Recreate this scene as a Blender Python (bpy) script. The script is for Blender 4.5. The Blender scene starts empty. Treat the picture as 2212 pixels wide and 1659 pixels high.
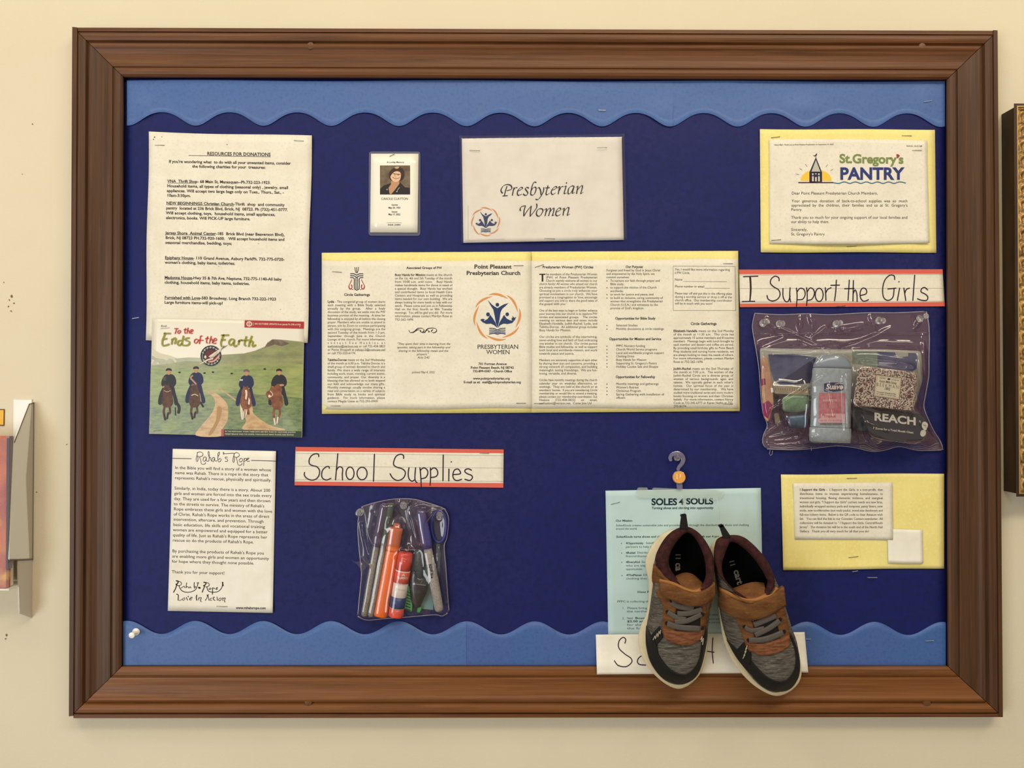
import bpy, bmesh, math, random
from mathutils import Vector, Matrix, Euler
from mathutils.bvhtree import BVHTree
from mathutils.geometry import tessellate_polygon

S = bpy.context.scene
COL = S.collection
R = random.Random(7)

# ------------------------------------------------------------------ camera
Z0 = 1.50                                   # height of the board's centre above the floor
FPX = 1620.0
CAM = Vector((-0.03498, -1.01960, Z0 - 0.02663))
ROT = Euler((1.5807175, -0.000715, -0.002816), 'XYZ')
cd = bpy.data.cameras.new('camera')
cam = bpy.data.objects.new('camera', cd)
COL.objects.link(cam)
cam.location = CAM
cam.rotation_euler = ROT
cd.sensor_fit = 'HORIZONTAL'
cd.sensor_width = 36.0
cd.lens = FPX / 2212.0 * 36.0
cd.clip_start = 0.05
S.camera = cam

# ------------------------------------------------------------------ view, world, lights
S.view_settings.view_transform = 'Standard'
S.view_settings.look = 'None'
S.view_settings.gamma = 1.0
S.view_settings.exposure = -0.20
try:
    S.view_settings.use_curve_mapping = False
except Exception:
    pass
S.cycles.transparent_max_bounces = 24
S.cycles.max_bounces = 8
w = bpy.data.worlds.new('hallway_ambient')
S.world = w
w.use_nodes = True
w.node_tree.nodes['Background'].inputs[0].default_value = (1.0, 0.94, 0.84, 1)
w.node_tree.nodes['Background'].inputs[1].default_value = 0.42


def area(name, loc, target, sx, sy, power, colour, spread=180):
    l = bpy.data.lights.new(name, 'AREA')
    l.shape = 'RECTANGLE'
    l.size = sx
    l.size_y = sy
    l.energy = power
    l.color = colour
    l.spread = math.radians(spread)
    o = bpy.data.objects.new(name, l)
    COL.objects.link(o)
    o.location = loc
    o.rotation_euler = (Vector(target) - Vector(loc)).to_track_quat('-Z', 'Y').to_euler()
    return o


# ceiling fixtures of the corridor (warm), and daylight that comes from a window down the hall
area('ceiling_lamp', (0.50, -1.60, 2.95), (0.1, 0.0, 1.40), 2.2, 0.30, 30, (1.0, 0.88, 0.69))
area('ceiling_lamp', (-1.15, -0.95, 3.0), (-0.7, 0.0, 1.5), 0.9, 0.3, 9, (1.0, 0.88, 0.69))
area('ceiling_lamp', (1.2, -0.95, 3.0), (0.8, 0.0, 1.6), 0.9, 0.3, 3.5, (1.0, 0.88, 0.69))
area('window_daylight', (-2.1, -2.6, 0.95), (0.1, 0.0, 0.8), 1.4, 1.6, 46, (0.91, 0.96, 1.0))

# ------------------------------------------------------------------ pixel -> place on a plane parallel to the wall
RM = ROT.to_matrix()


def W(px, py, d=0.0):
    v = RM @ Vector(((px - 1106.0) / FPX, -(py - 829.5) / FPX, -1.0))
    t = (-d - CAM.y) / v.y
    return CAM + v * t


def lin(c):
    def f(x):
        x = x / 255.0
        return x / 12.92 if x <= 0.04045 else ((x + 0.055) / 1.055) ** 2.4
    return (f(c[0]), f(c[1]), f(c[2]), 1.0)


# ------------------------------------------------------------------ materials
MATS = {}


def mat(name, col, rough=0.7, spec=0.35, noise=None, bump=None, metal=0.0, coat=0.0, sheen=0.0, two=None):
    """noise=(scale xyz or scalar, colour2, contrast lo, hi); bump=(scale, distance in metres)"""
    if name in MATS:
        return MATS[name]
    m = bpy.data.materials.new(name)
    m.use_nodes = True
    nt = m.node_tree
    b = nt.nodes['Principled BSDF']
    b.inputs['Base Color'].default_value = lin(col)
    b.inputs['Roughness'].default_value = rough
    b.inputs['Specular IOR Level'].default_value = spec
    b.inputs['Metallic'].default_value = metal
    b.inputs['Coat Weight'].default_value = coat
    b.inputs['Coat Roughness'].default_value = 0.12
    b.inputs['Sheen Weight'].default_value = sheen
    tc = nt.nodes.new('ShaderNodeTexCoord')

    def nz(scale, detail=4.0, rgh=0.6):
        mp = nt.nodes.new('ShaderNodeMapping')
        sc = scale if isinstance(scale, tuple) else (scale,) * 3
        mp.inputs['Scale'].default_value = sc
        n = nt.nodes.new('ShaderNodeTexNoise')
        n.inputs['Scale'].default_value = 1.0
        n.inputs['Detail'].default_value = detail
        n.inputs['Roughness'].default_value = rgh
        nt.links.new(tc.outputs['Object'], mp.inputs['Vector'])
        nt.links.new(mp.outputs['Vector'], n.inputs['Vector'])
        return n
    colour_out = None
    for k in (noise, two):
        if not k:
            continue
        n = nz(k[0])
        r = nt.nodes.new('ShaderNodeMapRange')
        r.inputs['From Min'].default_value = k[2]
        r.inputs['From Max'].default_value = k[3]
        mx = nt.nodes.new('ShaderNodeMix')
        mx.data_type = 'RGBA'
        nt.links.new(n.outputs['Fac'], r.inputs['Value'])
        nt.links.new(r.outputs['Result'], mx.inputs['Factor'])
        if colour_out is None:
            mx.inputs['A'].default_value = lin(col)
        else:
            nt.links.new(colour_out, mx.inputs['A'])
        mx.inputs['B'].default_value = lin(k[1])
        colour_out = mx.outputs['Result']
    if colour_out is not None:
        nt.links.new(colour_out, b.inputs['Base Color'])
    if bump:
        n = nz(bump[0])
        bp = nt.nodes.new('ShaderNodeBump')
        bp.inputs['Strength'].default_value = 1.0
        bp.inputs['Distance'].default_value = bump[1]
        nt.links.new(n.outputs['Fac'], bp.inputs['Height'])
        nt.links.new(bp.outputs['Normal'], b.inputs['Normal'])
    MATS[name] = m
    return m


def film(name, tint=(235, 232, 240), haze=0.10, haze_col=(150, 125, 140), rough=0.06, bump=None, fac=0.07):
    """thin clear plastic: mostly see-through, mirror-like at grazing angles, a little milky"""
    if name in MATS:
        return MATS[name]
    m = bpy.data.materials.new(name)
    m.use_nodes = True
    nt = m.node_tree
    nt.nodes.clear()
    out = nt.nodes.new('ShaderNodeOutputMaterial')
    tr = nt.nodes.new('ShaderNodeBsdfTransparent')
    tr.inputs[0].default_value = lin(tint)
    df = nt.nodes.new('ShaderNodeBsdfDiffuse')
    df.inputs[0].default_value = lin(haze_col)
    gl = nt.nodes.new('ShaderNodeBsdfGlossy')
    gl.inputs['Roughness'].default_value = rough
    gl.inputs[0].default_value = (1, 1, 1, 1)
    fr = nt.nodes.new('ShaderNodeLayerWeight')
    fr.inputs['Blend'].default_value = 0.5
    pw = nt.nodes.new('ShaderNodeMath')
    pw.operation = 'POWER'
    pw.inputs[1].default_value = 4.0
    nt.links.new(fr.outputs['Facing'], pw.inputs[0])
    m1 = nt.nodes.new('ShaderNodeMixShader')
    m1.inputs[0].default_value = haze
    m2 = nt.nodes.new('ShaderNodeMixShader')
    ad = nt.nodes.new('ShaderNodeMath')
    ad.operation = 'ADD'
    ad.inputs[1].default_value = 0.04 + fac
    ad.use_clamp = True
    nt.links.new(pw.outputs[0], ad.inputs[0])
    nt.links.new(tr.outputs[0], m1.inputs[1])
    nt.links.new(df.outputs[0], m1.inputs[2])
    nt.links.new(ad.outputs[0], m2.inputs[0])
    nt.links.new(m1.outputs[0], m2.inputs[1])
    nt.links.new(gl.outputs[0], m2.inputs[2])
    nt.links.new(m2.outputs[0], out.inputs[0])
    if bump:
        tc = nt.nodes.new('ShaderNodeTexCoord')
        n = nt.nodes.new('ShaderNodeTexNoise')
        n.inputs['Scale'].default_value = bump[0]
        n.inputs['Detail'].default_value = 2.0
        bp = nt.nodes.new('ShaderNodeBump')
        bp.inputs['Distance'].default_value = bump[1]
        nt.links.new(tc.outputs['Object'], n.inputs['Vector'])
        nt.links.new(n.outputs['Fac'], bp.inputs['Height'])
        nt.links.new(bp.outputs['Normal'], gl.inputs['Normal'])
        nt.links.new(bp.outputs['Normal'], fr.inputs['Normal'])
    MATS[name] = m
    return m


# ------------------------------------------------------------------ objects
def tag(o, label=None, cat=None, group=None, kind=None):
    if label:
        o['label'] = label
    if cat:
        o['category'] = cat
    if group:
        o['group'] = group
    if kind:
        o['kind'] = kind
    return o


def thing(name, loc, label, cat, group=None):
    o = bpy.data.objects.new(name, None)
    o.empty_display_size = 0.02
    COL.objects.link(o)
    o.location = loc
    bpy.context.view_layer.update()
    return tag(o, label, cat, group)


def mesh(name, verts, faces, mats, parent=None, smooth=False, mi=None):
    """verts are world positions; the object's origin goes to the parent's origin or the mesh centre"""
    me = bpy.data.meshes.new(name)
    if parent is not None:
        org = Vector(parent.get('_org', (0, 0, 0))) if '_org' in parent else world_loc(parent)
    else:
        org = Vector((sum(v[0] for v in verts) / len(verts), max(v[1] for v in verts), sum(v[2] for v in verts) / len(verts)))
    me.from_pydata([(v[0] - org[0], v[1] - org[1], v[2] - org[2]) for v in verts], [], faces)
    for m in (mats if isinstance(mats, (list, tuple)) else [mats]):
        me.materials.append(m)
    if mi:
        me.polygons.foreach_set('material_index', mi)
    if smooth:
        me.polygons.foreach_set('use_smooth', [True] * len(me.polygons))
    me.update()
    o = bpy.data.objects.new(name, me)
    COL.objects.link(o)
    if parent is not None:
        o.parent = parent
    else:
        o.location = org
    return o


def world_loc(o):
    l = Vector(o.location)
    while o.parent is not None:
        o = o.parent
        l = l + Vector(o.location)
    return l


def fix_normals(o):
    bm = bmesh.new()
    bm.from_mesh(o.data)
    bmesh.ops.recalc_face_normals(bm, faces=bm.faces)
    bm.to_mesh(o.data)
    bm.free()
    return o


# catmull-rom through 2-D / 3-D points
def cr(pts, n=6, closed=False):
    P = [Vector(p) for p in pts]
    out = []
    L = len(P)
    rng = L if closed else L - 1
    for i in range(rng):
        if closed:
            a, b, c, d = P[(i - 1) % L], P[i], P[(i + 1) % L], P[(i + 2) % L]
        else:
            a = P[max(i - 1, 0)]
            b, c = P[i], P[i + 1]
            d = P[min(i + 2, L - 1)]
        for k in range(n):
            t = k / n
            out.append(0.5 * ((2 * b) + (c - a) * t + (2 * a - 5 * b + 4 * c - d) * t * t + (3 * b - a - 3 * c + d) * t ** 3))
    if not closed:
        out.append(P[-1])
    return out


def resample(pts, n):
    """n points evenly spaced along an open polyline"""
    P = [Vector(p) for p in pts]
    ln = [0.0]
    for a, b in zip(P, P[1:]):
        ln.append(ln[-1] + (b - a).length)
    out = []
    j = 0
    for i in range(n):
        t = ln[-1] * i / (n - 1)
        while j < len(P) - 2 and ln[j + 1] < t:
            j += 1
        f = (t - ln[j]) / max(ln[j + 1] - ln[j], 1e-9)
        out.append(P[j].lerp(P[j + 1], min(max(f, 0), 1)))
    return out


# generic solids -----------------------------------------------------
def loft(rings, closed_ring=True, cap=True):
    n = len(rings[0])
    V = [v for r in rings for v in r]
    F = []
    for i in range(len(rings) - 1):
        for j in range(n if closed_ring else n - 1):
            a = i * n + j
            b = i * n + (j + 1) % n
            F.append((a, b, b + n, a + n))
    if cap:
        F.append(tuple(range(n))[::-1])
        F.append(tuple(range((len(rings) - 1) * n, len(rings) * n)))
    return V, F


def lathe(axis_a, axis_b, prof, n=20, flat=1.0, up=None):
    """prof: list of (t along axis 0..1 or beyond, radius). flat squashes in the 'up' direction"""
    a, b = Vector(axis_a), Vector(axis_b)
    ax = (b - a)
    z = ax.normalized()
    u = Vector(up) if up else Vector((0, -1, 0))
    x = u.cross(z)
    if x.length < 1e-4:
        x = Vector((1, 0, 0)).cross(z)
    x.normalize()
    y = z.cross(x).normalized()
    rings = []
    for t, r in prof:
        c = a + ax * t
        rings.append([c + x * (r * math.cos(2 * math.pi * k / n)) + y * (r * flat * math.sin(2 * math.pi * k / n)) for k in range(n)])
    return loft(rings)


def tube(path, rad, n=8, closed=False):
    P = [Vector(p) for p in path]
    rings = []
    L = len(P)
    for i, p in enumerate(P):
        if closed:
            t = P[(i + 1) % L] - P[(i - 1) % L]
        else:
            t = P[min(i + 1, L - 1)] - P[max(i - 1, 0)]
        t.normalize()
        u = Vector((0, -1, 0))
        x = u.cross(t)
        if x.length < 1e-3:
            x = Vector((1, 0, 0)).cross(t)
        x.normalize()
        y = t.cross(x)
        r = rad[i] if isinstance(rad, (list, tuple)) else rad
        rings.append([p + x * r * math.cos(2 * math.pi * k / n) + y * r * math.sin(2 * math.pi * k / n) for k in range(n)])
    if closed:
        rings.append(rings[0])
        return loft(rings, cap=False)
    return loft(rings)


def merge(parts):
    V, F = [], []
    for v, f in parts:
        o = len(V)
        V += list(v)
        F += [tuple(i + o for i in q) for q in f]
    return V, F


def boxq(quad, d0, d1):
    """px quadrilateral (4 pts) between depths d0 (back) and d1 (front)"""
    V = [W(p[0], p[1], d1) for p in quad]
    Bk = []
    for v in V:
        Bk.append(Vector((v.x, -d0, v.z)))
    V = V + Bk
    F = [(3, 2, 1, 0), (4, 5, 6, 7)] + [(i, (i + 1) % 4, (i + 1) % 4 + 4, i + 4) for i in range(4)]
    return V, F


# ------------------------------------------------------------------ lettering from Blender's built-in font
CHARS = 'ABCDEFGHIJKLMNOPQRSTUVWXYZabcdefghijklmnopqrstuvwxyz0123456789.,:;!?\'"()-&@/$*#%=+'
GL = {}


def build_glyphs():
    jobs = []
    for st, off, res in (('r', 0.0, 2), ('b', 0.022, 2), ('R', 0.0, 6), ('B', 0.034, 6), ('L', -0.010, 2)):
        for ch in CHARS:
            c = bpy.data.curves.new('g', 'FONT')
            c.body = ch
            c.size = 1.0
            c.resolution_u = res
            c.offset = off
            c.fill_mode = 'FRONT'
            o = bpy.data.objects.new('g', c)
            COL.objects.link(o)
            jobs.append((st, ch, o))
    adv = []
    for ch in CHARS + ' ':
        c = bpy.data.curves.new('g', 'FONT')
        c.body = '|' + ch + '|'
        c.size = 1.0
        c.resolution_u = 1
        o = bpy.data.objects.new('g', c)
        COL.objects.link(o)
        adv.append((ch, o))
    c = bpy.data.curves.new('g', 'FONT')
    c.body = '||'
    o0 = bpy.data.objects.new('g', c)
    COL.objects.link(o0)
    bpy.context.view_layer.update()
    dg = bpy.context.evaluated_depsgraph_get()

    def xs(o):
        ev = o.evaluated_get(dg)
        me = ev.to_mesh()
        x = [v.co.x for v in me.vertices]
        r = (min(x), max(x))
        ev.to_mesh_clear()
        return r
    base = xs(o0)
    base = base[1] - base[0]
    A = {}
    for ch, o in adv:
        a = xs(o)
        A[ch] = a[1] - a[0] - base
    cap = 0.7
    for st, ch, o in jobs:
        ev = o.evaluated_get(dg)
        me = ev.to_mesh()
        V = [(v.co.x, v.co.y) for v in me.vertices]
        F = [tuple(p.vertices) for p in me.polygons]
        ev.to_mesh_clear()
        GL[(st, ch)] = (V, F, A[ch])
        if ch == 'H' and st == 'r':
            cap = max(v[1] for v in V)
        if ch == 'x' and st == 'r':
            GL['xh'] = max(v[1] for v in V)
    GL['cap'] = cap
    for st in 'rbRBL':
        GL[(st, ' ')] = ([], [], A[' '])
    for lst in (jobs, adv):
        for t in lst:
            o = t[-1]
            d = o.data
            bpy.data.objects.remove(o)
            bpy.data.curves.remove(d)
    d = o0.data
    bpy.data.objects.remove(o0)
    bpy.data.curves.remove(d)
    # slab-serif variants: short level edges at the stem ends get a bar
    for st, new in (('r', 's'), ('b', 't'), ('R', 'S')):
        xh = GL['xh']
        for ch in CHARS + ' ':
            V, F, ad = GL[(st, ch)]
            V = list(V)
            F = list(F)
            cnt = {}
            for f in F:
                for i in range(len(f)):
                    k = tuple(sorted((f[i], f[(i + 1) % len(f)])))
                    cnt[k] = cnt.get(k, 0) + 1
            if ch.isalpha() or ch in '17':
                add = []
                for (i, j), c in cnt.items():
                    if c != 1:
                        continue
                    a, b = V[i], V[j]
                    if abs(a[1] - b[1]) > 0.004:
                        continue
                    ln = abs(a[0] - b[0])
                    if not 0.05 < ln < 0.17:
                        continue
                    y = a[1]
                    x0, x1 = min(a[0], b[0]), max(a[0], b[0])
                    if abs(y) < 0.03 or y < -0.15:
                        add.append((x0 - 0.05, x1 + 0.05, y, y + 0.04))
                    elif abs(y - cap) < 0.03 or y > cap:
                        add.append((x0 - 0.05, x1 + (0.05 if ch.isupper() else 0.0), y - 0.04, y))
                    elif abs(y - xh) < 0.03:
                        add.append((x0 - 0.05, x1, y - 0.04, y))
                for q in add:
                    n = len(V)
                    V += [(q[0], q[2]), (q[1], q[2]), (q[1], q[3]), (q[0], q[3])]
                    F.append((n, n + 1, n + 2, n + 3))
            GL[(new, ch)] = (V, F, ad)


build_glyphs()
CAPH = GL['cap']


class Ink:
    """flat print gathered in photograph coordinates and laid on a sheet whose depth is dfun(px, py)"""

    def __init__(self, dfun, ox=0.0, oy=0.0, sc=1.0, slope=0.0):
        self.d = dfun
        self.ox, self.oy, self.sc, self.slope = ox, oy, sc, slope
        self.V, self.F, self.M, self.mats = [], [], [], []
        self.layer = 0

    def frame(self, ox, oy, sc, slope=0.0):
        self.ox, self.oy, self.sc, self.slope = ox, oy, sc, slope

    def mid(self, m):
        if m not in self.mats:
            self.mats.append(m)
        return self.mats.index(m)

    def raw(self, pts, faces, m, layer=0):
        k = self.mid(m)
        P = [(self.ox + x * self.sc, self.oy + y * self.sc) for (x, y) in pts]
        F = []
        lim = 26.0
        for f in faces:
            xs = [P[i][0] for i in f]
            ys = [P[i][1] for i in f]
            if max(xs) - min(xs) < lim and max(ys) - min(ys) < lim:
                F.append(tuple(f))
                continue
            st = [(f[0], f[i], f[i + 1]) for i in range(1, len(f) - 1)]
            while st:
                t = st.pop()
                best, bi = 0.0, 0
                for i in range(3):
                    a, b = P[t[i]], P[t[(i + 1) % 3]]
                    l = (a[0] - b[0]) ** 2 + (a[1] - b[1]) ** 2
                    if l > best:
                        best, bi = l, i
                if best < lim * lim:
                    F.append(t)
                    continue
                a, b, c = t[bi], t[(bi + 1) % 3], t[(bi + 2) % 3]
                P.append(((P[a][0] + P[b][0]) / 2, (P[a][1] + P[b][1]) / 2))
                n = len(P) - 1
                st += [(a, n, c), (n, b, c)]
        o = len(self.V)
        for (px, py) in P:
            self.V.append(W(px, py, self.d(px, py) + 0.00022 + 0.00004 * layer))
        for f in F:
            self.F.append(tuple(i + o for i in f))
            self.M.append(k)

    def poly(self, pts, m, layer=0, smooth=0):
        if smooth:
            pts = [(v.x, v.y) for v in cr([(p[0], p[1], 0) for p in pts], smooth, True)]
        tri = tessellate_polygon([[Vector((p[0], p[1], 0)) for p in pts]])
        self.raw(pts, tri, m, layer)

    def ell(self, cx, cy, rx, ry, m, layer=0, n=20, rot=0.0, a0=0, a1=360):
        c, s = math.cos(rot), math.sin(rot)
        pts = []
        for k in range(n):
            a = math.radians(a0 + (a1 - a0) * k / (n if a1 - a0 >= 360 else n - 1))
            x, y = rx * math.cos(a), ry * math.sin(a)
            pts.append((cx + x * c - y * s, cy + x * s + y * c))
        self.poly(pts, m, layer)

    def rect(self, x0, y0, x1, y1, m, layer=0):
        s = self.slope
        self.raw([(x0, y0), (x1, y0 + s * (x1 - x0)), (x1, y1 + s * (x1 - x0)), (x0, y1)], [(3, 2, 1, 0)], m, layer)

    def stroke(self, pts, m, w=6.0, layer=0, smooth=5, nib=None, closed=False, taper=False):
        P = cr([(p[0], p[1], 0) for p in pts], smooth, closed) if (len(pts) > 2 and smooth) else [Vector((p[0], p[1], 0)) for p in pts]
        if closed:
            P = P + [P[0]]
        L, Rr = [], []
        n = len(P)
        for i, p in enumerate(P):
            t = P[min(i + 1, n - 1)] - P[max(i - 1, 0)]
            if t.length < 1e-6:
                t = Vector((1, 0, 0))
            t.normalize()
            nx, ny = -t.y, t.x
            if nib:
                ang, thin = nib
                k = abs(math.sin(math.atan2(t.y, t.x) - ang))
                hw = 0.5 * (w * k + thin * (1 - k))
            else:
                hw = 0.5 * w
            if taper:
                f = i / (n - 1)
                hw *= 0.35 + 0.65 * math.sin(math.pi * min(1, f * 1.15))
            L.append((p.x + nx * hw, p.y + ny * hw))
            Rr.append((p.x - nx * hw, p.y - ny * hw))
        pts2 = []
        for a, b in zip(L, Rr):
            pts2 += [a, b]
        fs = [(2 * i, 2 * i + 1, 2 * i + 3, 2 * i + 2) for i in range(n - 1)]
        self.raw(pts2, fs, m, layer)
        if not nib and not closed:
            for e in (P[0], P[-1]):
                hw = 0.5 * w * (0.35 if taper else 1)
                self.ell(e.x, e.y, hw, hw, m, layer, 8)

    def text(self, s, x0, y, m, cap, x1=None, st='r', align='l', just=False, italic=0.0, slope=None, ang=None, layer=0):
        """cap = capital height in frame units; with x1 the line fills x0..x1 (just: by word gaps)"""
        k = cap / CAPH
        nat = sum(GL[(st, c)][2] for c in s if (st, c) in GL) * k
        st0 = st
        sx = 1.0
        gap = 0.0
        if x1 is not None and align == 'l':
            wd = x1 - x0
            ns = s.count(' ')
            if just and ns and nat < wd:
                gap = (wd - nat) / ns
            elif just and ns:
                sx = wd / nat
            else:
                sx = wd / nat
        if align == 'c':
            wd = nat
            if x1 is not None:          # x0..x1 is the extent
                sx = (x1 - x0) / nat
            else:
                x0 = x0 - nat / 2
        sl = self.slope if slope is None else slope
        ca, sa = (1.0, sl) if ang is None else (math.cos(ang), math.sin(ang))
        x = 0.0
        for c in s:
            if c == '~':                    # switches bold on and off
                st = 'b' if st == st0 else st0
                continue
            g = GL.get((st, c))
            if g is None:
                continue
            V, F, ad = g
            if V:
                pts = []
                for (a, b) in V:
                    lx = x + (a + italic * b) * k * sx
                    ly = -b * k
                    if ang is None:
                        pts.append((x0 + lx, y + ly + sl * lx))
                    else:
                        pts.append((x0 + lx * ca - ly * sa, y + lx * sa + ly * ca))
                self.raw(pts, F, m, layer)
            x += ad * k * sx + (gap if c == ' ' else 0.0)
        return x

    def build(self, name, parent, label=None):
        if not self.V:
            return None
        o = mesh(name, self.V, self.F, self.mats, parent, mi=self.M)
        if label:
            o['label'] = label
        return o


def sheet_fn(d, bumps=()):
    """bumps: (cx, cy, rx, ry, height) gaussian lifts off the board, in px / metres"""
    def f(px, py):
        v = d
        for (cx, cy, rx, ry, h) in bumps:
            q = ((px - cx) / rx) ** 2 + ((py - cy) / ry) ** 2
            if q < 9:
                v += h * math.exp(-q)
        return v
    return f


def sheet(name, quad, dfun, m, parent=None, nx=24, ny=24, thick=0.0003, edge=None):
    """quad TL TR BR BL in px; edge(u,v)->(dx,dy) lets the outline wobble a little"""
    TL, TR, BR, BL = [Vector((q[0], q[1])) for q in quad]
    V, F = [], []
    for j in range(ny + 1):
        for i in range(nx + 1):
            u, v = i / nx, j / ny
            p = TL.lerp(TR, u).lerp(BL.lerp(BR, u), v)
            if edge:
                e = edge(u, v)
                p = p + Vector(e)
            V.append(W(p.x, p.y, dfun(p.x, p.y)))
    for j in range(ny):
        for i in range(nx):
            a = j * (nx + 1) + i
            F.append((a, a + nx + 1, a + nx + 2, a + 1))
    ring = [i for i in range(nx + 1)] + [(j + 1) * (nx + 1) - 1 for j in range(1, ny + 1)] + \
           [ny * (nx + 1) + i for i in range(nx - 1, -1, -1)] + [j * (nx + 1) for j in range(ny - 1, 0, -1)]
    b = len(V)
    for i in ring:
        V.append(V[i] + Vector((0, thick, 0)))
    L = len(ring)
    for k in range(L):
        F.append((ring[k], ring[(k + 1) % L], b + (k + 1) % L, b + k))
    return mesh(name, V, F, m, parent, smooth=True)


STAPLE = mat('staple_steel', (150, 142, 130), 0.35, 0.5, metal=0.9)


def staple(parent, x0, y0, x1, y1, dfun, name='staple'):
    a = W(x0, y0, dfun(x0, y0) + 0.0006)
    b = W(x1, y1, dfun(x1, y1) + 0.0006)
    ia, ib = a + Vector((0, 0.0016, 0)), b + Vector((0, 0.0016, 0))
    V, F = tube([ia, a, a.lerp(b, 0.5) + Vector((0, -0.0001, 0)), b, ib], 0.00034, 6)
    return mesh(name, V, F, STAPLE, parent, smooth=True)


def staple_main(x0, y0, x1, y1, dfun, label, group=None):
    pass
# ================================================================== the setting
wallm = mat('cream_wall_paint', (228, 216, 188), 0.75, 0.25, noise=(2.2, (221, 208, 178), 0.35, 0.7), bump=(420.0, 0.00022), two=(9.0, (225, 212, 185), 0.5, 0.75))
floorm = mat('floor_vinyl', (150, 135, 110), 0.4, 0.4, noise=(6.0, (138, 122, 98), 0.4, 0.6))
V = [Vector(p) for p in [(-3, 0, 0), (3, 0, 0), (3, 0, 3.1), (-3, 0, 3.1), (-3, .12, 0), (3, .12, 0), (3, .12, 3.1), (-3, .12, 3.1)]]
BOXF = [(0, 1, 2, 3), (7, 6, 5, 4), (0, 4, 5, 1), (1, 5, 6, 2), (2, 6, 7, 3), (3, 7, 4, 0)]
wl = mesh('wall_back', V, BOXF, wallm)
tag(wl, kind='structure')
V = [Vector(p) for p in [(-3, .12, 0), (3, .12, 0), (3, -3.5, 0), (-3, -3.5, 0), (-3, .12, -.1), (3, .12, -.1), (3, -3.5, -.1), (-3, -3.5, -.1)]]
fl = mesh('floor', V, BOXF, floorm)
tag(fl, kind='structure')
V = [Vector(p) for p in [(-3, -.015, 0), (3, -.015, 0), (3, -.012, .1), (-3, -.012, .1), (-3, 0, 0), (3, 0, 0), (3, 0, .1), (-3, 0, .1)]]
bb = mesh('baseboard_back', V, BOXF, mat('baseboard_vinyl', (70, 55, 42), 0.5))
tag(bb, kind='structure')

# ================================================================== the board
board = thing('bulletin_board', (0, 0, Z0), 'large bulletin board with a stained brown wooden frame, lined in dark blue paper', 'bulletin board')
blue = mat('dark_blue_paper', (20, 29, 94), 0.6, 0.25, noise=(3.0, (34, 33, 88), 0.45, 0.75), bump=(14.0, 0.0016), two=(160.0, (19, 27, 84), 0.45, 0.62))
# fibre panel and its paper lining
panel = mesh('backing_panel', *boxq([(262, 166), (2046, 168), (2050, 1443), (260, 1443)], 0.0, 0.0075), mat('fibre_panel', (150, 120, 85), 0.9), board)
fb = sheet_fn(0.009)
lining = sheet('backing_paper', [(264, 168), (2045, 170), (2049, 1441), (261, 1441)], sheet_fn(0.009, [(1850, 330, 90, 160, 0.0006), (1700, 300, 120, 40, 0.0004), (620, 1180, 60, 90, 0.0007), (1180, 1120, 160, 60, 0.0008), (1750, 1320, 80, 60, 0.0008)]), blue, board, 60, 44)


def wood(name, horiz, base=(105, 65, 35), dark=(66, 39, 20), light=(130, 86, 50)):
    sc = (5.0, 80.0, 150.0) if horiz else (150.0, 80.0, 5.0)
    sc2 = (9.0, 120.0, 420.0) if horiz else (420.0, 120.0, 9.0)
    m = mat(name, base, 0.46, 0.3, noise=(sc, dark, 0.45, 0.85), two=(sc2, light, 0.52, 0.85), bump=(sc2, 0.00012))
    return m


wH, wV = wood('stained_wood_level', True), wood('stained_wood_upright_shaded', False, (84, 55, 33), (56, 35, 20), (104, 72, 45))  # uprights use a darker copy of the stain: side-rail shade put into the colour
wB = wood('stained_wood_bottom_lit', True, (124, 77, 38), (82, 48, 22), (146, 96, 52))  # same stain made lighter, painting in overhead light on the bottom rail
O = [(167.4, 69), (2145.5, 76), (2157, 1540.5), (159, 1541.5)]
I = [(268, 168), (2043, 174), (2045.5, 1437.5), (264.5, 1438)]
PROF = [(0, 12), (0.3, 18.5), (1, 21), (3, 22.5), (8, 22.8), (12, 22.5), (17, 21.3), (20, 19.4), (21.8, 18.2), (22.8, 17.8), (23.4, 20.5), (25, 22.2), (28, 23), (31, 22.6), (36, 21.0), (46, 19.4), (58, 18.7), (70, 18.9), (73.5, 18.6), (74.6, 17.2), (75.8, 17.2), (76.6, 18.6), (79, 19.6), (84, 19.7), (90, 18.8), (95, 16.6), (97, 14.4), (98, 8.5)]


def rail(i, name, m, label):
    j = (i + 1) % 4
    N = 40
    rings = []
    for k in range(N + 1):
        s = k / N
        wob = 0.0
        ring = []
        for (o, dmm) in PROF:
            t = o / 98.0
            a = Vector(O[i]).lerp(Vector(I[i]), t)
            b = Vector(O[j]).lerp(Vector(I[j]), t)
            p = a.lerp(b, s)
            ring.append(W(p.x, p.y, dmm / 1000.0))
        # close at the back
        ring.append(Vector((ring[-1].x, -0.0005, ring[-1].z)))
        ring.append(Vector((ring[0].x, -0.0005, ring[0].z)))
        rings.append(ring)
    # mitre gap: draw the two end rings in a hair
    for e, q in ((0, 1), (-1, -2)):
        for t in range(len(rings[0])):
            v = rings[q][t] - rings[e][t]
            rings[e][t] = rings[e][t] + v.normalized() * 0.00045
    V, F = loft(rings)
    o = mesh(name, V, F, m, board)
    fix_normals(o)
    return o


r_top = rail(0, 'frame_rail', wH, 'top')
r_right = rail(1, 'frame_rail', wV, 'right')
r_bot = rail(2, 'frame_rail', wB, 'bottom')
r_left = rail(3, 'frame_rail', wV, 'left')
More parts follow.
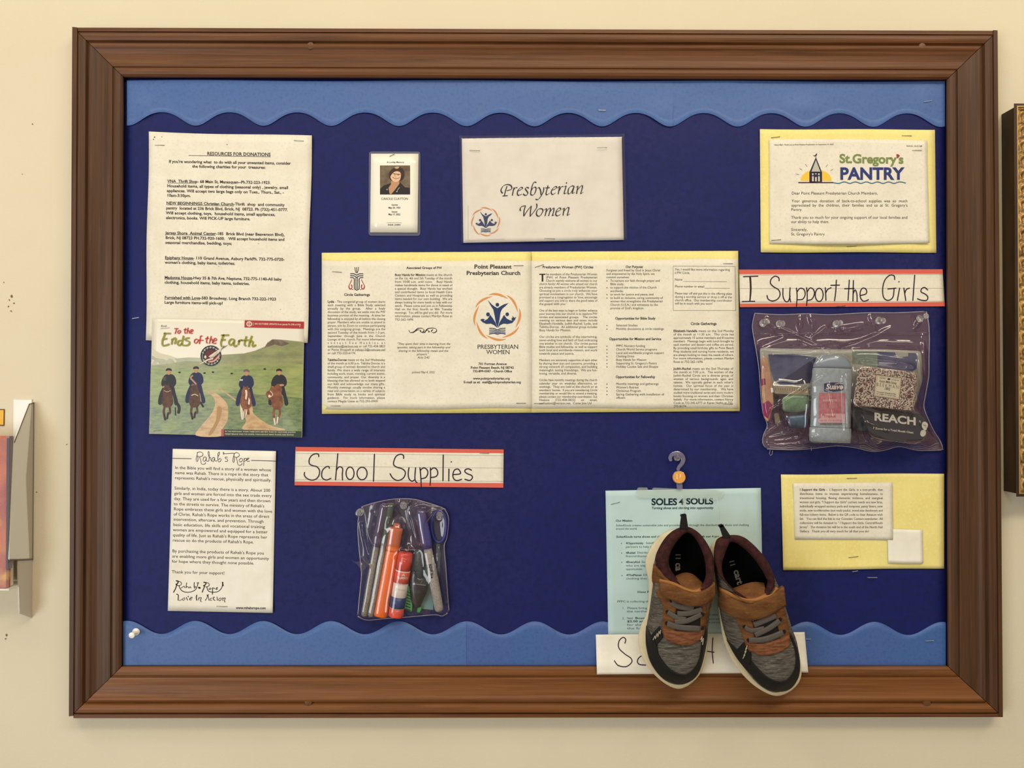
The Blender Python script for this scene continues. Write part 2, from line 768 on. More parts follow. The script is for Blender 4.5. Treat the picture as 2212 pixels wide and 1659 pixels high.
# thin lattice strips round the outside
groove = mat('frame_joint_shadow_gap', (40, 22, 12), 0.8)
mesh('edge_strip', *boxq([(168, 59.5), (2145, 66.5), (2145, 74.5), (168, 67.3)], 0.0005, 0.0205), wH, board)
mesh('edge_strip', *boxq([(158.5, 1543), (2158, 1542), (2158, 1549), (158.5, 1551.5)], 0.0005, 0.0205), wH, board)
mesh('edge_strip', *boxq([(156, 58), (166.6, 59), (158, 1546.5), (148.7, 1547.5)], 0.0005, 0.0215), wV, board)
mesh('edge_strip', *boxq([(2146, 65), (2155, 65.5), (2166.5, 1549), (2158.4, 1549)], 0.0005, 0.0215), wV, board)
# filler behind the gap between strips and moulding
for q in ([(160, 62), (2150, 70), (2150, 79), (160, 72)], [(155, 1536), (2160, 1536), (2160, 1546), (155, 1546)], [(160, 64), (170, 66), (162, 1544), (152, 1544)], [(2142, 68), (2151, 70), (2162, 1546), (2153, 1546)]):
    mesh('frame_backing', *boxq(q, 0.0004, 0.0125), groove, board)
# wooden plugs over the mounting screws
plugm = mat('wood_plug', (104, 66, 38), 0.45)
for (r, x, y, d) in ((r_top, 671, 99, 0.0215), (r_top, 1992, 101, 0.0215), (r_bot, 666, 1517, 0.021), (r_bot, 2002, 1519, 0.021)):
    c = W(x, y, d)
    V, F = lathe(c + Vector((0, 0.006, 0)), c + Vector((0, -0.0012, 0)), [(0, 0.0052), (0.8, 0.0052), (0.95, 0.0046), (1.0, 0.002)], 16)
    o = mesh('screw_plug', V, F, plugm, r, smooth=False)

# ------------------------------------------------------------------ scalloped border strips
strip = mat('mid_blue_card', (72, 106, 164), 0.5, 0.4, noise=(5.0, (80, 106, 162), 0.4, 0.7), bump=(9.0, 0.0012), two=(240.0, (66, 98, 154), 0.5, 0.7))
strip2 = mat('mid_blue_card_violet', (74, 98, 160), 0.5, 0.4, noise=(5.0, (66, 102, 162), 0.4, 0.62), bump=(9.0, 0.0012), two=(240.0, (62, 92, 150), 0.5, 0.7))


def scallop(x0, x1, top, m, label, dlift, bumps=()):
    n = int((x1 - x0) / 6.1)
    fn = sheet_fn(0.0102 + dlift, bumps)
    V, F = [], []
    rows = 6
    for i in range(n + 1):
        x = x0 + (x1 - x0) * i / n
        if top:
            f = (x - 275) / 1765.0
            y0 = 173.5 + 2.5 * f + 1.2 * math.sin(x / 90.0)
            c = math.cos(2 * math.pi * (x - 349.5) / 146.35)
            c = c + 0.10 * math.cos(4 * math.pi * (x - 349.5) / 146.35) * -1
            y1 = 255.2 + 3.0 * f - 14.6 * c
        else:
            f = (x - 265) / 1775.0
            c = math.cos(2 * math.pi * (x - 275.5) / 146.7)
            y0 = 1355.3 + 2.5 * f - 14.2 * c
            y1 = 1437.5
        for j in range(rows + 1):
            y = y0 + (y1 - y0) * j / rows
            V.append(W(x, y, fn(x, y)))
    for i in range(n):
        for j in range(rows):
            a = i * (rows + 1) + j
            F.append((a, a + 1, a + rows + 2, a + rows + 1))
    b = len(V)
    e = rows if top else 0
    for i in range(n + 1):
        V.append(V[i * (rows + 1) + e] + Vector((0, 0.0006, 0)))
    for i in range(n):
        a = i * (rows + 1) + e
        F.append((a, a + rows + 1, b + i + 1, b + i))
    o = mesh('border_strip', V, F, m, None, smooth=True)
    return tag(o, label, 'border', 'scalloped blue border strips')


scallop(274, 1013.5, True, strip, 'scalloped mid-blue border strip along the top left of the board', 0.0, [(310, 232, 26, 22, 0.0022), (430, 178, 160, 12, 0.0016), (850, 240, 60, 20, 0.001), (640, 262, 30, 14, .0016)])
scallop(1012.5, 1453.5, True, strip, 'middle length of scalloped mid-blue border strip above the white calligraphy sign', 0.0003, [(1180, 200, 90, 30, 0.001), (1430, 245, 24, 22, 0.0016)])
scallop(1452.5, 2041, True, strip, 'scalloped mid-blue border strip along the top right, above the yellow pantry letter', 0.0001, [(1735, 233, 40, 18, 0.0016), (1560, 180, 60, 10, 0.0014), (2000, 215, 30, 30, 0.001)])
scallop(266, 1007.5, False, strip, 'scalloped mid-blue border strip along the bottom left, under the white push pin', 0.0006, [(283, 1400, 20, 60, 0.0008)])
scallop(1003, 2043, False, strip2, 'scalloped blue border strip along the bottom right, running behind the shoes', 0.0, [(1060, 1380, 40, 40, 0.0008)])
# stray staples left in the linings
stray = mat('stray_staple_bright', (205, 200, 195), 0.3, 0.6, metal=0.6)
for k, (x0, y0, x1, y1, lab) in enumerate([
        (1293, 237.5, 1309, 238.5, 'bright stray staple in the top blue border above the calligraphy sign'),
        (1996, 220, 2013, 217.5, 'bright stray staple in the top right corner of the blue border'),
        (2000, 1384.5, 2017, 1383.5, 'bright stray staple in the bottom blue border near the right frame'),
        (1842, 1235, 1853, 1233, 'bright stray staple on dark blue paper under the small yellow card'),
        (1875, 1247.5, 1895, 1247.5, 'lower stray staple on dark blue paper under the small yellow card'),
        (286, 688, 300, 686, 'stray staple on dark blue paper left of the horse riders card'),
        (1741, 1380.5, 1752, 1380.5, 'stray staple in the blue border right of the shoes'),
        (1752, 966, 1753, 973, 'upright stray staple on dark blue paper under the toiletries bag')]):
    a, b = W(x0, y0, 0.0122), W(x1, y1, 0.0122)
    V, F = tube([a + Vector((0, .0015, 0)), a, b, b + Vector((0, .0015, 0))], 0.0004, 6)
    o = mesh('staple', V, F, stray)
    tag(o, lab, 'staple')
# ================================================================== papers
ink = mat('black_print', (52, 45, 42), 0.6, 0.3)
inkl = mat('grey_print', (92, 84, 76), 0.6, 0.3)
inkb = mat('dense_black_print', (30, 26, 26), 0.5, 0.3)
marker = mat('purple_black_marker', (44, 26, 44), 0.5, 0.3)
white = mat('white_paper', (240, 233, 214), 0.75, 0.25, noise=(26.0, (231, 223, 203), 0.4, 0.7), bump=(60.0, 0.00035), two=(300.0, (228, 219, 198), 0.52, 0.7))
white2 = mat('bright_white_card', (246, 241, 226), 0.7, 0.25, noise=(30.0, (238, 232, 214), 0.4, 0.7), bump=(30.0, 0.0003))
yellow = mat('yellow_paper', (246, 230, 146), 0.7, 0.25, noise=(22.0, (240, 222, 132), 0.4, 0.7), bump=(50.0, 0.0004), two=(260.0, (248, 234, 160), 0.5, 0.7))
aqua = mat('aqua_paper', (194, 218, 216), 0.7, 0.25, noise=(22.0, (186, 212, 211), 0.4, 0.7), bump=(50.0, 0.0004))
coral = mat('coral_stripe', (222, 100, 80), 0.65)
faint = mat('faint_rule', (150, 145, 135), 0.7)


def centre(quad, d):
    cx = sum(q[0] for q in quad) / 4
    cy = sum(q[1] for q in quad) / 4
    return W(cx, cy, d)


def lines(k, rows, x0, x1, cap, m, st='r', just=True, slope=None, italic=0.0):
    """rows: (y, text[, x0[, x1]]); a last line of a paragraph ends with '|' and keeps its natural width"""
    for r in rows:
        y, t = r[0], r[1]
        a = r[2] if len(r) > 2 and r[2] is not None else x0
        b = r[3] if len(r) > 3 else x1
        if t.endswith('|'):
            k.text(t[:-1], a, y, m, cap, st=st, slope=slope, italic=italic)
        else:
            k.text(t, a, y, m, cap, b, st=st, just=just, slope=slope, italic=italic)


# ---------------------------------------------------------- donations page
q = [(321.5, 284), (673.5, 294), (664, 742), (314.5, 735)]
f1 = sheet_fn(0.0108, [(325, 288, 20, 18, 0.0030), (668, 300, 16, 30, 0.0026), (500, 286, 60, 8, 0.0012), (318, 560, 16, 120, 0.0018), (668, 560, 14, 150, 0.0018), (668, 720, 16, 24, 0.0022)])
t = thing('donations_page', centre(q, 0.011), 'white typed page of donation resources, tall, in the top left of the board', 'notice')
sheet('page', q, f1, white, t, edge=lambda u, v: (1.2 * math.sin(v * 9), 1.5 * math.sin(u * 5)))
k = Ink(f1)
k.frame(300, 270, 400 / 1659, 0.0155)
k.text('RESOURCES FOR DONATIONS', 611, 270, ink, 29, 1180, st='b')
k.rect(445, 271, 1180, 275, ink)
D = [('If you\'re wondering what  to do with all your unwanted items, consider', 268, 1360, 338), ('the following charities for your  treasures:', 478, 1135, 382),
     ('VNA  Thrift Shop- 68 Main St, Manasquan--Ph.732-223-1923.', 255, 1180, 514), ('Household items, all types of clothing (seasonal only) , jewelry, small', 253, 1338, 557),
     ('appliances. Will accept two large bags only on Tues., Thurs., Sat., -', 250, 1300, 600), ('10am-3:30pm.', 250, 465, 642),
     ('NEW BEGINNINGS Christian Church-Thrift  shop  and community', 246, 1305, 711), ('pantry  located at 236 Brick Blvd, Brick, NJ  08723. Ph (732)-451-0777.', 244, 1335, 755),
     ('Will accept clothing, toys,  household items, small appliances,', 242, 1222, 799), ('electronics, books. Will PICK-UP large furniture.', 242, 998, 842),
     ('Jersey Shore  Animal Center-185  Brick Blvd (near Beaverson Blvd),', 238, 1305, 978), ('Brick, NJ 08723 PH.732-920-1600.   Will accept household items and', 238, 1305, 1021),
     ('seasonal merchandise, bedding, toys;', 236, 833, 1064), ('Epiphany House- 110 Grand Avenue, Asbury ParkPh. 732-775-0720-', 233, 1305, 1200),
     ('women\'s clothing, baby items, toiletries;', 232, 860, 1242), ('Madonna House-Hwy 35 & 7th Ave, Neptune, 732-775-1140-All baby', 230, 1278, 1378),
     ('clothing, household items, baby items, toiletries.', 230, 993, 1421), ('Furnished with Love-583 Broadway, Long Branch 732-222-1923', 230, 1230, 1557),
     ('Large furniture items-will pick-up!', 229, 753, 1600)]
for (s_, a, b, y) in D:
    k.text(s_, a, y, ink, 25, b, st='b')
for (a, b, y) in ((255, 513, 517), (246, 853, 714), (238, 686, 981), (233, 492, 1203), (230, 483, 1381), (230, 545, 1560)):
    k.rect(a, y, b, y + 3, ink)
for (x, y, r_) in ((140, 108, 7), (205, 106, 4), (130, 128, 6), (1072, 1063, 4), (714, 1268, 4), (790, 176, 5), (1268, 1653, 4)):
    k.ell(x, y, r_, r_ * .7, ink, n=6)
k.build('printed_text', t)
staple(t, 334.5, 313.3, 355, 313.5, f1)
staple(t, 635, 303, 655.5, 304.5, f1)

# ---------------------------------------------------------- horse riders card
q = [(329, 687), (657.5, 694), (652.5, 945), (322, 937)]
f2 = sheet_fn(0.0124, [(655, 930, 50, 60, 0.0022), (326, 900, 50, 80, 0.0008)])
t = thing('postcard', centre(q, 0.013), 'glossy photo card of four horse riders on green grassland, overlapping the donations page', 'postcard')
sky = mat('card_cream_sky', (236, 228, 208), 0.35, 0.5, coat=0.3)
sheet('card', q, f2, sky, t)
k = Ink(f2)
k.frame(300, 640, 400 / 2074)
gr = mat('print_meadow', (146, 156, 82), 0.35, 0.5, noise=((60, 60, 260), (112, 130, 62), 0.4, 0.7), two=((18, 18, 40), (172, 172, 100), 0.5, 0.8), coat=0.3)
gr2 = mat('print_near_meadow', (122, 136, 74), 0.35, 0.5, noise=((90, 90, 320), (80, 98, 52), 0.4, 0.65), two=((20, 20, 50), (140, 156, 76), 0.52, 0.8), coat=0.3)
hill = mat('print_hill', (152, 152, 96), 0.35, 0.5, noise=((30, 30, 90), (122, 126, 78), 0.4, 0.65), coat=0.3)
hill2 = mat('print_far_hill', (176, 176, 148), 0.35, 0.5, noise=((30, 30, 90), (150, 154, 122), 0.4, 0.65), coat=0.3)
rockm = mat('print_rock', (140, 120, 100), 0.4, noise=((60, 60, 60), (104, 88, 72), 0.4, 0.6))
dirt = mat('print_dirt', (206, 168, 112), 0.35, 0.5, noise=((70, 70, 200), (176, 134, 82), 0.4, 0.65), coat=0.3)
pale = mat('print_pale_hill', (214, 206, 178), 0.35)
k.poly([(148, 590), (240, 640), (330, 660), (420, 690), (420, 760), (140, 760)], pale, 1)
k.poly([(140, 660), (200, 690), (300, 682), (380, 700), (560, 685), (700, 690), (900, 700), (1200, 690), (1200, 830), (136, 830)], hill2, 1)
k.poly([(930, 655), (1060, 648), (1180, 640), (1300, 610), (1420, 560), (1480, 495), (1520, 482), (1640, 490), (1846, 512), (1840, 830), (136, 830), (138, 775), (300, 760), (520, 725), (700, 735)], hill, 2)
k.poly([(1405, 575), (1440, 520), (1495, 482), (1600, 488), (1690, 530), (1600, 560), (1520, 540), (1470, 560)], rockm, 3)
k.poly([(134, 790), (500, 800), (900, 790), (1300, 770), (1840, 760), (1832, 1150), (124, 1120)], gr, 4)
k.poly([(124, 1110), (700, 1100), (1100, 1080), (1833, 1140), (1825, 1578), (960, 1568), (117, 1530)], gr2, 5)
k.poly([(760, 1060), (830, 1075), (900, 1110), (985, 1200), (1000, 1290), (990, 1400), (940, 1480), (920, 1568), (640, 1560), (700, 1450), (800, 1330), (850, 1230), (840, 1140)], dirt, 6, smooth=4)
k.poly([(1180, 1230), (1270, 1240), (1290, 1320), (1460, 1440), (1640, 1500), (1180, 1500), (1200, 1400), (1170, 1300)], dirt, 6, smooth=4)
k.stroke([(900, 1040), (1000, 1100), (1090, 1170)], dirt, 16, 6)
k.poly([(880, 1240), (930, 1260), (900, 1400), (820, 1540), (780, 1540), (860, 1400)], mat('print_track', (178, 138, 88), 0.4), 7, smooth=3)
for (x, y) in ((735, 860), (830, 850), (1040, 865), (1410, 815), (455, 853)):
    k.ell(x, y, 16, 9, inkb, 7, 8)
navy = mat('print_navy_coat', (28, 34, 72), 0.4)
blk = mat('print_black_coat', (34, 32, 36), 0.4)
skin = mat('print_skin', (190, 140, 104), 0.4)
hb = mat('print_bay_horse', (98, 62, 38), 0.4, noise=((120, 120, 160), (66, 40, 26), 0.4, 0.65))
hc = mat('print_chestnut_horse', (146, 86, 48), 0.4, noise=((120, 120, 160), (108, 58, 32), 0.4, 0.65))
wht = mat('print_white_blaze', (226, 212, 188), 0.4)
drk = mat('print_dark_leg', (44, 32, 24), 0.4)


def rider(cx, hy, coat, legs, dx=0, wd=1.0, cap=None):
    # hat, face, coat, arms, trousers, boots
    k.poly([(cx - 70 * wd, hy + 110), (cx - 40, hy + 70), (cx, hy + 62), (cx + 45, hy + 68), (cx + 75 * wd, hy + 105), (cx + 82 * wd, hy + 165), (cx + 60, hy + 200), (cx + 30, hy + 225), (cx - 45, hy + 225), (cx - 85 * wd, hy + 175)], coat, 8, smooth=3)
    k.poly([(cx - 50, hy + 190), (cx - 105, hy + 290), (cx - 120, hy + 390), (cx - 80, hy + 400), (cx - 55, hy + 300), (cx, hy + 250)], legs, 8, smooth=3)
    k.poly([(cx + 50, hy + 190), (cx + 80, hy + 290), (cx + 105, hy + 390), (cx + 66, hy + 405), (cx + 45, hy + 300), (cx, hy + 250)], legs, 8, smooth=3)
    k.ell(cx, hy + 38, 24, 32, skin, 9)
    k.poly([(cx - 32, hy + 26), (cx - 28, hy + 4), (cx, hy - 6), (cx + 26, hy + 4), (cx + 32, hy + 26), (cx, hy + 20)], cap or blk, 10, smooth=3)
    k.ell(cx - 14 + dx, hy + 205, 16, 12, skin, 10, 10)
    k.ell(cx + 22 + dx, hy + 212, 14, 10, skin, 10, 10)


def horse(cx, y0, m, h, legc, lean=0):
    # seen from the front: ears, long face, chest, legs
    k.poly([(cx - 48, y0 + 90), (cx - 40, y0 + 20), (cx, y0), (cx + 42, y0 + 20), (cx + 62, y0 + 110), (cx + 66, y0 + 190), (cx + 30, y0 + 232), (cx - 34, y0 + 228), (cx - 60, y0 + 170)], m, 9, smooth=4)
    k.poly([(cx - 30 + lean, y0 - 4), (cx + lean, y0 - 14), (cx + 32 + lean, y0 - 2), (cx + 34 + lean, y0 + 70), (cx + 22 + lean, y0 + 150), (cx + lean, y0 + 172), (cx - 22 + lean, y0 + 150), (cx - 34 + lean, y0 + 68)], m, 11, smooth=4)
    k.poly([(cx - 30 + lean, y0 + 2), (cx - 24 + lean, y0 - 32), (cx - 8 + lean, y0 - 4)], m, 11)
    k.poly([(cx + 30 + lean, y0 + 2), (cx + 24 + lean, y0 - 32), (cx + 8 + lean, y0 - 4)], m, 11)
    k.stroke([(cx - 24, y0 + 210), (cx - 36, y0 + 280), (cx - 30, y0 + h - 40), (cx - 20, y0 + h)], m, 26, 8)
    k.stroke([(cx + 26, y0 + 210), (cx + 34, y0 + 290), (cx + 10, y0 + h - 60), (cx + 2, y0 + h - 15)], m, 24, 8)
    k.stroke([(cx - 31, y0 + h - 60), (cx - 20, y0 + h + 4)], legc, 18, 9)
    k.stroke([(cx + 12, y0 + h - 75), (cx + 2, y0 + h - 10)], legc, 16, 9)


rider(335, 810, blk, blk, -40, 1.0)
k.rect(272, 900, 308, 945, inkl, 11)
horse(315, 1010, hb, 370, drk)
k.stroke([(420, 1190), (450, 1240), (445, 1300)], drk, 34, 8)
k.stroke([(408, 1250), (410, 1330)], drk, 14, 8)
k.stroke([(278, 1055), (318, 1070), (355, 1055)], dirt, 6, 12)
rider(640, 790, navy, navy, -20, 1.0)
k.stroke([(600, 890), (580, 915), (620, 960), (645, 990)], skin, 18, 11)
horse(620, 1010, hb, 360, drk, 6)
k.stroke([(690, 1190), (720, 1235)], drk, 22, 8)
k.stroke([(590, 1110), (625, 1098), (662, 1115)], wht, 8, 12)
rider(1205, 822, navy, navy, 0, 1.0, mat('print_grey_cap', (104, 98, 92), 0.4))
k.rect(1130, 930, 1165, 945, wht, 11)
horse(1195, 1030, hc, 320, wht)
k.poly([(1188, 1050), (1212, 1050), (1216, 1100), (1205, 1160), (1190, 1150), (1194, 1090)], wht, 12)
k.poly([(1230, 1130), (1245, 1160), (1240, 1215), (1222, 1210)], wht, 12)
k.stroke([(1145, 1200), (1150, 1290), (1160, 1370)], wht, 26, 9)
rider(1570, 815, blk, blk, -60, 1.05)
horse(1545, 1030, hc, 400, wht, -40)
k.poly([(1480, 1040), (1560, 980), (1600, 1010), (1590, 1090), (1480, 1160), (1430, 1120), (1425, 1080)], hc, 11, smooth=3)
k.stroke([(1470, 1060), (1500, 1100), (1470, 1130)], wht, 7, 12)
k.ell(1462, 1118, 14, 16, wht, 12, 10)
k.ell(1600, 995, 28, 12, skin, 12, 10)
# red banner and its mark
red = mat('print_red', (176, 42, 40), 0.35, coat=0.3)
k.poly([(1185, 268), (1850, 285), (1848, 362), (1182, 348)], red, 8)
k.ell(1236, 310, 32, 30, wht, 9)
k.ell(1236, 310, 21, 16, red, 10)
k.ell(1236, 310, 9, 9, wht, 11, 10)
k.rect(1278, 292, 1281, 330, wht, 9)
k.text('AN OCTOBER UPDATE from Jaarah Ps OM of MN', 1296, 316, wht, 17, 1812, st='b', slope=0.02, layer=9)
k.text('5', 1797, 346, wht, 15, st='b', layer=9)
k.poly([(950, 1490), (1822, 1512), (1820, 1580), (946, 1570)], mat('print_dark_green_band', (38, 58, 34), 0.4), 8)
k.poly([(924, 1488), (954, 1490), (950, 1570), (920, 1568)], red, 9)
lt = mat('print_light_letters', (200, 190, 160), 0.5)
k.text('IN THE MISSIONARY WORK THESE DAYS ARE FEW THAN WE HAVE EVER KNOWN', 965, 1520, lt, 15, 1755, st='b', slope=0.014, layer=9)
k.text('PRESBYTERIANS TAKE THE GOSPEL THROUGHOUT MANY PLACES AND PEOPLES', 962, 1550, lt, 15, 1735, st='b', slope=0.012, layer=9)
k.build('printed_picture', t)
# brush lettering and the round badge
k = Ink(f2)
k.frame(340, 690, 230 / 2212)
grn = mat('print_olive_letters', (146, 142, 34), 0.35)
redl = mat('print_red_letters', (194, 62, 46), 0.35)
bl = 12


def br(pts, m, w_):
    k.stroke(pts, m, w_, bl, nib=(math.radians(35), w_ * 0.45))


for p in ([(350, 190), (440, 190)], [(400, 190), (385, 240), (365, 300)], [(455, 225), (425, 250), (425, 285), (455, 285), (485, 240), (455, 225)],
          [(585, 180), (568, 240), (572, 285), (592, 282)], [(545, 212), (612, 206)], [(640, 170), (622, 230), (612, 295)], [(622, 248), (648, 226), (662, 250), (660, 292)], [(690, 258), (735, 238), (728, 210), (695, 225), (685, 285), (735, 285)]):
    br(p, redl, 24)
for p in ([(815, 405), (775, 430), (770, 480), (810, 490), (850, 430), (815, 405)], [(940, 350), (900, 345), (885, 420), (870, 510)], [(840, 430), (960, 435)],
          [(1045, 350), (1022, 430), (1022, 485), (1048, 488)], [(990, 400), (1070, 392)], [(1120, 345), (1095, 430), (1080, 505)], [(1092, 445), (1122, 405), (1145, 430), (1140, 498)], [(1165, 450), (1225, 430), (1215, 395), (1180, 405), (1155, 470), (1170, 500), (1225, 490)]):
    br(p, redl, 27)
for p in ([(125, 290), (280, 292)], [(170, 275), (140, 350), (105, 440), (105, 530), (140, 545), (250, 515)], [(120, 410), (205, 400)],
          [(310, 400), (295, 520)], [(290, 440), (345, 395), (385, 400), (360, 510)], [(545, 340), (520, 440), (505, 540)], [(500, 440), (440, 450), (420, 510), (450, 540), (510, 500)], [(670, 385), (600, 395), (580, 430), (660, 460), (660, 510), (610, 540), (520, 535)],
          [(1320, 330), (1490, 325)], [(1385, 310), (1345, 400), (1320, 490), (1335, 565), (1390, 560)], [(1325, 430), (1420, 420)],
          [(1600, 420), (1540, 410), (1490, 460), (1500, 525), (1550, 520), (1600, 450)], [(1600, 420), (1590, 500), (1600, 560), (1660, 540)], [(1700, 430), (1680, 530)], [(1680, 470), (1720, 430), (1760, 435)],
          [(1850, 350), (1825, 440), (1810, 530), (1850, 550)], [(1745, 435), (1900, 430)], [(1965, 340), (1925, 450), (1895, 570)], [(1905, 480), (1955, 450), (1985, 470), (1975, 560), (2050, 530)]):
    br(p, grn, 42)
bdk = mat('print_badge_black', (32, 34, 34), 0.35)
k.ell(1110, 755, 216, 216, bdk, bl, 36)
k.ell(1110, 755, 182, 182, mat('print_badge_grey', (160, 170, 160), 0.35), bl + 1, 32)
k.ell(1110, 755, 172, 172, bdk, bl + 2, 32)
k.ell(1115, 760, 132, 132, mat('print_badge_maroon', (96, 34, 34), 0.35), bl + 3, 28)
for a in range(-160, 170, 22):
    r_ = math.radians(a)
    k.stroke([(1110 + 160 * math.cos(r_), 755 + 160 * math.sin(r_)), (1110 + 190 * math.cos(r_ + .04), 755 + 190 * math.sin(r_ + .04))], wht, 14, bl + 3)
pk = mat('print_pink', (222, 160, 150), 0.4)
k.stroke([(1070, 880), (1180, 860), (1290, 745)], pk, 34, bl + 4)
k.poly([(1060, 770), (1190, 680), (1370, 565), (1300, 670), (1180, 775), (1100, 800)], wht, bl + 5)
k.poly([(1370, 565), (1470, 530), (1300, 640)], mat('print_bird_grey', (110, 110, 104), 0.4), bl + 5)
k.poly([(1170, 790), (1030, 830), (855, 935), (900, 925), (1060, 850), (1150, 830)], wht, bl + 5)
k.stroke([(1065, 780), (1150, 770), (1250, 670)], bdk, 7, bl + 6)
k.ell(995, 780, 22, 34, wht, bl + 5, 10)
k.text('Rush', 65, 155, inkl, 40, 190, st='r', italic=.3, layer=bl)
k.stroke([(65, 190), (160, 182), (255, 172)], inkl, 6, bl)
k.build('printed_title', t)
staple(t, 332, 931, 349.5, 929, f2)

# ---------------------------------------------------------- Rahab's Rope card
q = [(373, 969.5), (596, 974.5), (589, 1324), (362.5, 1319.5)]
f3 = sheet_fn(0.0108, [(590, 980, 18, 30, 0.0014), (586, 1318, 20, 20, 0.0016)])
t = thing('story_card', centre(q, 0.011), 'cream printed card about a rope charity, below the horse riders card', 'notice')
sheet('card', q, f3, white2, t)
k = Ink(f3)
k.frame(340, 950, 280 / 1191, 0.0245)
rows = [(268, 'In the Bible you will find a story of a woman whose', 160, 1045), (315, 'name was Rahab. There is a rope in the story that', 160, 1018), (362, 'represents Rahab\'s rescue, physically and spiritually.', 158, 1050),
        (457, 'Similarly, in India, today there is a story. About 200', 155, 1038), (505, 'girls and women are forced into the sex trade every', 154, 1050), (553, 'day. They are used for a few years and then thrown', 152, 1040),
        (601, 'to the streets to survive. The ministry of Rahab\'s', 150, 983), (648, 'Rope embraces these girls and women with the love', 149, 1055), (696, 'of Christ. Rahab\'s Rope works in the areas of direct', 147, 1028),
        (743, 'intervention, aftercare, and prevention. Through', 146, 977), (792, 'basic education, life skills and vocational training', 144, 988), (839, 'women are empowered and equipped for a better', 142, 1013),
        (887, 'quality of life. Just as Rahab\'s Rope represents her', 140, 1008), (935, 'rescue so do the products of Rahab\'s Rope.', 139, 886), (1034, 'By purchasing the products of Rahab\'s Rope you', 136, 980),
        (1082, 'are enabling more girls and women an opportunity', 134, 1025), (1129, 'for hope where they thought none possible.', 133, 890), (1226, 'Thank you for your support!', 131, 618)]
for (y, s_, a, b) in rows:
    k.text(s_, a, y, ink, 27, b, st='r')
k.text('www.rahabsrope.com', 722, 1554, ink, 22, 995, st='b', slope=0.01)
k.frame(360, 970, 240 / 2212)
scr = [[(612, 75), (600, 150), (585, 215), (605, 250), (625, 200), (612, 130)], [(600, 75), (660, 55), (715, 80), (715, 130), (660, 155), (625, 140)], [(650, 155), (680, 230), (690, 290), (725, 305), (770, 290), (770, 262)],
       [(785, 160), (740, 165), (725, 220), (745, 245), (780, 215), (790, 165), (790, 235), (830, 240)], [(835, 150), (825, 80), (835, 45), (850, 90), (845, 200), (835, 245)], [(840, 190), (870, 165), (885, 230), (900, 240)], [(955, 170), (915, 175), (900, 230), (930, 250), (955, 180), (960, 235), (1005, 235)],
       [(1020, 150), (1020, 90), (1050, 60), (1050, 100), (1020, 160), (1025, 245), (1060, 250), (1085, 210), (1060, 185), (1030, 215)], [(1125, 60), (1145, 80), (1128, 105), (1125, 60)], [(1150, 92), (1330, 82)], [(1215, 165), (1180, 160), (1165, 185), (1210, 205), (1210, 240), (1160, 245)],
       [(1345, 90), (1325, 180), (1315, 240), (1335, 265), (1350, 200), (1340, 130)], [(1330, 95), (1390, 72), (1440, 95), (1440, 140), (1390, 165), (1355, 155)], [(1385, 165), (1405, 240), (1415, 300), (1450, 325), (1495, 305), (1495, 280)], [(1475, 185), (1445, 215), (1460, 255), (1500, 240), (1510, 200), (1475, 185)],
       [(1545, 180), (1535, 260), (1530, 335)], [(1540, 205), (1580, 185), (1590, 220), (1545, 245)], [(1600, 215), (1640, 185), (1610, 180), (1595, 225), (1615, 245), (1655, 235)]]
for p in scr:
    k.stroke(p, ink, 12, nib=(math.radians(50), 7))
k.stroke([(118, 184), (300, 188), (490, 193)], ink, 12)
k.stroke([(1688, 227), (1900, 232), (2168, 240)], ink, 12)
k.frame(360, 1240, 140 / 2212)
for p, w_ in (([(330, 230), (390, 250), (370, 320), (320, 350)], 40), ([(345, 360), (300, 500), (235, 620)], 34), ([(390, 250), (470, 270), (505, 320), (480, 370), (420, 395), (330, 380)], 22), ([(420, 395), (450, 480), (520, 570), (660, 620), (820, 610), (960, 550), (1030, 450), (1070, 300)], 26), ([(1035, 305), (1095, 300)], 26),
              ([(1270, 280), (1340, 300), (1320, 360), (1260, 400)], 38), ([(1300, 410), (1260, 500), (1215, 615)], 34), ([(1340, 290), (1420, 310), (1455, 370), (1420, 420), (1340, 440)], 22), ([(1370, 440), (1410, 560), (1500, 610), (1640, 620), (1780, 580), (1880, 460), (1920, 280)], 26), ([(1905, 285), (1925, 400)], 40),
              ([(490, 480), (560, 430), (600, 420), (610, 470)], 20), ([(680, 300), (665, 400), (660, 470)], 24), ([(665, 450), (720, 430), (760, 480), (800, 430), (830, 480)], 20), ([(940, 290), (935, 400), (945, 480)], 26), ([(945, 480), (985, 460), (990, 430), (950, 420)], 18),
              ([(1440, 510), (1480, 480), (1520, 500), (1470, 530), (1440, 510)], 20), ([(1570, 470), (1565, 600), (1560, 690)], 28), ([(1570, 490), (1620, 480), (1640, 510)], 20), ([(1680, 510), (1740, 460), (1690, 480), (1690, 530), (1740, 510)], 20), ([(1100, 465), (1130, 475)], 60)):
    k.stroke(p, ink, w_)
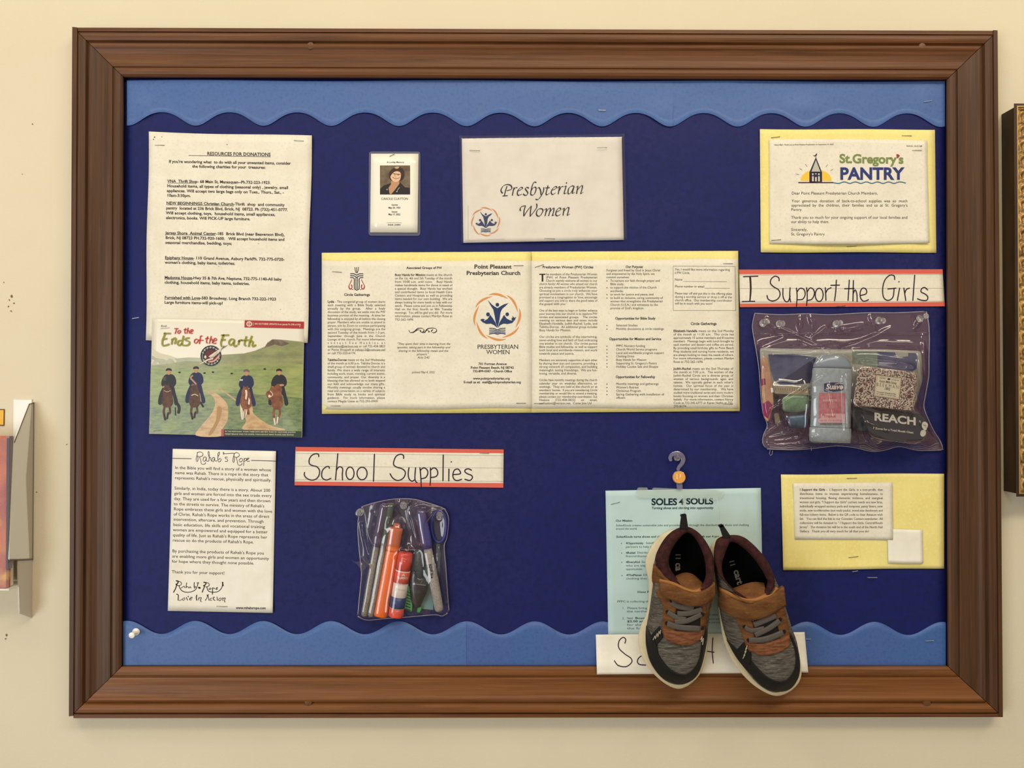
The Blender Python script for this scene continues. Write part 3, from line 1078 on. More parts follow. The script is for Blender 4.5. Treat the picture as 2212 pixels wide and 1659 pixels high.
for p, w_ in (([(340, 690), (395, 720), (390, 880)], 30), ([(390, 890), (460, 900), (540, 850), (600, 810), (620, 850), (570, 900), (530, 860)], 18), ([(670, 800), (710, 890)], 26), ([(735, 760), (735, 775)], 34), ([(780, 850), (860, 820), (860, 790), (800, 820), (780, 880), (850, 880)], 20),
              ([(1030, 720), (1010, 800), (1030, 890)], 34), ([(1090, 810), (1090, 890)], 22), ([(1090, 820), (1180, 810), (1150, 900), (1180, 945)], 24), ([(1320, 900), (1380, 800), (1400, 710), (1430, 830), (1440, 900)], 22), ([(1370, 720), (1430, 705)], 22), ([(1550, 820), (1490, 840), (1480, 890), (1540, 900)], 20),
              ([(1610, 780), (1590, 860), (1650, 900)], 24), ([(1580, 820), (1640, 800)], 16), ([(1720, 780), (1730, 900)], 24), ([(1830, 820), (1780, 850), (1790, 910), (1850, 890), (1860, 830), (1830, 820)], 20), ([(1910, 810), (1915, 910)], 22), ([(1915, 830), (2000, 820), (1970, 900), (1990, 955)], 24)):
    k.stroke(p, ink, w_)
k.build('printed_text', t)
staple(t, 467.5, 1309.5, 491, 1310.5, f3)

# ---------------------------------------------------------- emblem used on two papers
orange = mat('print_orange', (222, 148, 78), 0.5)
navyp = mat('print_navy', (38, 58, 102), 0.5)


def emblem(k, cx, cy, r, lay=1):
    s = r / 228.0

    def T(p):
        return [(cx + (x - 1720) * s, cy + (y - 675) * s) for (x, y) in p]
    for a in range(8):
        a0 = math.radians(-112 + a * 45)
        outer, inner = [], []
        n = 10
        for i in range(n + 1):
            f = i / n
            aa = a0 + f * math.radians(54)
            wd = 0.085 * math.sin(math.pi * f ** 0.9) + 0.004
            c_ = 0.925 + 0.05 * math.cos(math.pi * f)
            outer.append((cx + r * (c_ + wd / 2) * math.cos(aa), cy + r * (c_ + wd / 2) * math.sin(aa)))
            inner.append((cx + r * (c_ - wd / 2) * math.cos(aa), cy + r * (c_ - wd / 2) * math.sin(aa)))
        k.poly(outer + inner[::-1], orange, lay)
    k.poly(T([(1632, 516), (1668, 556), (1700, 580), (1724, 592), (1752, 574), (1785, 556), (1826, 544), (1795, 576), (1768, 598), (1752, 630), (1742, 700), (1724, 778), (1708, 730), (1696, 660), (1684, 606), (1660, 570)]), navyp, lay)
    k.ell(cx + 2 * s, cy - 115 * s, 17 * s, 18 * s, navyp, lay, 16)
    k.poly(T([(1563, 706), (1600, 712), (1630, 694), (1655, 655), (1680, 690), (1705, 730), (1720, 778), (1690, 752), (1660, 738), (1620, 742), (1585, 726)]), navyp, lay)
    k.poly(T([(1562, 700), (1582, 692), (1606, 700), (1590, 712), (1570, 710)]), navyp, lay)
    k.ell(cx - 86 * s, cy - 24 * s, 18 * s, 19 * s, navyp, lay, 16)
    k.poly(T([(1728, 778), (1740, 730), (1765, 690), (1785, 655), (1810, 690), (1840, 706), (1880, 712), (1862, 732), (1820, 742), (1780, 738), (1750, 752)]), navyp, lay)
    k.poly(T([(1856, 700), (1858, 682), (1872, 688), (1900, 674), (1890, 696), (1886, 708), (1866, 710)]), navyp, lay)
    k.poly(T([(1868, 690), (1864, 664), (1882, 684)]), navyp, lay)
    k.ell(cx + 95 * s, cy - 25 * s, 17 * s, 18 * s, navyp, lay, 16)
    for (dy, w_) in ((0, 8), (19, 8), (38, 8), (56, 10)):
        k.stroke(T([(1648, 782 + dy * .95), (1690, 784 + dy * .8), (1722, 796 + dy * .72), (1755, 784 + dy * .8), (1796, 782 + dy * .95)]), navyp, w_ * s, lay)


# ---------------------------------------------------------- two brochures on yellow sheets
q = [(695, 546), (1147, 543.5), (1149.5, 891.5), (695.5, 894)]
f4 = sheet_fn(0.0108, [(1145, 560, 20, 30, 0.0014), (700, 880, 20, 20, 0.0010)])
t = thing('mounted_brochure', centre(q, 0.011), 'yellow sheet with white church brochure showing orange and blue ring emblem, left of the seam', 'brochure')
sheet('yellow_backing', q, f4, yellow, t)
f4b = sheet_fn(0.0115, [(720, 565, 30, 12, 0.0012), (1120, 565, 40, 12, 0.0012), (900, 880, 120, 10, 0.0012)])
sheet('brochure', [(696, 562.5), (1147, 563), (1149, 881), (696.5, 884.5)], f4b, white, t, 30, 24, edge=lambda u, v: (0, 0.7 * math.sin(u * 14)))
k = Ink(f4b)
k.frame(680, 530, 480 / 2096)
A = ['~Lydia~ - This congenial group of women starts', 'each meeting with a Bible Study selected', 'annually by the group.  After a lively', 'discussion of the study, we settle into the PW', 'business portion of the meeting.  A time for', 'fellowship is enjoyed by all before the closing',
     'prayer. Members who are unable to attend in', 'person, join by Zoom to continue participating', 'with this outgoing group.  Meetings are the', 'second Tuesday of the month from 1-3 pm,', 'September through June in the Church', 'Lounge of the church. For more information,', 'c o n t a c t  S u e  H a s k i n s  a t', 'suehaskins@verizon.net or call 732-458-3823', 'or Pattie Shoppell at pshop12@comcast.net', 'or call 732-223-6174.|']
B = ['~Tabitha-Dorcas~ meets on the 2nd Wednesday', 'of the month at 6:30 p.m. Tabitha Dorcas is a', 'small group of women devoted to church and', 'family. We share a wide range of interests', 'including work, music, traveling, current events,', 'community, and prayer. Our diversity is a', 'blessing that has allowed us to both expand', 'our faith and acknowledge our many gifts.', 'Monthly meetings usually involve sharing a', 'meal and conversation on a variety of subjects', 'from Bible study to books and spiritual', 'guidance.  For more information, please', 'contact Magda Giese at 732-295-0909.|']
lines(k, [(541 + 32.35 * i, s_) for i, s_ in enumerate(A)], 120, 665, 21, ink)
lines(k, [(1090 + 32.5 * i, s_) for i, s_ in enumerate(B)], 119, 663, 21, ink)
k.rect(120, 960, 412, 962, inkl)
k.rect(395, 993, 663, 995, inkl)
k.text('Circle Gatherings', 275, 476, ink, 23, 520, st='b')
k.text('Associated Groups of PW', 865, 222, ink, 21, 1198, st='b')
Cc = ['~Busy Hands for Mission~ meets at the church', 'on the 1st, 4th and 5th Tuesday of the month', 'from 10:00 a.m. until noon.   Busy Hands', 'makes handmade items for those in need of', 'a special thought.  Busy Hands has worked', 'and contributed items to local Health Care', 'Centers and Hospitals as well as providing', 'items needed for our own building.  We are', 'always looking for more hands to help with our', 'work.  Please come and join us in Fellowship', 'Hall on the first, fourth or fifth Tuesday', 'mornings.  You will be glad you did.  For more', 'information, please contact Marilyn Rose at', '732-262-1696.|']
lines(k, [(288 + 32.4 * i, s_) for i, s_ in enumerate(Cc)], 755, 1297, 21, ink)
for (y, s_, a, b) in ((938, '"They spent their time in learning from the', 775, 1278), (971, 'apostles, taking part in the fellowship and', 775, 1275), (1004, 'sharing in the fellowship meals and the', 788, 1258), (1036, 'prayers."', 962, 1072), (1067, 'Acts 2:42', 968, 1080), (1206, 'printed May 4, 2022', 915, 1130)):
    k.text(s_, a, y, ink, 20, b, italic=.22)
k.stroke([(887, 800), (900, 822), (935, 815), (970, 785), (1010, 782), (1030, 800), (1015, 820), (995, 812), (1000, 800)], ink, 9, nib=(math.radians(40), 3))
k.stroke([(925, 825), (980, 795), (1020, 825), (1060, 800), (1085, 815)], ink, 7, nib=(math.radians(40), 3))
k.stroke([(1035, 825), (1060, 790), (1100, 780), (1140, 785), (1148, 810), (1120, 825), (1098, 810), (1115, 795)], ink, 9, nib=(math.radians(40), 3))
k.ell(1076, 815, 7, 7, ink, n=8)
k.text('Point Pleasant', 1503, 218, ink, 36, 1855, st='t')
k.text('Presbyterian Church', 1430, 278, ink, 36, 1940, st='t')
emblem(k, 1720, 675, 228)
k.text('PRESBYTERIAN', 1532, 975, inkb, 38, 1922, st='S')
k.text('WOMEN', 1618, 1025, inkb, 38, 1840, st='S')
for (y, s_, a, b) in ((1128, '701 Forman Avenue', 1543, 1810), (1163, 'Point Pleasant Beach, NJ 08742', 1470, 1878), (1197, '732-899-0587 - Church Office', 1490, 1860), (1265, 'www.pointpresbyterian.org', 1493, 1838), (1300, 'E-mail us at:  mail@pointpresbyterian.org', 1405, 1943)):
    k.text(s_, a, y, ink, 21, b, st='t')
# cross emblem
k.frame(680, 530, 480 / 2096)
nvd = mat('print_dark_navy', (34, 34, 62), 0.5)
for x in (377, 395, 413):
    k.stroke([(x, 208), (x + (395 - x) * .3, 240), (395 + (x - 395) * .35, 258)], nvd, 6, smooth=3)
k.stroke([(337, 268), (370, 268), (395, 280), (420, 268), (454, 268)], nvd, 8)
k.stroke([(337, 286), (370, 288), (395, 300), (420, 288), (454, 286)], nvd, 8)
k.stroke([(337, 304), (360, 306), (374, 322), (374, 412), (418, 412), (418, 322), (430, 306), (454, 304)], nvd, 8, smooth=2)
for x in (388, 403):
    k.stroke([(x, 306), (x, 412)], nvd, 7)
rd = mat('print_brick_red', (168, 60, 48), 0.5)
for s_ in (-1, 1):
    k.stroke([(395 + s_ * 45, 322), (395 + s_ * 60, 355), (395 + s_ * 74, 385), (395 + s_ * 62, 412), (395 + s_ * 44, 398), (395 + s_ * 50, 370)], rd, 12, nib=(math.radians(60 * s_), 6))
    k.stroke([(395 + s_ * 34, 418), (395 + s_ * 48, 412)], rd, 6)
k.build('printed_text', t)
for (a, b, c, d) in ((717.5, 586.5, 738, 588), (1110, 573.5, 1130.5, 573.3), (1115.5, 871, 1136, 871), (714.5, 876.5, 735, 876.8)):
    staple(t, a, b, c, d, f4b)

q = [(1146, 543.5), (1594.5, 542), (1598, 888), (1148, 891.5)]
f5 = sheet_fn(0.0112, [(1590, 560, 18, 60, 0.0022), (1592, 880, 20, 30, 0.0012)])
t = thing('mounted_brochure', centre(q, 0.0115), 'yellow sheet with white church brochure of three text columns and a tear-off box', 'brochure')
sheet('yellow_backing', q, f5, yellow, t)
f5b = sheet_fn(0.0119, [(1590, 560, 18, 60, 0.0024), (1592, 880, 20, 30, 0.0012), (1160, 565, 30, 12, 0.001)])
sheet('brochure', [(1147.5, 563), (1593, 559), (1594.5, 882.5), (1149, 882)], f5b, white, t, 30, 24, edge=lambda u, v: (0, 0.6 * math.sin(u * 12 + 1)))
k = Ink(f5b)
k.frame(1130, 530, 480 / 2096)
k.text('Presbyterian Women (PW) Circles', 183, 216, ink, 23, 663, st='b')
k.rect(153, 268, 210, 278, inkb)
k.rect(175, 268, 190, 342, inkb)
L1 = [(282, 'he members of the Presbyterian Women', 215, 700), (312, '(PW) of Point Pleasant Presbyterian', 215, 700), (343, 'Church warmly welcome all women to our', 215, 700), (374, 'church family! All women who attend our church'), (406, 'are already members of Presbyterian Women.'), (437, 'Choosing to join a circle truly enhances your'), (469, 'spiritual involvement in our church.  We have'), (500, 'promised as a congregation to \'love, encourage'), (531, 'and support you and to share the good news of'), (562, 'the gospel with you.\'|'),
      (624, 'One of the best ways to begin or further enhance'), (655, 'your journey into our church is to explore PW'), (686, 'circles and associated groups.   The circles'), (717, 'meeting on various days and times include'), (748, 'Elizabeth-Vandella, Judith-Rachel, Lydia, and'), (779, 'Tabitha-Dorcas.  An additional group includes'), (810, 'Busy Hands for Mission.|'),
      (872, 'Our circles are symbolic of the intertwining,'), (904, 'never-ending love and faith of God embracing'), (936, 'one another in our church.  Our circles pursue'), (967, 'Bible studies and fellowship, as well as support'), (998, 'both local and worldwide mission, and work'), (1030, 'towards peace and justice.|'),
      (1092, 'Members are extremely supportive of each other'), (1124, 'by sharing their joys and concerns, providing a'), (1155, 'strong network of compassion, and building'), (1187, 'meaningful, lasting friendships.  We are fun-'), (1218, 'loving, versatile, and diverse.|'),
      (1280, 'Circles have monthly meetings during the church'), (1312, 'calendar year on weekday afternoons, or'), (1343, 'evenings.  They are held at the church or at'), (1375, 'members\' homes.  If you are considering Circle'), (1406, 'membership or would like to attend a meeting,'), (1437, 'please contact our membership coordinator, Sue'), (1468, 'Haskins  (732-458-3823)  or  email,')]
lines(k, L1, 152, 700, 21, ink)
k.text('suehaskins@verizon.net.  Come Join Us!', 152, 1499, ink, 21, 648)
k.text('Our Purpose:', 967, 213, ink, 23, 1133, st='b')
L2 = [(245, 'Forgiven and freed by God in Jesus Christ', 785, 1295), (278, 'and empowered by the Holy Spirit, we', 785, 1240), (310, 'commit ourselves:', 785, 1002), (343, 'To nurture our faith through prayer and', 822, 1290), (375, 'Bible study;', 822, 952), (407, 'to support the mission of the Church', 822, 1260), (440, 'worldwide;', 822, 945), (472, 'to work for justice and peace, and', 822, 1230), (505, 'to build an inclusive, caring community of', 822, 1318), (537, 'women that strengthens the Presbyterian', 822, 1318), (570, 'Church (U.S.A.) and witnesses to the', 822, 1272), (602, 'promise of God\'s kingdom.', 822, 1142),
      (764, 'Selected Studies', 877, 1080), (797, 'Monthly discussions at circle meetings', 877, 1327), (958, 'PPPC Nursery funding', 877, 1150), (991, 'Church World Service programs', 877, 1265), (1024, 'Local and worldwide program support', 877, 1327), (1056, 'Clothing Drive', 877, 1048), (1089, 'Busy Hands for Mission', 877, 1163), (1122, 'Supporting St. Gregory\'s Pantry', 877, 1262), (1154, 'Holiday Cookie Sale and Shoppe', 877, 1275),
      (1316, 'Monthly meetings and gatherings', 877, 1278), (1349, 'Women\'s Retreat', 877, 1090), (1382, 'Christmas Program', 877, 1113), (1415, 'Spring Gathering with installation of', 877, 1330), (1447, 'officers', 877, 965)]
for (y, s_, a, b) in L2:
    k.text(s_, a, y, ink, 21, b)
for y in (335, 400, 464, 497, 757, 790, 951, 984, 1017, 1049, 1082, 1115, 1147, 1309, 1342, 1375, 1408):
    k.ell(791, y, 5, 5, ink, n=8)
for (y, s_, a, b) in ((700, 'Opportunities for Bible Study', 868, 1248), (894, 'Opportunities for Mission and Service', 812, 1303), (1252, 'Opportunities for Fellowship', 873, 1245), (750, 'Circle Gatherings', 1580, 1825)):
    k.text(s_, a, y, ink, 24, b, st='b')
for p in ([(1415, 195), (2000, 199)], [(2000, 199), (2008, 614)], [(2008, 614), (1416, 614)], [(1416, 614), (1415, 195)], [(1510, 340), (1922, 342)], [(1714, 403), (1950, 405)]):
    k.stroke(p, inkl, 2.6, smooth=0)
L3 = [(236, 'Yes, I would like more information regarding', 1432, 1950), (268, 'a PW Circle.', 1430, 1575), (332, 'Name', 1430, 1503), (396, 'Phone number or email', 1432, 1710), (462, 'Please tear off and put this in the offering plate', 1432, 1970), (494, 'during a worship service or drop it off at the', 1432, 1970), (526, 'church office.  Our membership coordinator', 1432, 1970), (557, 'will be in touch with you soon!', 1432, 1787)]
for (y, s_, a, b) in L3:
    k.text(s_, a, y, ink, 21, b, slope=0.008)
E1 = ['~Elizabeth-Vandella~ meets on the 2nd Monday', 'of the month at 11:30 a.m.  This circle has', 'approximately 15 active members and 8 inactive', 'members.  Meetings begin with lunch brought by', 'each member and dessert and coffee are served.', 'By providing small birthday gifts to Point Beach', 'Prep students and nursing home residents, we', 'are always looking to meet the needs of others.', 'For more information, please contact Marilyn', 'Rose at 732-262-1696.|']
E2 = ['~Judith-Rachel~ meets on the 2nd Thursday of', 'the month at 7:00 p.m.  The women of the', 'Judith-Rachel Circle are a diverse group of', 'women of various backgrounds, ages, and', 'talents.  We typically gather in each other\'s', 'homes.  Our spiritual focus of the year is', 'determined by our membership.   We have', 'studied more traditional series and more modern', 'books focusing on women and their Christian', 'beliefs.  For more information, contact Nancy', 'Cook at 732-345-6777 or Karen Noftis at 732-', '295-8174|']
lines(k, [(817 + 32.3 * i, s_) for i, s_ in enumerate(E1)], 1418, 1988, 21, ink)
lines(k, [(1173 + 32.3 * i, s_) for i, s_ in enumerate(E2)], 1419, 1982, 21, ink)
k.build('printed_text', t)
for (a, b, c, d) in ((1155.5, 577.5, 1174.5, 571), (1562.5, 569, 1583, 569.3), (1153.5, 871.7, 1172, 871.5), (1561, 872.5, 1583, 873)):
    staple(t, a, b, c, d, f5b)

# ---------------------------------------------------------- memorial card
lam = film('laminate_film', (232, 232, 240), 0.22, (150, 150, 175), 0.22, fac=0.02)
f6 = sheet_fn(0.0105)
q = [(797, 327), (908, 327.5), (908, 509.5), (796, 509)]
t = thing('memorial_card', centre(q, 0.011), 'small laminated memorial card with a portrait of a smiling dark-haired woman', 'card')


def rrect(q, r, d, name, m, parent, th=0.0003, n=5):
    """rounded px rectangle as a thin plate"""
    P = [Vector((a[0], a[1], 0)) for a in q]
    pts = []
    for i in range(4):
        c, a, b = P[i], P[i - 1], P[(i + 1) % 4]
        u = (a - c).normalized() * r
        v = (b - c).normalized() * r
        for j in range(n + 1):
            tt = j / n
            pts.append(c + u * (1 - tt) ** 2 + v * tt ** 2)
    V = [W(p.x, p.y, d + th) for p in pts] + [W(p.x, p.y, d) for p in pts]
    N = len(pts)
    F = [tuple(range(N))[::-1], tuple(range(N, 2 * N))] + [(i, (i + 1) % N, (i + 1) % N + N, i + N) for i in range(N)]
    return fix_normals(mesh(name, V, F, m, parent))


rrect(q, 7, 0.0101, 'laminate', lam, t)
sheet('card', [(801.5, 332), (904, 332), (902, 502.5), (799.5, 502)], sheet_fn(0.0112), mat('ivory_card', (248, 244, 226), 0.3, 0.5, coat=0.4), t, 6, 8)
k = Ink(sheet_fn(0.0112))
k.frame(800, 340, 100 / 1659)
bgp = mat('print_portrait_background', (124, 108, 86), 0.4, noise=((80, 80, 80), (88, 70, 56), 0.4, 0.7))
k.rect(345, 288, 1425, 1328, bgp, 0)
jk = mat('print_dark_jacket', (44, 38, 42), 0.4)
k.poly([(345, 1328), (350, 1130), (470, 1010), (640, 950), (740, 920), (1040, 870), (1170, 1000), (1240, 1070), (1420, 1090), (1415, 1328)], jk, 1)
k.poly([(745, 850), (1040, 870), (1040, 940), (900, 1140), (740, 1325), (690, 1300), (650, 1090), (740, 960)], mat('print_neck_skin', (196, 146, 108), 0.4), 2)
hair = mat('print_dark_hair', (62, 44, 34), 0.4)
k.poly([(840, 375), (960, 330), (1100, 370), (1190, 450), (1225, 600), (1190, 760), (1090, 840), (960, 830), (760, 820), (680, 740), (665, 600), (720, 470)], hair, 3, smooth=4)
k.poly([(720, 700), (780, 590), (860, 520), (960, 495), (1060, 530), (1095, 620), (1080, 740), (1040, 830), (950, 880), (850, 870), (770, 810)], mat('print_face_skin', (232, 190, 152), 0.4), 4, smooth=4)
k.poly([(860, 370), (960, 325), (1040, 350), (960, 410)], mat('print_hair_light', (200, 168, 132), 0.4), 4, smooth=3)
k.stroke([(820, 570), (880, 590), (950, 600), (1070, 610)], hair, 22, 5)
k.stroke([(850, 620), (890, 635)], hair, 16, 5)
k.stroke([(975, 630), (1030, 630)], hair, 16, 5)
k.stroke([(900, 660), (885, 700), (930, 708)], mat('print_face_shadow', (176, 120, 92), 0.4), 12, 5)
k.stroke([(805, 710), (860, 750), (940, 765), (1040, 730)], mat('print_lips', (130, 60, 50), 0.4), 22, 5)
k.stroke([(840, 740), (930, 752), (1010, 738)], wht, 8, 6)
k.ell(600, 1150, 20, 20, wht, 5, 10)
k.ell(950, 1225, 20, 20, wht, 5, 10)
k.stroke([(1050, 1080), (1000, 1130), (960, 1210)], lt, 16, 5)
k.text('In Loving Memory', 590, 190, ink, 48, 1205, st='b', italic=.2)
k.text('CAROLE CLAYTON', 390, 1520, ink, 78, 1350, st='S')
k.frame(780, 270, 600 / 2212)
for (y, s_, a, b, c_) in ((641, 'Sunrise', 243, 293, 11), (665, 'May 20, 1935', 217, 313, 13), (696, 'Sunset', 243, 289, 11), (718, 'May 17, 2022', 217, 313, 13), (800, 'PSALM - JOSEPH', 213, 314, 10)):
    k.text(s_, a, y, ink, c_, b, st='t')
k.rect(203, 777, 325, 779, ink)
k.build('printed_text', t)
staple(t, 841.5, 337.5, 852, 332.5, sheet_fn(0.0113))

# ---------------------------------------------------------- calligraphy sign in a plastic sleeve
f7 = sheet_fn(0.0112, [(1000, 320, 30, 30, 0.0016), (1330, 310, 60, 30, 0.0018), (1180, 524, 60, 10, 0.0010)])
q = [(997.5, 299.5), (1343, 296), (1347.5, 518), (1001, 524.5)]
t = thing('sleeved_sign', centre(q, 0.0115), 'white sign in a clear plastic sleeve with black calligraphy lettering and a small ring emblem', 'sign')
sheet('sign_sheet', q, f7, white2, t)
sheet('plastic_sleeve', [(992.5, 293), (1349, 289), (1354.5, 517), (997, 525)], sheet_fn(0.0121, [(1000, 320, 30, 30, 0.0018), (1330, 310, 60, 30, 0.0026), (1290, 330, 14, 40, 0.0016), (1180, 524, 60, 10, 0.0012), (1200, 325, 40, 9, 0.0010)]),
      film('sleeve_film', (250, 249, 250), 0.05, (170, 160, 165), 0.12, bump=(35.0, 0.0008), fac=0.0), t, 40, 30, thick=0.0001)
k = Ink(f7)
k.frame(1075, 385, 200 / 2212)
NB = (math.radians(38), 5)
PW = [[(225, 190), (190, 290), (160, 415)], [(115, 425), (240, 415)], [(120, 360), (85, 320), (85, 260), (140, 180), (220, 150), (300, 165), (335, 210), (330, 260), (270, 285), (215, 300)],
      [(395, 215), (370, 310), (350, 415)], [(370, 300), (420, 230), (470, 225)], [(480, 310), (580, 260), (590, 225), (545, 225), (485, 290), (470, 370), (500, 410), (580, 375)], [(745, 240), (700, 218), (660, 250), (690, 300), (720, 350), (690, 405), (640, 405), (612, 370)],
      [(925, 105), (870, 95), (830, 170), (800, 290), (790, 380), (830, 405), (880, 370), (915, 280), (905, 215), (850, 230), (805, 290)], [(945, 245), (990, 225), (1025, 300), (1035, 400)], [(1105, 215), (1090, 320), (1020, 450), (960, 510), (905, 500)],
      [(1205, 170), (1175, 280), (1155, 370), (1180, 395), (1245, 350)], [(1140, 232), (1245, 225)], [(1300, 290), (1400, 240), (1405, 205), (1365, 205), (1305, 260), (1280, 340), (1310, 388), (1385, 350)], [(1430, 240), (1480, 195), (1460, 300), (1445, 385)], [(1470, 300), (1520, 210), (1570, 195)],
      [(1590, 205), (1635, 190), (1605, 290), (1590, 370), (1645, 350)], [(1830, 195), (1770, 185), (1700, 240), (1680, 340), (1700, 375), (1760, 330), (1820, 210)], [(1830, 195), (1800, 290), (1785, 360), (1840, 335)], [(1865, 225), (1915, 190), (1900, 280), (1885, 375)], [(1900, 290), (1980, 195), (2025, 185), (2010, 280), (1985, 370), (2045, 330)],
      [(550, 780), (535, 740), (570, 680), (670, 655)], [(665, 660), (630, 780), (625, 910)], [(625, 910), (720, 760), (805, 660)], [(805, 660), (785, 780), (775, 915)], [(775, 915), (880, 780), (935, 690), (930, 605)],
      [(1010, 725), (950, 760), (925, 850), (960, 905), (1020, 890), (1075, 800), (1070, 740), (1010, 725)], [(1110, 765), (1165, 725), (1150, 820), (1130, 905)], [(1150, 820), (1220, 730), (1260, 725), (1240, 820), (1215, 905)], [(1240, 820), (1310, 730), (1345, 725), (1330, 820), (1305, 895), (1355, 870)],
      [(1400, 810), (1495, 760), (1500, 715), (1450, 720), (1400, 790), (1390, 870), (1430, 900), (1500, 860)], [(1540, 750), (1590, 715), (1575, 800), (1560, 890)], [(1575, 800), (1650, 715), (1700, 705), (1685, 800), (1665, 885), (1725, 850)]]
for p in PW:
    k.stroke(p, inkb, 34, 1, nib=(math.radians(-38), 10))
k.poly([(1645, 92), (1668, 112), (1645, 134), (1624, 114)], inkb, 1)
k.frame(780, 270, 600 / 2212)
emblem(k, 992, 770, 117)
k.stroke([(852, 640), (852, 920), (1140, 908)], faint, 1.5, smooth=0)
k.build('calligraphy_print', t)
f7s = sheet_fn(0.0128, [(1330, 310, 60, 30, 0.0026)])
for (a, b, c, d) in ((1014.5, 324.5, 1036, 325.5), (1290.5, 319, 1311, 318.8), (1177, 515, 1198, 516)):
    staple(t, a, b, c, d, f7s)

# ---------------------------------------------------------- pantry thank-you letter on yellow
q = [(1641.5, 279), (2019.5, 280), (2022.5, 545.5), (1643.5, 545)]
f8 = sheet_fn(0.0106, [(2012, 290, 20, 30, 0.0020), (1830, 543, 70, 10, 0.0010), (1650, 285, 20, 20, 0.0010)])
t = thing('pantry_letter', centre(q, 0.011), 'white thank-you letter with a steeple and sun logo, mounted on yellow paper', 'notice')
sheet('yellow_backing', q, f8, yellow, t, edge=lambda u, v: (0, 0.6 * math.sin(u * 8)))
f8b = sheet_fn(0.0116, [(1820, 525, 90, 24, 0.0034), (2000, 310, 26, 20, 0.0024), (1665, 303, 14, 14, 0.0006), (1770, 300, 60, 10, 0.0014), (2003, 520, 26, 20, 0.0018)])
sheet('letter', [(1662, 301), (2002.5, 303.5), (2008, 524.5), (1662.5, 526)], f8b, white, t, 36, 26, edge=lambda u, v: (0, 2.0 * math.sin(math.pi * u) * (1 if v < .5 else -1) * -abs(2 * v - 1)))
k = Ink(f8b)
k.frame(1620, 260, 440 / 2212, 0.0)
green = mat('print_leaf_green', (124, 140, 76), 0.5)
nav2 = mat('print_royal_navy', (40, 52, 118), 0.5)
tealp = mat('print_teal', (56, 112, 140), 0.5)
sun = mat('print_sun_yellow', (250, 200, 62), 0.5)
k.text('St.Gregory\'s', 972, 460, green, 92, 1668, st='B', slope=0.012)
k.text('PANTRY', 975, 640, nav2, 124, 1668, st='B', layer=1)
k.poly([(1598, 368), (1615, 372), (1628, 382), (1620, 396), (1602, 412), (1592, 385)], rd, 2, smooth=3)
k.ell(718, 655, 168, 122, sun, 0, 30, 0, 180, 360)
for a in range(198, 345, 21):
    r_ = math.radians(a)
    if 245 < a < 290:
        continue
    k.stroke([(718 + 195 * math.cos(r_), 640 + 160 * math.sin(r_)), (718 + 232 * math.cos(r_), 640 + 190 * math.sin(r_))], inkl, 4)
k.poly([(645, 560), (783, 560), (783, 675), (645, 675)], nvd, 1)
k.poly([(716, 398), (645, 565), (783, 565)], nvd, 1)
k.poly([(716, 430), (668, 556), (764, 556)], mat('print_steeple_grey', (196, 188, 176), 0.5), 2)
for x in (675, 708, 741):
    k.rect(x, 608, x + 17, 662, wht, 2)
    k.rect(x + 1, 575, x + 14, 596, wht, 2)
k.poly([(684, 600), (716, 584), (748, 600), (716, 618)], nvd, 3)
k.poly([(683, 378), (705, 382), (722, 358), (730, 360), (724, 384), (700, 392)], nvd, 2)
k.rect(713, 385, 718, 402, nvd, 2)
k.rect(525, 669, 905, 682, mat('print_brown', (74, 44, 36), 0.5), 1)
k.stroke([(905, 676)] + [(905 + 60 * i, 676 + (8 if i % 2 else -8)) for i in range(1, 13)] + [(1690, 680)], tealp, 11, 1)
k.text('Yahoo Mail - Thank you to Point Pleasant Presbyterian on September 24, 2022', 262, 272, inkl, 12, 908, st='b', slope=-0.008)
k.text('9/29/22, 10:15 AM', 1700, 285, inkl, 12, 1870, st='b')
for (y, s_, a, b, j) in ((805, 'Dear Point Pleasant Presbyterian Church Members,', 452, 1388, 0), (889, 'Your generous donation of back-to-school supplies was so much', 452, 1712, 1), (936, 'appreciated by the children, their families and us at St. Gregory\'s', 449, 1712, 1), (983, 'Pantry.', 447, 570, 0), (1068, 'Thank you so much for your ongoing support of our local families and', 447, 1712, 1), (1115, 'our ability to help them.', 446, 862, 0), (1200, 'Sincerely,', 446, 625, 0), (1249, 'St. Gregory\'s Pantry', 446, 812, 0)):
    k.text(s_, a, y, ink, 30, b, st='r', just=bool(j))
k.build('printed_text', t)
for (a, b, c, d, f_) in ((1666, 297.5, 1685, 295.2, f8), (1949, 292.7, 1969.5, 293.3, f8), (1971, 324.5, 1991, 324.7, f8b), (1666.5, 519, 1687, 517.5, f8b), (1829, 532.7, 1850, 531.8, f8)):
    staple(t, a, b, c, d, f_)

# ---------------------------------------------------------- sentence strips with marker lettering
def hand_strip(quad, d, origin, sc, bands, letters, label, ruled, nm='lettered_strip', bumps=(), wd=11):
    fn = sheet_fn(d, bumps)
    t = thing(nm, centre(quad, d), label, 'sign')
    sheet('strip', quad, fn, white, t, 40, 6)
    k = Ink(fn)
    k.frame(origin[0], origin[1], sc)
    for b in bands:
        k.poly(b, coral)
    for (a, b) in ruled:
        k.stroke([a, b], faint, 2.2, 1, smooth=0)
    k.build('ruled_stripes', t)
    k = Ink(fn)
    k.frame(origin[0], origin[1], sc)
    for p in letters:
        if len(p) == 1:
            k.ell(p[0][0], p[0][1], wd * .6, wd * .6, marker, 2, 8)
        elif isinstance(p[0], str):
            k.stroke([(p[1] + p[3] * math.cos(a * math.pi / 5 - 1.4), p[2] + p[4] * math.sin(a * math.pi / 5 - 1.4)) for a in range(10)], marker, wd, 2, closed=True)
        else:
            k.stroke(p, marker, wd, 2)
    k.build('marker_lettering', t)
    return t, fn


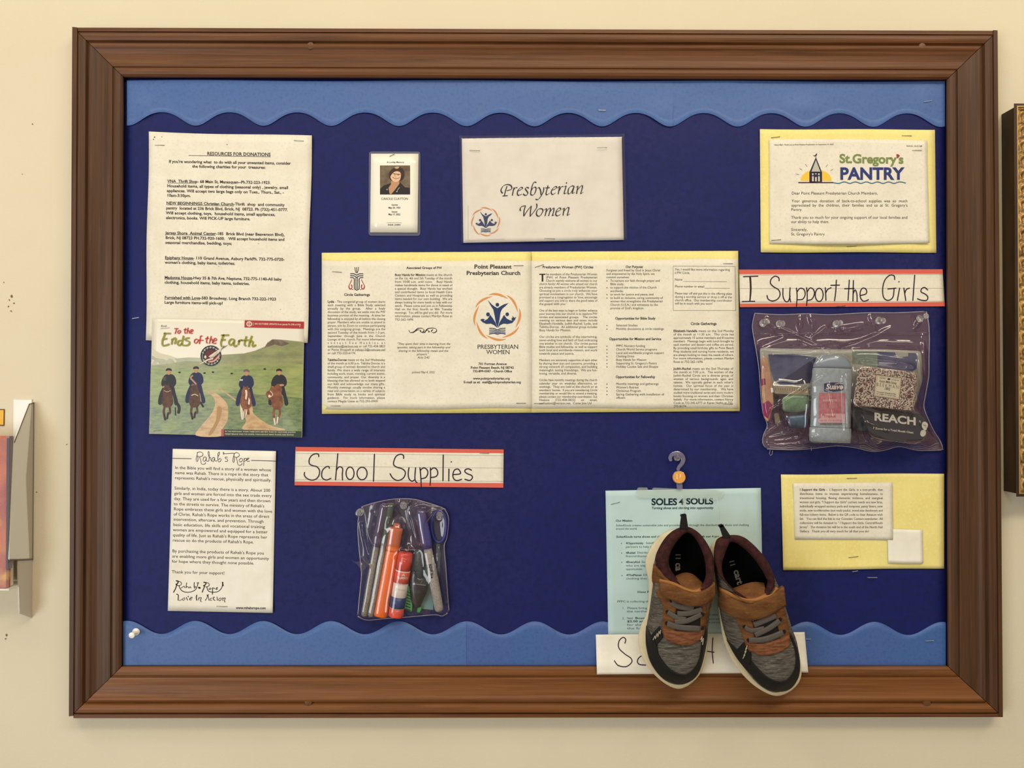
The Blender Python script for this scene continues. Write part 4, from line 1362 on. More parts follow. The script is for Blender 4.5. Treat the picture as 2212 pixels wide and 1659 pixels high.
L = [[(303, 160), (300, 140), (275, 133), (235, 150), (212, 190), (215, 230), (245, 247), (285, 258), (310, 292), (305, 340), (275, 376), (230, 385), (185, 365), (165, 335), (168, 312)],
     [(404, 272), (400, 257), (375, 258), (340, 290), (330, 340), (345, 372), (380, 384), (418, 368)], [(485, 133), (475, 250), (463, 382)], [(472, 290), (492, 262), (517, 260), (532, 282), (528, 330), (530, 384)],
     ['o', 602, 320, 38, 60], ['o', 717, 322, 48, 60], [(835, 138), (826, 395)], [(1114, 178), (1112, 150), (1085, 138), (1045, 155), (1022, 200), (1020, 240), (1050, 262), (1100, 277), (1130, 308), (1122, 350), (1092, 380), (1050, 388), (1010, 365), (985, 325)],
     [(1165, 268), (1158, 320), (1165, 370), (1192, 396), (1215, 385)], [(1228, 268), (1222, 350), (1226, 392), (1242, 410)], [(1270, 268), (1278, 350), (1283, 448)], [(1275, 290), (1305, 268), (1337, 285), (1345, 322), (1325, 360), (1285, 372)],
     [(1370, 270), (1372, 350), (1368, 435)], [(1372, 290), (1402, 268), (1432, 285), (1440, 325), (1420, 352), (1375, 360)], [(1493, 145), (1490, 390)], [(1547, 280), (1545, 392)], [(1570, 211)],
     [(1590, 332), (1655, 325), (1650, 295), (1630, 279), (1600, 290), (1585, 330), (1592, 370), (1622, 390), (1668, 378)], [(1762, 290), (1735, 278), (1705, 285), (1700, 305), (1725, 325), (1765, 342), (1770, 367), (1745, 388), (1700, 378)]]
t, fn = hand_strip([(638.5, 965.4), (1088, 971), (1087.3, 1053.5), (636.3, 1048.3)], 0.0108, (620, 950), 500 / 2212,
                   [[(82, 68), (2070, 93), (2070, 128), (82, 110)], [(73, 400), (2067, 415), (2067, 458), (72, 435)]], L,
                   'long white strip with coral edges hand-lettered School Supplies', [((82, 128), (2070, 150)), ((80, 252), (2068, 270)), ((76, 380), (2067, 398))])
staple(t, 1036, 978.5, 1056, 979, fn)
L = [[(98, 142), (215, 138)], [(150, 145), (155, 240), (150, 340)], [(156, 150), (160, 240), (152, 335)], [(88, 345), (190, 342)], [(388, 175), (385, 150), (355, 138), (325, 160), (318, 195), (345, 225), (385, 250), (396, 290), (375, 325), (335, 340), (300, 325), (290, 295)],
     [(420, 238), (420, 300), (437, 340), (462, 343), (478, 300)], [(478, 232), (475, 300), (482, 347)], [(530, 235), (535, 300), (530, 385)], [(535, 265), (560, 236), (592, 248), (600, 290), (580, 325), (540, 330)],
     [(612, 232), (618, 300), (612, 378)], [(618, 265), (640, 234), (667, 245), (676, 282), (655, 325), (620, 335)], ['o', 715, 290, 32, 54], [(765, 232), (770, 335)], [(768, 275), (785, 245), (812, 232)],
     [(855, 170), (850, 260), (840, 338)], [(810, 212), (880, 210)], [(960, 170), (955, 260), (950, 335)], [(922, 240), (1000, 238)], [(994, 172), (992, 260), (990, 340)], [(992, 280), (1008, 250), (1022, 285), (1024, 345)],
     [(1052, 295), (1098, 280), (1097, 245), (1070, 235), (1050, 265), (1052, 315), (1078, 342), (1116, 330)], [(1330, 165), (1325, 135), (1290, 130), (1250, 170), (1232, 240), (1240, 310), (1275, 335), (1315, 310), (1325, 242)], [(1275, 242), (1340, 235)],
     [(1370, 235), (1352, 335)], [(1365, 183)], [(1405, 235), (1420, 335)], [(1412, 278), (1425, 247), (1450, 235)], [(1493, 130), (1478, 335)], [(1598, 250), (1575, 230), (1550, 240), (1545, 265), (1580, 285), (1600, 307), (1590, 334), (1550, 334), (1515, 322)]]
t, fn = hand_strip([(1596.4, 582.5), (2036, 581.7), (2041, 661.6), (1598.6, 663.4)], 0.0108, (1580, 560), 480 / 1810,
                   [[(62, 85), (1720, 82), (1722, 118), (63, 121)], [(69, 362), (1736, 348), (1738, 383), (70, 390)]], L,
                   'long white strip with coral edges hand-lettered I Support the Girls', [((63, 128), (1722, 124)), ((65, 238), (1730, 236)), ((68, 348), (1736, 342))],
                   wd=9)
staple(t, 1806, 662.0, 1826, 660.5, fn)

# ---------------------------------------------------------- small yellow card
q = [(1687, 1025), (2039.5, 1023), (2039.5, 1228), (1692, 1231.5)]
f9 = sheet_fn(0.0106, [(1693, 1215, 20, 40, 0.0018), (1860, 1026, 90, 10, 0.0008), (1855, 1230, 60, 14, 0.0014)])
t = thing('yellow_card', centre(q, 0.011), 'yellow card with typed paragraph and small blank slip, right of the shoes', 'notice')
sheet('yellow_backing', q, f9, yellow, t, edge=lambda u, v: (0, .7 * math.sin(u * 7)))
f9b = sheet_fn(0.0113, [(1925, 1150, 16, 30, 0.0016), (1720, 1045, 16, 16, 0.001)])
sheet('typed_paragraph', [(1713.5, 1043.5), (1928.5, 1042), (1929, 1166.5), (1717, 1165.5)], f9b, white, t, 22, 14)
sheet('paper_slip', [(1917, 1142.5), (1992.5, 1144.5), (1994, 1217.5), (1919, 1216)], sheet_fn(0.0121, [(1956, 1216, 40, 8, 0.0014)]), white2, t, 10, 10)
k = Ink(f9b)
k.frame(1670, 1010, 390 / 2212, 0.001)
P9 = ['~I Support the Girls~ -  I Support the Girls, is a non-profit, that', 'distributes items to women experiencing homelessness, in', 'transitional housing, fleeing domestic violence, and marginal', 'women and girls. "I Support the Girls" current needs are new bras,', 'individually wrapped sanitary pads and tampons, panty liners, new', 'socks, new toothbrushes (not multi packs), travel-size deodorant and', 'full-size toiletry items.  Below is the QR code to their Amazon wish', 'list.   You can find the link in our Constant Contact newsletter. All', 'collections will be donated to " I Support the Girls, Central/South', 'Jersey".  The donation bin will be in the south end of the North Hall', 'Gallery.  Thank you all very much for all that you do!|']
lines(k, [(283 + 50.9 * i, s_) for i, s_ in enumerate(P9)], 326, 1344, 27, ink, st='s')
k.build('printed_text', t)
for (a, b, c, d) in ((1829.5, 1033.5, 1851, 1033), (1833.5, 1204.5, 1854, 1202)):
    staple(t, a, b, c, d, f9)

# ---------------------------------------------------------- aqua flyer
q = [(1308, 1060), (1643.5, 1054), (1649, 1372), (1314, 1373)]
f10 = sheet_fn(0.0108, [(1312, 1070, 16, 16, 0.0010), (1560, 1057, 60, 8, 0.0012)])
t = thing('aqua_flyer', centre(q, 0.011), 'aqua printed flyer behind the hanging shoes', 'flyer')
sheet('page', q, f10, aqua, t)
k = Ink(f10)
k.frame(1290, 1040, 370 / 1705, -0.004)
tealink = mat('dark_teal_print', (22, 40, 48), 0.5)
k.text('SOLES', 540, 234, tealink, 62, 795, st='B')
k.text('4', 815, 230, tealink, 56, 862, st='B')
k.text('SOULS', 886, 226, tealink, 58, 1155, st='B')
k.text('Turning shoes and clothing into opportunity', 540, 275, tealink, 22, 1155, st='b', italic=.15)
ti = mat('teal_grey_print', (70, 88, 92), 0.5)
T10 = [('Our Mission', 185, 350, 400, 'b'), ('Soles4Souls creates sustainable jobs and provides relief through the distribution of shoes and clothing', 187, 1510, 447, 'r'), ('around the world.', 187, 400, 480, 'r'),
       ('Soles4Souls turns shoes and clothing into opportunity through our 4 programs:', 190, 1310, 560, 'b'), ('4Opportunity', 285, 460, 624, 'b'), ('Soles4Souls works with our', 485, 800, 622, 'r'), ('partners to help people start businesses', 285, 860, 660, 'r'), ('4Relief', 285, 380, 720, 'b'), ('Distributing new shoes with partners', 398, 900, 718, 'r'), ('financial/disaster', 285, 500, 753, 'r'),
       ('4EveryKid', 285, 425, 812, 'b'), ('Soles4Souls serves kids', 440, 800, 810, 'r'), ('who are experiencing homelessness', 285, 860, 847, 'r'), ('opportunities', 285, 450, 882, 'r'), ('4ThePlanet', 290, 442, 942, 'b'), ('Diverting shoes and', 458, 800, 940, 'r'), ('clothing that might go to waste', 287, 800, 976, 'r'),
       ('How PPPC participates', 400, 800, 1110, 'b'), ('PPPC is collecting shoes of all sizes and', 198, 800, 1205, 'r'), ('1.', 250, 270, 1270, 'r'), ('Please bring in a pair of shoes to the', 300, 900, 1270, 'r'), ('the narthex/ gym, summer', 295, 800, 1303, 'r'), ('2.', 250, 270, 1372, 'r'), ('Need', 297, 355, 1370, 'r'), ('Boxes and totes', 378, 700, 1370, 'b'), ('$2.00 and 1 or more', 297, 700, 1402, 'b'), ('for shipping and', 297, 640, 1437, 'r'), ('the full box', 297, 560, 1472, 'r'),
       None, ('for summer', 1110, 1205, 1335, 'r'), ('gather and', 1105, 1215, 1378, 'r'), ('ok, and you', 1100, 1220, 1412, 'r')]
for it in T10[:-4]:
    k.text(it[0], it[1], it[3], ti, 20, it[2], st=it[4])
k2 = Ink(f10)
k2.frame(1290, 1040, 370 / 1705, -0.004)
for it in T10[-3:]:
    k2.text(it[0], it[1], it[3], ti, 20, it[2], st=it[4])
k2.build('printed_text', t)
for y in (617, 713, 805, 937):
    k.ell(241 + (y - 617) * .02, y, 5, 5, ti, n=8)
k.build('printed_text', t)
staple(t, 1320, 1089.5, 1339, 1084.5, f10)

# ---------------------------------------------------------- hand-lettered shoe sign that leans out over the frame
def f11(px, py):
    v = min(max((py - 1369) / 68.0, 0.0), 1.0)
    return 0.0114 + 0.0086 * v ** 1.3 + (0.0022 if py > 1437 else 0.0022 * max(0, v - .6) / .4)


q = [(1287, 1371), (1738, 1365.5), (1746, 1453), (1289.5, 1457)]
t = thing('lettered_strip', centre(q, 0.014), 'plain white lettered strip half hidden behind the two shoes', 'sign')
sheet('strip', q, f11, white2, t, 40, 16)
k = Ink(f11)
k.frame(1280, 960, 480 / 1422)
for p in ([(207, 1272), (212, 1248), (195, 1235), (170, 1258), (168, 1302), (205, 1340), (245, 1368), (250, 1395), (215, 1422), (165, 1415), (140, 1385)],
          [(335, 1345), (300, 1362), (287, 1388), (300, 1408), (340, 1412)], [(770, 1238), (766, 1320), (773, 1400)], [(720, 1322), (778, 1330)], [(728, 1240), (720, 1322)],
          [(430, 1250), (425, 1405)], [(480, 1370), (530, 1350), (500, 1330), (470, 1370), (490, 1405), (540, 1395)], [(640, 1345), (600, 1345), (620, 1370), (640, 1395), (590, 1405)]):
    k.stroke(p, marker, 6.5, 1)
k.build('marker_lettering', t)
# ================================================================== the two shoes
SX, SY, SS = 1280.0, 960.0, 480.0 / 1422.0


def cs(p):
    return (SX + p[0] * SS, SY + p[1] * SS)


def tilt(py):
    return 0.0128 + 0.0150 * min(max((py - 1150.0) / 320.0, 0.0), 1.15)


heather = mat('heather_grey_knit', (104, 98, 88), 0.85, 0.2, noise=((60, 60, 420), (68, 62, 55), 0.42, 0.62), two=((120, 120, 900), (150, 142, 126), 0.56, 0.74), bump=((100, 100, 700), 0.0006))
suede = mat('tan_suede', (120, 80, 44), 0.85, 0.2, noise=((40, 40, 160), (98, 60, 32), 0.4, 0.65), bump=(500.0, 0.0004), two=((200, 200, 500), (144, 96, 54), 0.58, 0.75))
suede2 = mat('tan_suede_toe', (142, 90, 60), 0.85, 0.2, noise=((90, 90, 380), (108, 66, 42), 0.42, 0.6), bump=(500.0, 0.0005))
burg = mat('burgundy_knit', (68, 34, 32), 0.9, 0.2, noise=(160.0, (50, 25, 25), 0.4, 0.6), bump=(900.0, 0.0003))
blackm = mat('black_rubberised_mesh', (19, 18, 17), 0.6, 0.3, bump=(900.0, 0.0003))
solem = mat('cream_foam_sole', (222, 206, 168), 0.7, 0.25, noise=(30.0, (204, 188, 150), 0.45, 0.7), bump=(300.0, 0.0002))
insolem = mat('black_insole', (16, 15, 15), 0.9, 0.1)
liningm = mat('dark_shoe_lining', (34, 20, 19), 0.95, 0.1)
lacem = mat('grey_lace', (96, 88, 82), 0.8, 0.2, noise=((300, 300, 300), (92, 86, 78), 0.4, 0.6), bump=((900, 900, 900), 0.0003))
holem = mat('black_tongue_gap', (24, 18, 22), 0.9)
threadm = mat('cream_thread', (196, 186, 164), 0.7)
whiteprint = mat('white_insole_print', (168, 162, 150), 0.7)
KN = 6


def ringpts(ctrl):
    return [(v.x, v.y) for v in cr([(p[0], p[1], 0) for p in ctrl], KN, True)]


def make_shoe(name, label, cfg):
    cx = sum(p[0] for p in cfg['U'][0][1]) / 15
    cy = sum(p[1] for p in cfg['U'][0][1]) / 15
    c = cs((cx, cy))
    t = thing(name, W(c[0], c[1], 0.02), label, 'shoe', 'hanging sneakers')

    def ring(ctrl, h):
        out = []
        for p in ringpts(ctrl):
            x, y = cs(p)
            out.append(W(x, y, tilt(y) + h))
        return out

    def inset(ctrl, f):
        mx = sum(p[0] for p in ctrl) / len(ctrl)
        my = sum(p[1] for p in ctrl) / len(ctrl)
        return [(mx + (p[0] - mx) * f, my + (p[1] - my) * f) for p in ctrl]
    # sole: rounded edge, slightly scooped
    So = cfg['S']
    rs = [ring(inset(So, 0.93), 0.0), ring(inset(So, 0.975), 0.0015), ring(So, 0.006), ring(inset(So, 0.995), 0.012), ring(So, 0.018), ring(inset(So, 0.99), 0.0215), ring(inset(So, 0.95), 0.0225)]
    V, F = loft(rs)
    so = fix_normals(mesh('sole', V, F, solem, t, smooth=True))
    sv, sf = V, [f for f in F if len(f) == 4]
    # upper shell
    U = cfg['U']
    rings = []
    sub = 4
    for i in range(len(U) - 1):
        for s_ in range(sub):
            f = s_ / sub
            a = U[max(i - 1, 0)][1]
            b, c_ = U[i][1], U[i + 1][1]
            d_ = U[min(i + 2, len(U) - 1)][1]
            pts = []
            for q in range(15):
                pp = []
                for ax in (0, 1):
                    A_, B_, C_, D_ = a[q][ax], b[q][ax], c_[q][ax], d_[q][ax]
                    pp.append(0.5 * (2 * B_ + (C_ - A_) * f + (2 * A_ - 5 * B_ + 4 * C_ - D_) * f * f + (3 * B_ - A_ - 3 * C_ + D_) * f ** 3))
                pts.append(pp)
            h = U[i][0] + (U[i + 1][0] - U[i][0]) * f
            rings.append(ring(pts, h))
    rings.append(ring(U[-1][1], U[-1][0]))
    V, F = loft(rings, cap=False)
    up = fix_normals(mesh('upper', V, F, heather, t, smooth=True))
    # measuring surface
    mv, mf = merge([(V, F), (sv, sf)])
    bvh = BVHTree.FromPolygons([Vector(v) for v in mv], mf)

    def hit(x, y):
        px, py = cs((x, y))
        p = W(px, py, 0.01)
        r = (p - CAM).normalized()
        loc, n_, i_, d_ = bvh.ray_cast(CAM, r)
        if loc is None:
            return None
        return -loc.y

    def patch(nm, A, B, m, n=24, k=8, off=0.0008, thick=0.0012, bulge=0.0, label=None, floor_d=None, smooth=True, fn=None):
        A = resample(cr([(p[0], p[1], 0) for p in A], 6), n + 1)
        B = resample(cr([(p[0], p[1], 0) for p in B], 6), n + 1)
        D = []
        P = []
        for i in range(n + 1):
            row = []
            pr = []
            for j in range(k + 1):
                q = A[i].lerp(B[i], j / k)
                d = fn(q.x, q.y) if fn else hit(q.x, q.y)
                pr.append(q)
                row.append(d)
            D.append(row)
            P.append(pr)
        # fill misses from neighbours
        for _ in range(30):
            miss = 0
            for i in range(n + 1):
                for j in range(k + 1):
                    if D[i][j] is None:
                        nb = [D[a][b] for a, b in ((i - 1, j), (i + 1, j), (i, j - 1), (i, j + 1)) if 0 <= a <= n and 0 <= b <= k and D[a][b] is not None]
                        if nb:
                            D[i][j] = sum(nb) / len(nb)
                        else:
                            miss += 1
            if not miss:
                break
        if floor_d is not None:
            D = [[max(d, floor_d) for d in r] for r in D]
        # light smoothing of the measured depth
        for _ in range(2):
            D = [[(D[i][j] * 2 + D[max(i - 1, 0)][j] + D[min(i + 1, n)][j] + D[i][max(j - 1, 0)] + D[i][min(j + 1, k)]) / 6 for j in range(k + 1)] for i in range(n + 1)]
        V, F = [], []
        for i in range(n + 1):
            for j in range(k + 1):
                px, py = cs((P[i][j].x, P[i][j].y))
                b = bulge * math.sin(math.pi * j / k)
                edge = 0.0 if (j in (0, k)) else 1.0
                V.append(W(px, py, D[i][j] + off + thick * (0.75 + 0.25 * edge) + b))
        for i in range(n):
            for j in range(k):
                a = i * (k + 1) + j
                F.append((a, a + 1, a + k + 2, a + k + 1))
        rg = [(0, j) for j in range(k + 1)] + [(i, k) for i in range(1, n + 1)] + [(n, j) for j in range(k - 1, -1, -1)] + [(i, 0) for i in range(n - 1, 0, -1)]
        o = len(V)
        for (i, j) in rg:
            v = V[i * (k + 1) + j]
            V.append(Vector((v.x, v.y + thick + off + 0.0008, v.z)))
        L_ = len(rg)
        for q in range(L_):
            a = rg[q][0] * (k + 1) + rg[q][1]
            b = rg[(q + 1) % L_][0] * (k + 1) + rg[(q + 1) % L_][1]
            F.append((a, b, o + (q + 1) % L_, o + q))
        ob = fix_normals(mesh(nm, V, F, m, t, smooth=smooth))
        if label:
            ob['label'] = label
        return ob, D

    def ribbon(nm, pts, w, m, off=0.0025, thick=0.0012, **kw):
        P_ = cr([(p[0], p[1], 0) for p in pts], 6)
        A, B = [], []
        for i, p in enumerate(P_):
            d = P_[min(i + 1, len(P_) - 1)] - P_[max(i - 1, 0)]
            d.normalize()
            n_ = Vector((-d.y, d.x, 0)) * (w / 2)
            A.append(p + n_)
            B.append(p - n_)
        return patch(nm, [(v.x, v.y) for v in A], [(v.x, v.y) for v in B], m, n=14, k=6, off=off - 0.0006, thick=thick, bulge=0.0002, **kw)

    # collar roll
    outer = ringpts(U[-1][1])
    inner = ringpts(cfg['inner'])
    hc = U[-1][0]
    rings = []
    n_ = 14
    for i in range(len(outer)):
        ox, oy = cs(outer[i])
        ix, iy = cs(inner[i])
        o_ = W(ox, oy, tilt(oy) + hc)
        i_ = W(ix, iy, tilt(iy) + hc - 0.002)
        c_ = (o_ + i_) / 2
        r = (o_ - i_) / 2
        rr = max(r.length, 0.0025)
        dep = min(rr, 0.0085)
        rn = r.normalized()
        rg = []
        for a in range(n_):
            an = 2 * math.pi * a / n_
            rg.append(c_ + rn * rr * math.cos(an) + Vector((0, -1, 0)) * dep * math.sin(an))
        rings.append(rg)
    rings.append(rings[0])
    V, F = loft(rings, cap=False)
    fix_normals(mesh('collar', V, F, burg, t, smooth=True))
    # lining and insole
    rg0 = [W(*cs(p), tilt(cs(p)[1]) + hc - 0.004) for p in inner]
    mx = sum(p[0] for p in cfg['inner']) / 15
    my = sum(p[1] for p in cfg['inner']) / 15

    def shr(p, f, dx=0):
        return (mx + (p[0] - mx) * f + dx, my + (p[1] - my) * f)
    rg1 = [W(*cs(shr(p, 1.02)), tilt(cs(p)[1]) + 0.050) for p in inner]
    rg2 = [W(*cs(shr(p, 0.98)), tilt(cs(p)[1]) + 0.0275) for p in inner]
    V, F = loft([rg0, rg1, rg2], cap=False)
    mesh('lining', V, F, liningm, t, smooth=True)
    V = [W(*cs(shr(p, 1.0)), tilt(cs(p)[1]) + 0.027) for p in inner]
    cen = W(*cs((mx, my)), tilt(cs((mx, my))[1]) + 0.027)
    V.append(cen)
    N = len(inner)
    ins = mesh('insole', V, [(i, (i + 1) % N, N) for i in range(N)], insolem, t)
    k = Ink(lambda px, py: tilt(py) + 0.0272)
    k.frame(SX, SY, SS)
    for (s_, x, y, cap, ln, ang) in cfg['print']:
        k.text(s_, x, y, whiteprint, cap, st='B', ang=math.radians(ang))
    o = mesh('insole_print', k.V, k.F, k.mats, ins, mi=k.M)
    o.location = (0, 0, 0)
    # pieces sewn on the upper
    for (nm, A, B, m, n, kk, off, th, bul, lab) in cfg['patches']:
        patch(nm, A, B, m, n, kk, off, th, bul, lab)
    # tongue slopes down into the opening
    A, B, da, db = cfg['tongue']
    A = resample(cr([(p[0], p[1], 0) for p in A], 6), 17)
    B = resample(cr([(p[0], p[1], 0) for p in B], 6), 17)
    V, F = [], []
    for i in range(17):
        for j in range(7):
            q = A[i].lerp(B[i], j / 6)
            px, py = cs((q.x, q.y))
            V.append(W(px, py, tilt(py) + da + (db - da) * (j / 6) ** 0.6 + 0.003 * math.sin(math.pi * i / 16)))
    for i in range(16):
        for j in range(6):
            a = i * 7 + j
            F.append((a, a + 1, a + 8, a + 7))
    mesh('tongue', V, F, suede, t, smooth=True)
    for nm, pts, w_, m, off in cfg['laces']:
        ribbon(nm, pts, w_, m, off)
    # eyelets
    for (x, y) in cfg['eyelets']:
        d = hit(x, y)
        if d is None:
            continue
        px, py = cs((x, y))
        c_ = W(px, py, d + 0.0030)
        V, F = lathe(c_ + Vector((0, 0.002, 0)), c_, [(0, 0.0024), (1, 0.0024)], 10)
        mesh('eyelet', V, F, holem, t)
    # zigzag stitching
    for pts in cfg['stitch']:
        path = []
        for i, (x, y) in enumerate(pts):
            d = hit(x, y)
            px, py = cs((x, y))
            path.append(W(px, py, (d if d else 0.06) + 0.0036))
        V, F = tube(path, 0.0005, 5)
        mesh('stitching', V, F, threadm, t)
    # heel pull tab
    q = cfg['tab']
    d0 = tilt(cs(q[2])[1]) + hc - 0.002
    V, F = boxq([cs(p) for p in q], d0, d0 + 0.0030)
    V2, F2 = boxq([cs(p) for p in q], d0 + 0.0045, d0 + 0.0070)
    V3, F3 = boxq([cs(q[0]), cs(q[1]), cs((q[1][0] * .85 + q[2][0] * .15, q[1][1] * .85 + q[2][1] * .15)), cs((q[0][0] * .85 + q[3][0] * .15, q[0][1] * .85 + q[3][1] * .15))], d0, d0 + 0.0070)
    V, F = merge([(V, F), (V2, F2), (V3, F3)])
    mesh('pull_tab', V, F, blackm, t)
    return t


LU = [
    (0.022, [(575, 545), (665, 590), (738, 700), (745, 880), (735, 1080), (728, 1270), (672, 1470), (565, 1537), (450, 1500), (360, 1370), (343, 1200), (365, 1050), (387, 880), (400, 730), (470, 600)]),
    (0.030, [(578, 540), (668, 586), (744, 700), (752, 880), (742, 1080), (731, 1270), (676, 1465), (566, 1531), (453, 1493), (364, 1364), (346, 1195), (367, 1050), (388, 880), (400, 730), (472, 598)]),
    (0.042, [(582, 534), (672, 580), (750, 700), (762, 880), (748, 1080), (722, 1250), (672, 1405), (570, 1476), (475, 1430), (400, 1325), (360, 1190), (373, 1050), (391, 880), (402, 735), (474, 594)]),
    (0.050, [(585, 531), (676, 577), (756, 700), (770, 880), (741, 1085), (708, 1215), (655, 1300), (575, 1345), (488, 1310), (420, 1235), (380, 1160), (380, 1040), (394, 880), (404, 738), (476, 590)]),
    (0.058, [(587, 529), (680, 575), (762, 700), (775, 890), (738, 1060), (710, 1120), (655, 1170), (585, 1190), (512, 1170), (455, 1120), (415, 1070), (393, 1000), (398, 880), (406, 742), (478, 586)]),
    (0.066, [(589, 527), (684, 573), (767, 700), (782, 860), (772, 930), (740, 985), (680, 1022), (600, 1032), (530, 1012), (473, 977), (433, 932), (410, 890), (402, 840), (408, 745), (480, 582)]),
    (0.073, [(590, 525), (686, 571), (757, 680), (777, 790), (772, 860), (748, 910), (690, 938), (620, 938), (545, 910), (490, 875), (448, 838), (420, 800), (406, 765), (408, 700), (482, 580)])]
L_in = [(603, 565), (655, 600), (703, 690), (722, 770), (724, 835), (715, 872), (690, 905), (630, 915), (565, 880), (525, 838), (500, 800), (488, 760), (492, 715), (510, 665), (548, 610)]
LS = [(560, 540), (670, 592), (735, 710), (728, 900), (722, 1100), (738, 1270), (694, 1460), (565, 1563), (430, 1505), (318, 1365), (296, 1210), (350, 1060), (360, 890), (340, 735), (430, 585)]
left_cfg = dict(
    U=LU, inner=L_in, S=LS,
    print=[('11', 532, 696, 30, 0, 90), ('ca', 532, 758, 40, 0, 90)],
    tongue=([(535, 838), (590, 820), (645, 832), (700, 880)], [(530, 860), (590, 925), (640, 945), (712, 915)], 0.056, 0.075),
    patches=[
        ('eyestay', [(392, 765), (382, 870), (412, 960), (448, 1030), (452, 1110), (445, 1180), (462, 1240)], [(520, 870), (560, 930), (560, 1000), (535, 1060), (528, 1110), (530, 1170), (535, 1205)], suede, 26, 8, 0.0006, 0.0012, 0.0003, None),
        ('eyestay', [(768, 860), (772, 930), (768, 1000), (750, 1060), (735, 1120), (722, 1180), (712, 1230)], [(690, 920), (690, 970), (692, 1010), (692, 1060), (690, 1110), (690, 1160), (680, 1200)], suede, 24, 6, 0.0006, 0.0012, 0.0003, None),
        ('toe_overlay', [(452, 1190), (462, 1240), (510, 1270), (570, 1284), (630, 1282), (690, 1250), (712, 1200)], [(450, 1180), (490, 1185), (530, 1190), (580, 1195), (630, 1196), (680, 1192), (712, 1180)], suede2, 28, 8, 0.0009, 0.0014, 0.0003, 'orange-tan band above the toe'),
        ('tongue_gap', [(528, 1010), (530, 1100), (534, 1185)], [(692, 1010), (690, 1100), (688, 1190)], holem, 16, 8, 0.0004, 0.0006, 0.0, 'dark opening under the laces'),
        ('mudguard', [(345, 1160), (341, 1230), (347, 1310), (372, 1395), (440, 1490), (500, 1522), (560, 1538), (615, 1522), (668, 1478), (702, 1400), (724, 1300), (734, 1215), (722, 1140)], [(352, 1170), (385, 1240), (412, 1280), (425, 1345), (478, 1420), (515, 1450), (562, 1470), (605, 1468), (655, 1425), (684, 1365), (696, 1290), (702, 1225), (716, 1165)], blackm, 60, 6, 0.0006, 0.0010, 0.0, 'black toe guard'),
        ('side_tab', [(398, 1200), (430, 1165)], [(372, 1232), (412, 1290), ], blackm, 10, 8, 0.0008, 0.0012, 0.0, None),
        ('side_tab', [(430, 1165), (452, 1235)], [(385, 1215), (408, 1285)], blackm, 10, 8, 0.0010, 0.0014, 0.0, None),
        ('inner_strap', [(398, 795), (440, 800), (480, 828), (530, 862), (548, 888)], [(396, 830), (435, 850), (480, 878), (520, 895), (545, 900)], suede, 16, 5, 0.0028, 0.0012, 0.0004, None),
        ('inner_strap', [(432, 862), (520, 882), (600, 918), (660, 930), (720, 900), (772, 844)], [(432, 885), (520, 905), (600, 938), (670, 950), (730, 925), (780, 880)], mat('strap_light_edge', (164, 112, 60), 0.85, 0.2, bump=(500.0, 0.0003)), 30, 4, 0.0036, 0.0016, 0.0008, None),
        ('strap', [(436, 872), (480, 890), (530, 905), (580, 930), (630, 948), (690, 945), (740, 922), (784, 884)], [(434, 958), (480, 985), (530, 1008), (580, 1025), (630, 1036), (690, 1036), (745, 1014), (786, 972)], suede, 34, 10, 0.0042, 0.0024, 0.0018, None)],
    laces=[('lace', [(505, 1012), (560, 1040), (650, 1052)], 34, lacem, 0.0024), ('lace', [(545, 1086), (620, 1082), (702, 1056)], 32, lacem, 0.0030),
           ('lace', [(482, 1074), (530, 1104), (598, 1122)], 30, lacem, 0.0026), ('lace', [(528, 1138), (610, 1130), (698, 1088)], 30, lacem, 0.0036), ('lace', [(480, 1148), (560, 1172), (692, 1182)], 34, lacem, 0.0036)],
    eyelets=[(480, 1072), (476, 1146), (505, 1000), (706, 1090), (704, 1175)],
    stitch=[[(388, 1250), (400, 1225), (402, 1244), (414, 1208), (418, 1232), (426, 1195), (432, 1214), (436, 1188)], [(692, 1250), (702, 1228), (698, 1262), (710, 1240), (704, 1282)]],
    tab=[(570, 452), (600, 448), (613, 540), (559, 540)])
make_shoe('sneaker', 'grey, tan and burgundy child\'s sneaker with a strap, hanging left of its mate', left_cfg)
RU = [
    (0.022, [(868, 588), (962, 622), (1062, 730), (1120, 890), (1216, 1080), (1303, 1270), (1318, 1490), (1190, 1585), (1072, 1543), (960, 1415), (868, 1270), (820, 1100), (799, 930), (777, 760), (790, 650)]),
    (0.030, [(870, 586), (966, 620), (1070, 728), (1128, 888), (1224, 1078), (1308, 1267), (1319, 1484), (1192, 1580), (1076, 1537), (964, 1410), (872, 1266), (822, 1097), (800, 930), (777, 755), (790, 645)]),
    (0.042, [(873, 584), (968, 617), (1066, 725), (1138, 885), (1238, 1075), (1298, 1262), (1300, 1410), (1200, 1517), (1112, 1482), (1030, 1388), (900, 1242), (832, 1090), (804, 925), (777, 750), (790, 635)]),
    (0.050, [(875, 583), (970, 612), (1071, 722), (1146, 880), (1238, 1060), (1275, 1200), (1245, 1300), (1150, 1352), (1058, 1328), (982, 1265), (912, 1190), (848, 1070), (808, 920), (778, 745), (790, 628)]),
    (0.058, [(877, 582), (972, 607), (1076, 720), (1152, 872), (1222, 1000), (1235, 1092), (1192, 1165), (1115, 1200), (1033, 1185), (962, 1143), (903, 1090), (853, 1020), (812, 900), (779, 740), (792, 622)]),
    (0.066, [(879, 581), (974, 602), (1081, 718), (1150, 850), (1202, 935), (1195, 995), (1142, 1040), (1070, 1058), (990, 1038), (928, 1002), (878, 960), (838, 900), (815, 850), (780, 735), (794, 616)]),
    (0.073, [(880, 580), (976, 598), (1085, 700), (1145, 800), (1165, 865), (1152, 925), (1112, 970), (1040, 998), (960, 978), (900, 938), (853, 888), (812, 840), (796, 792), (780, 722), (795, 612)])]
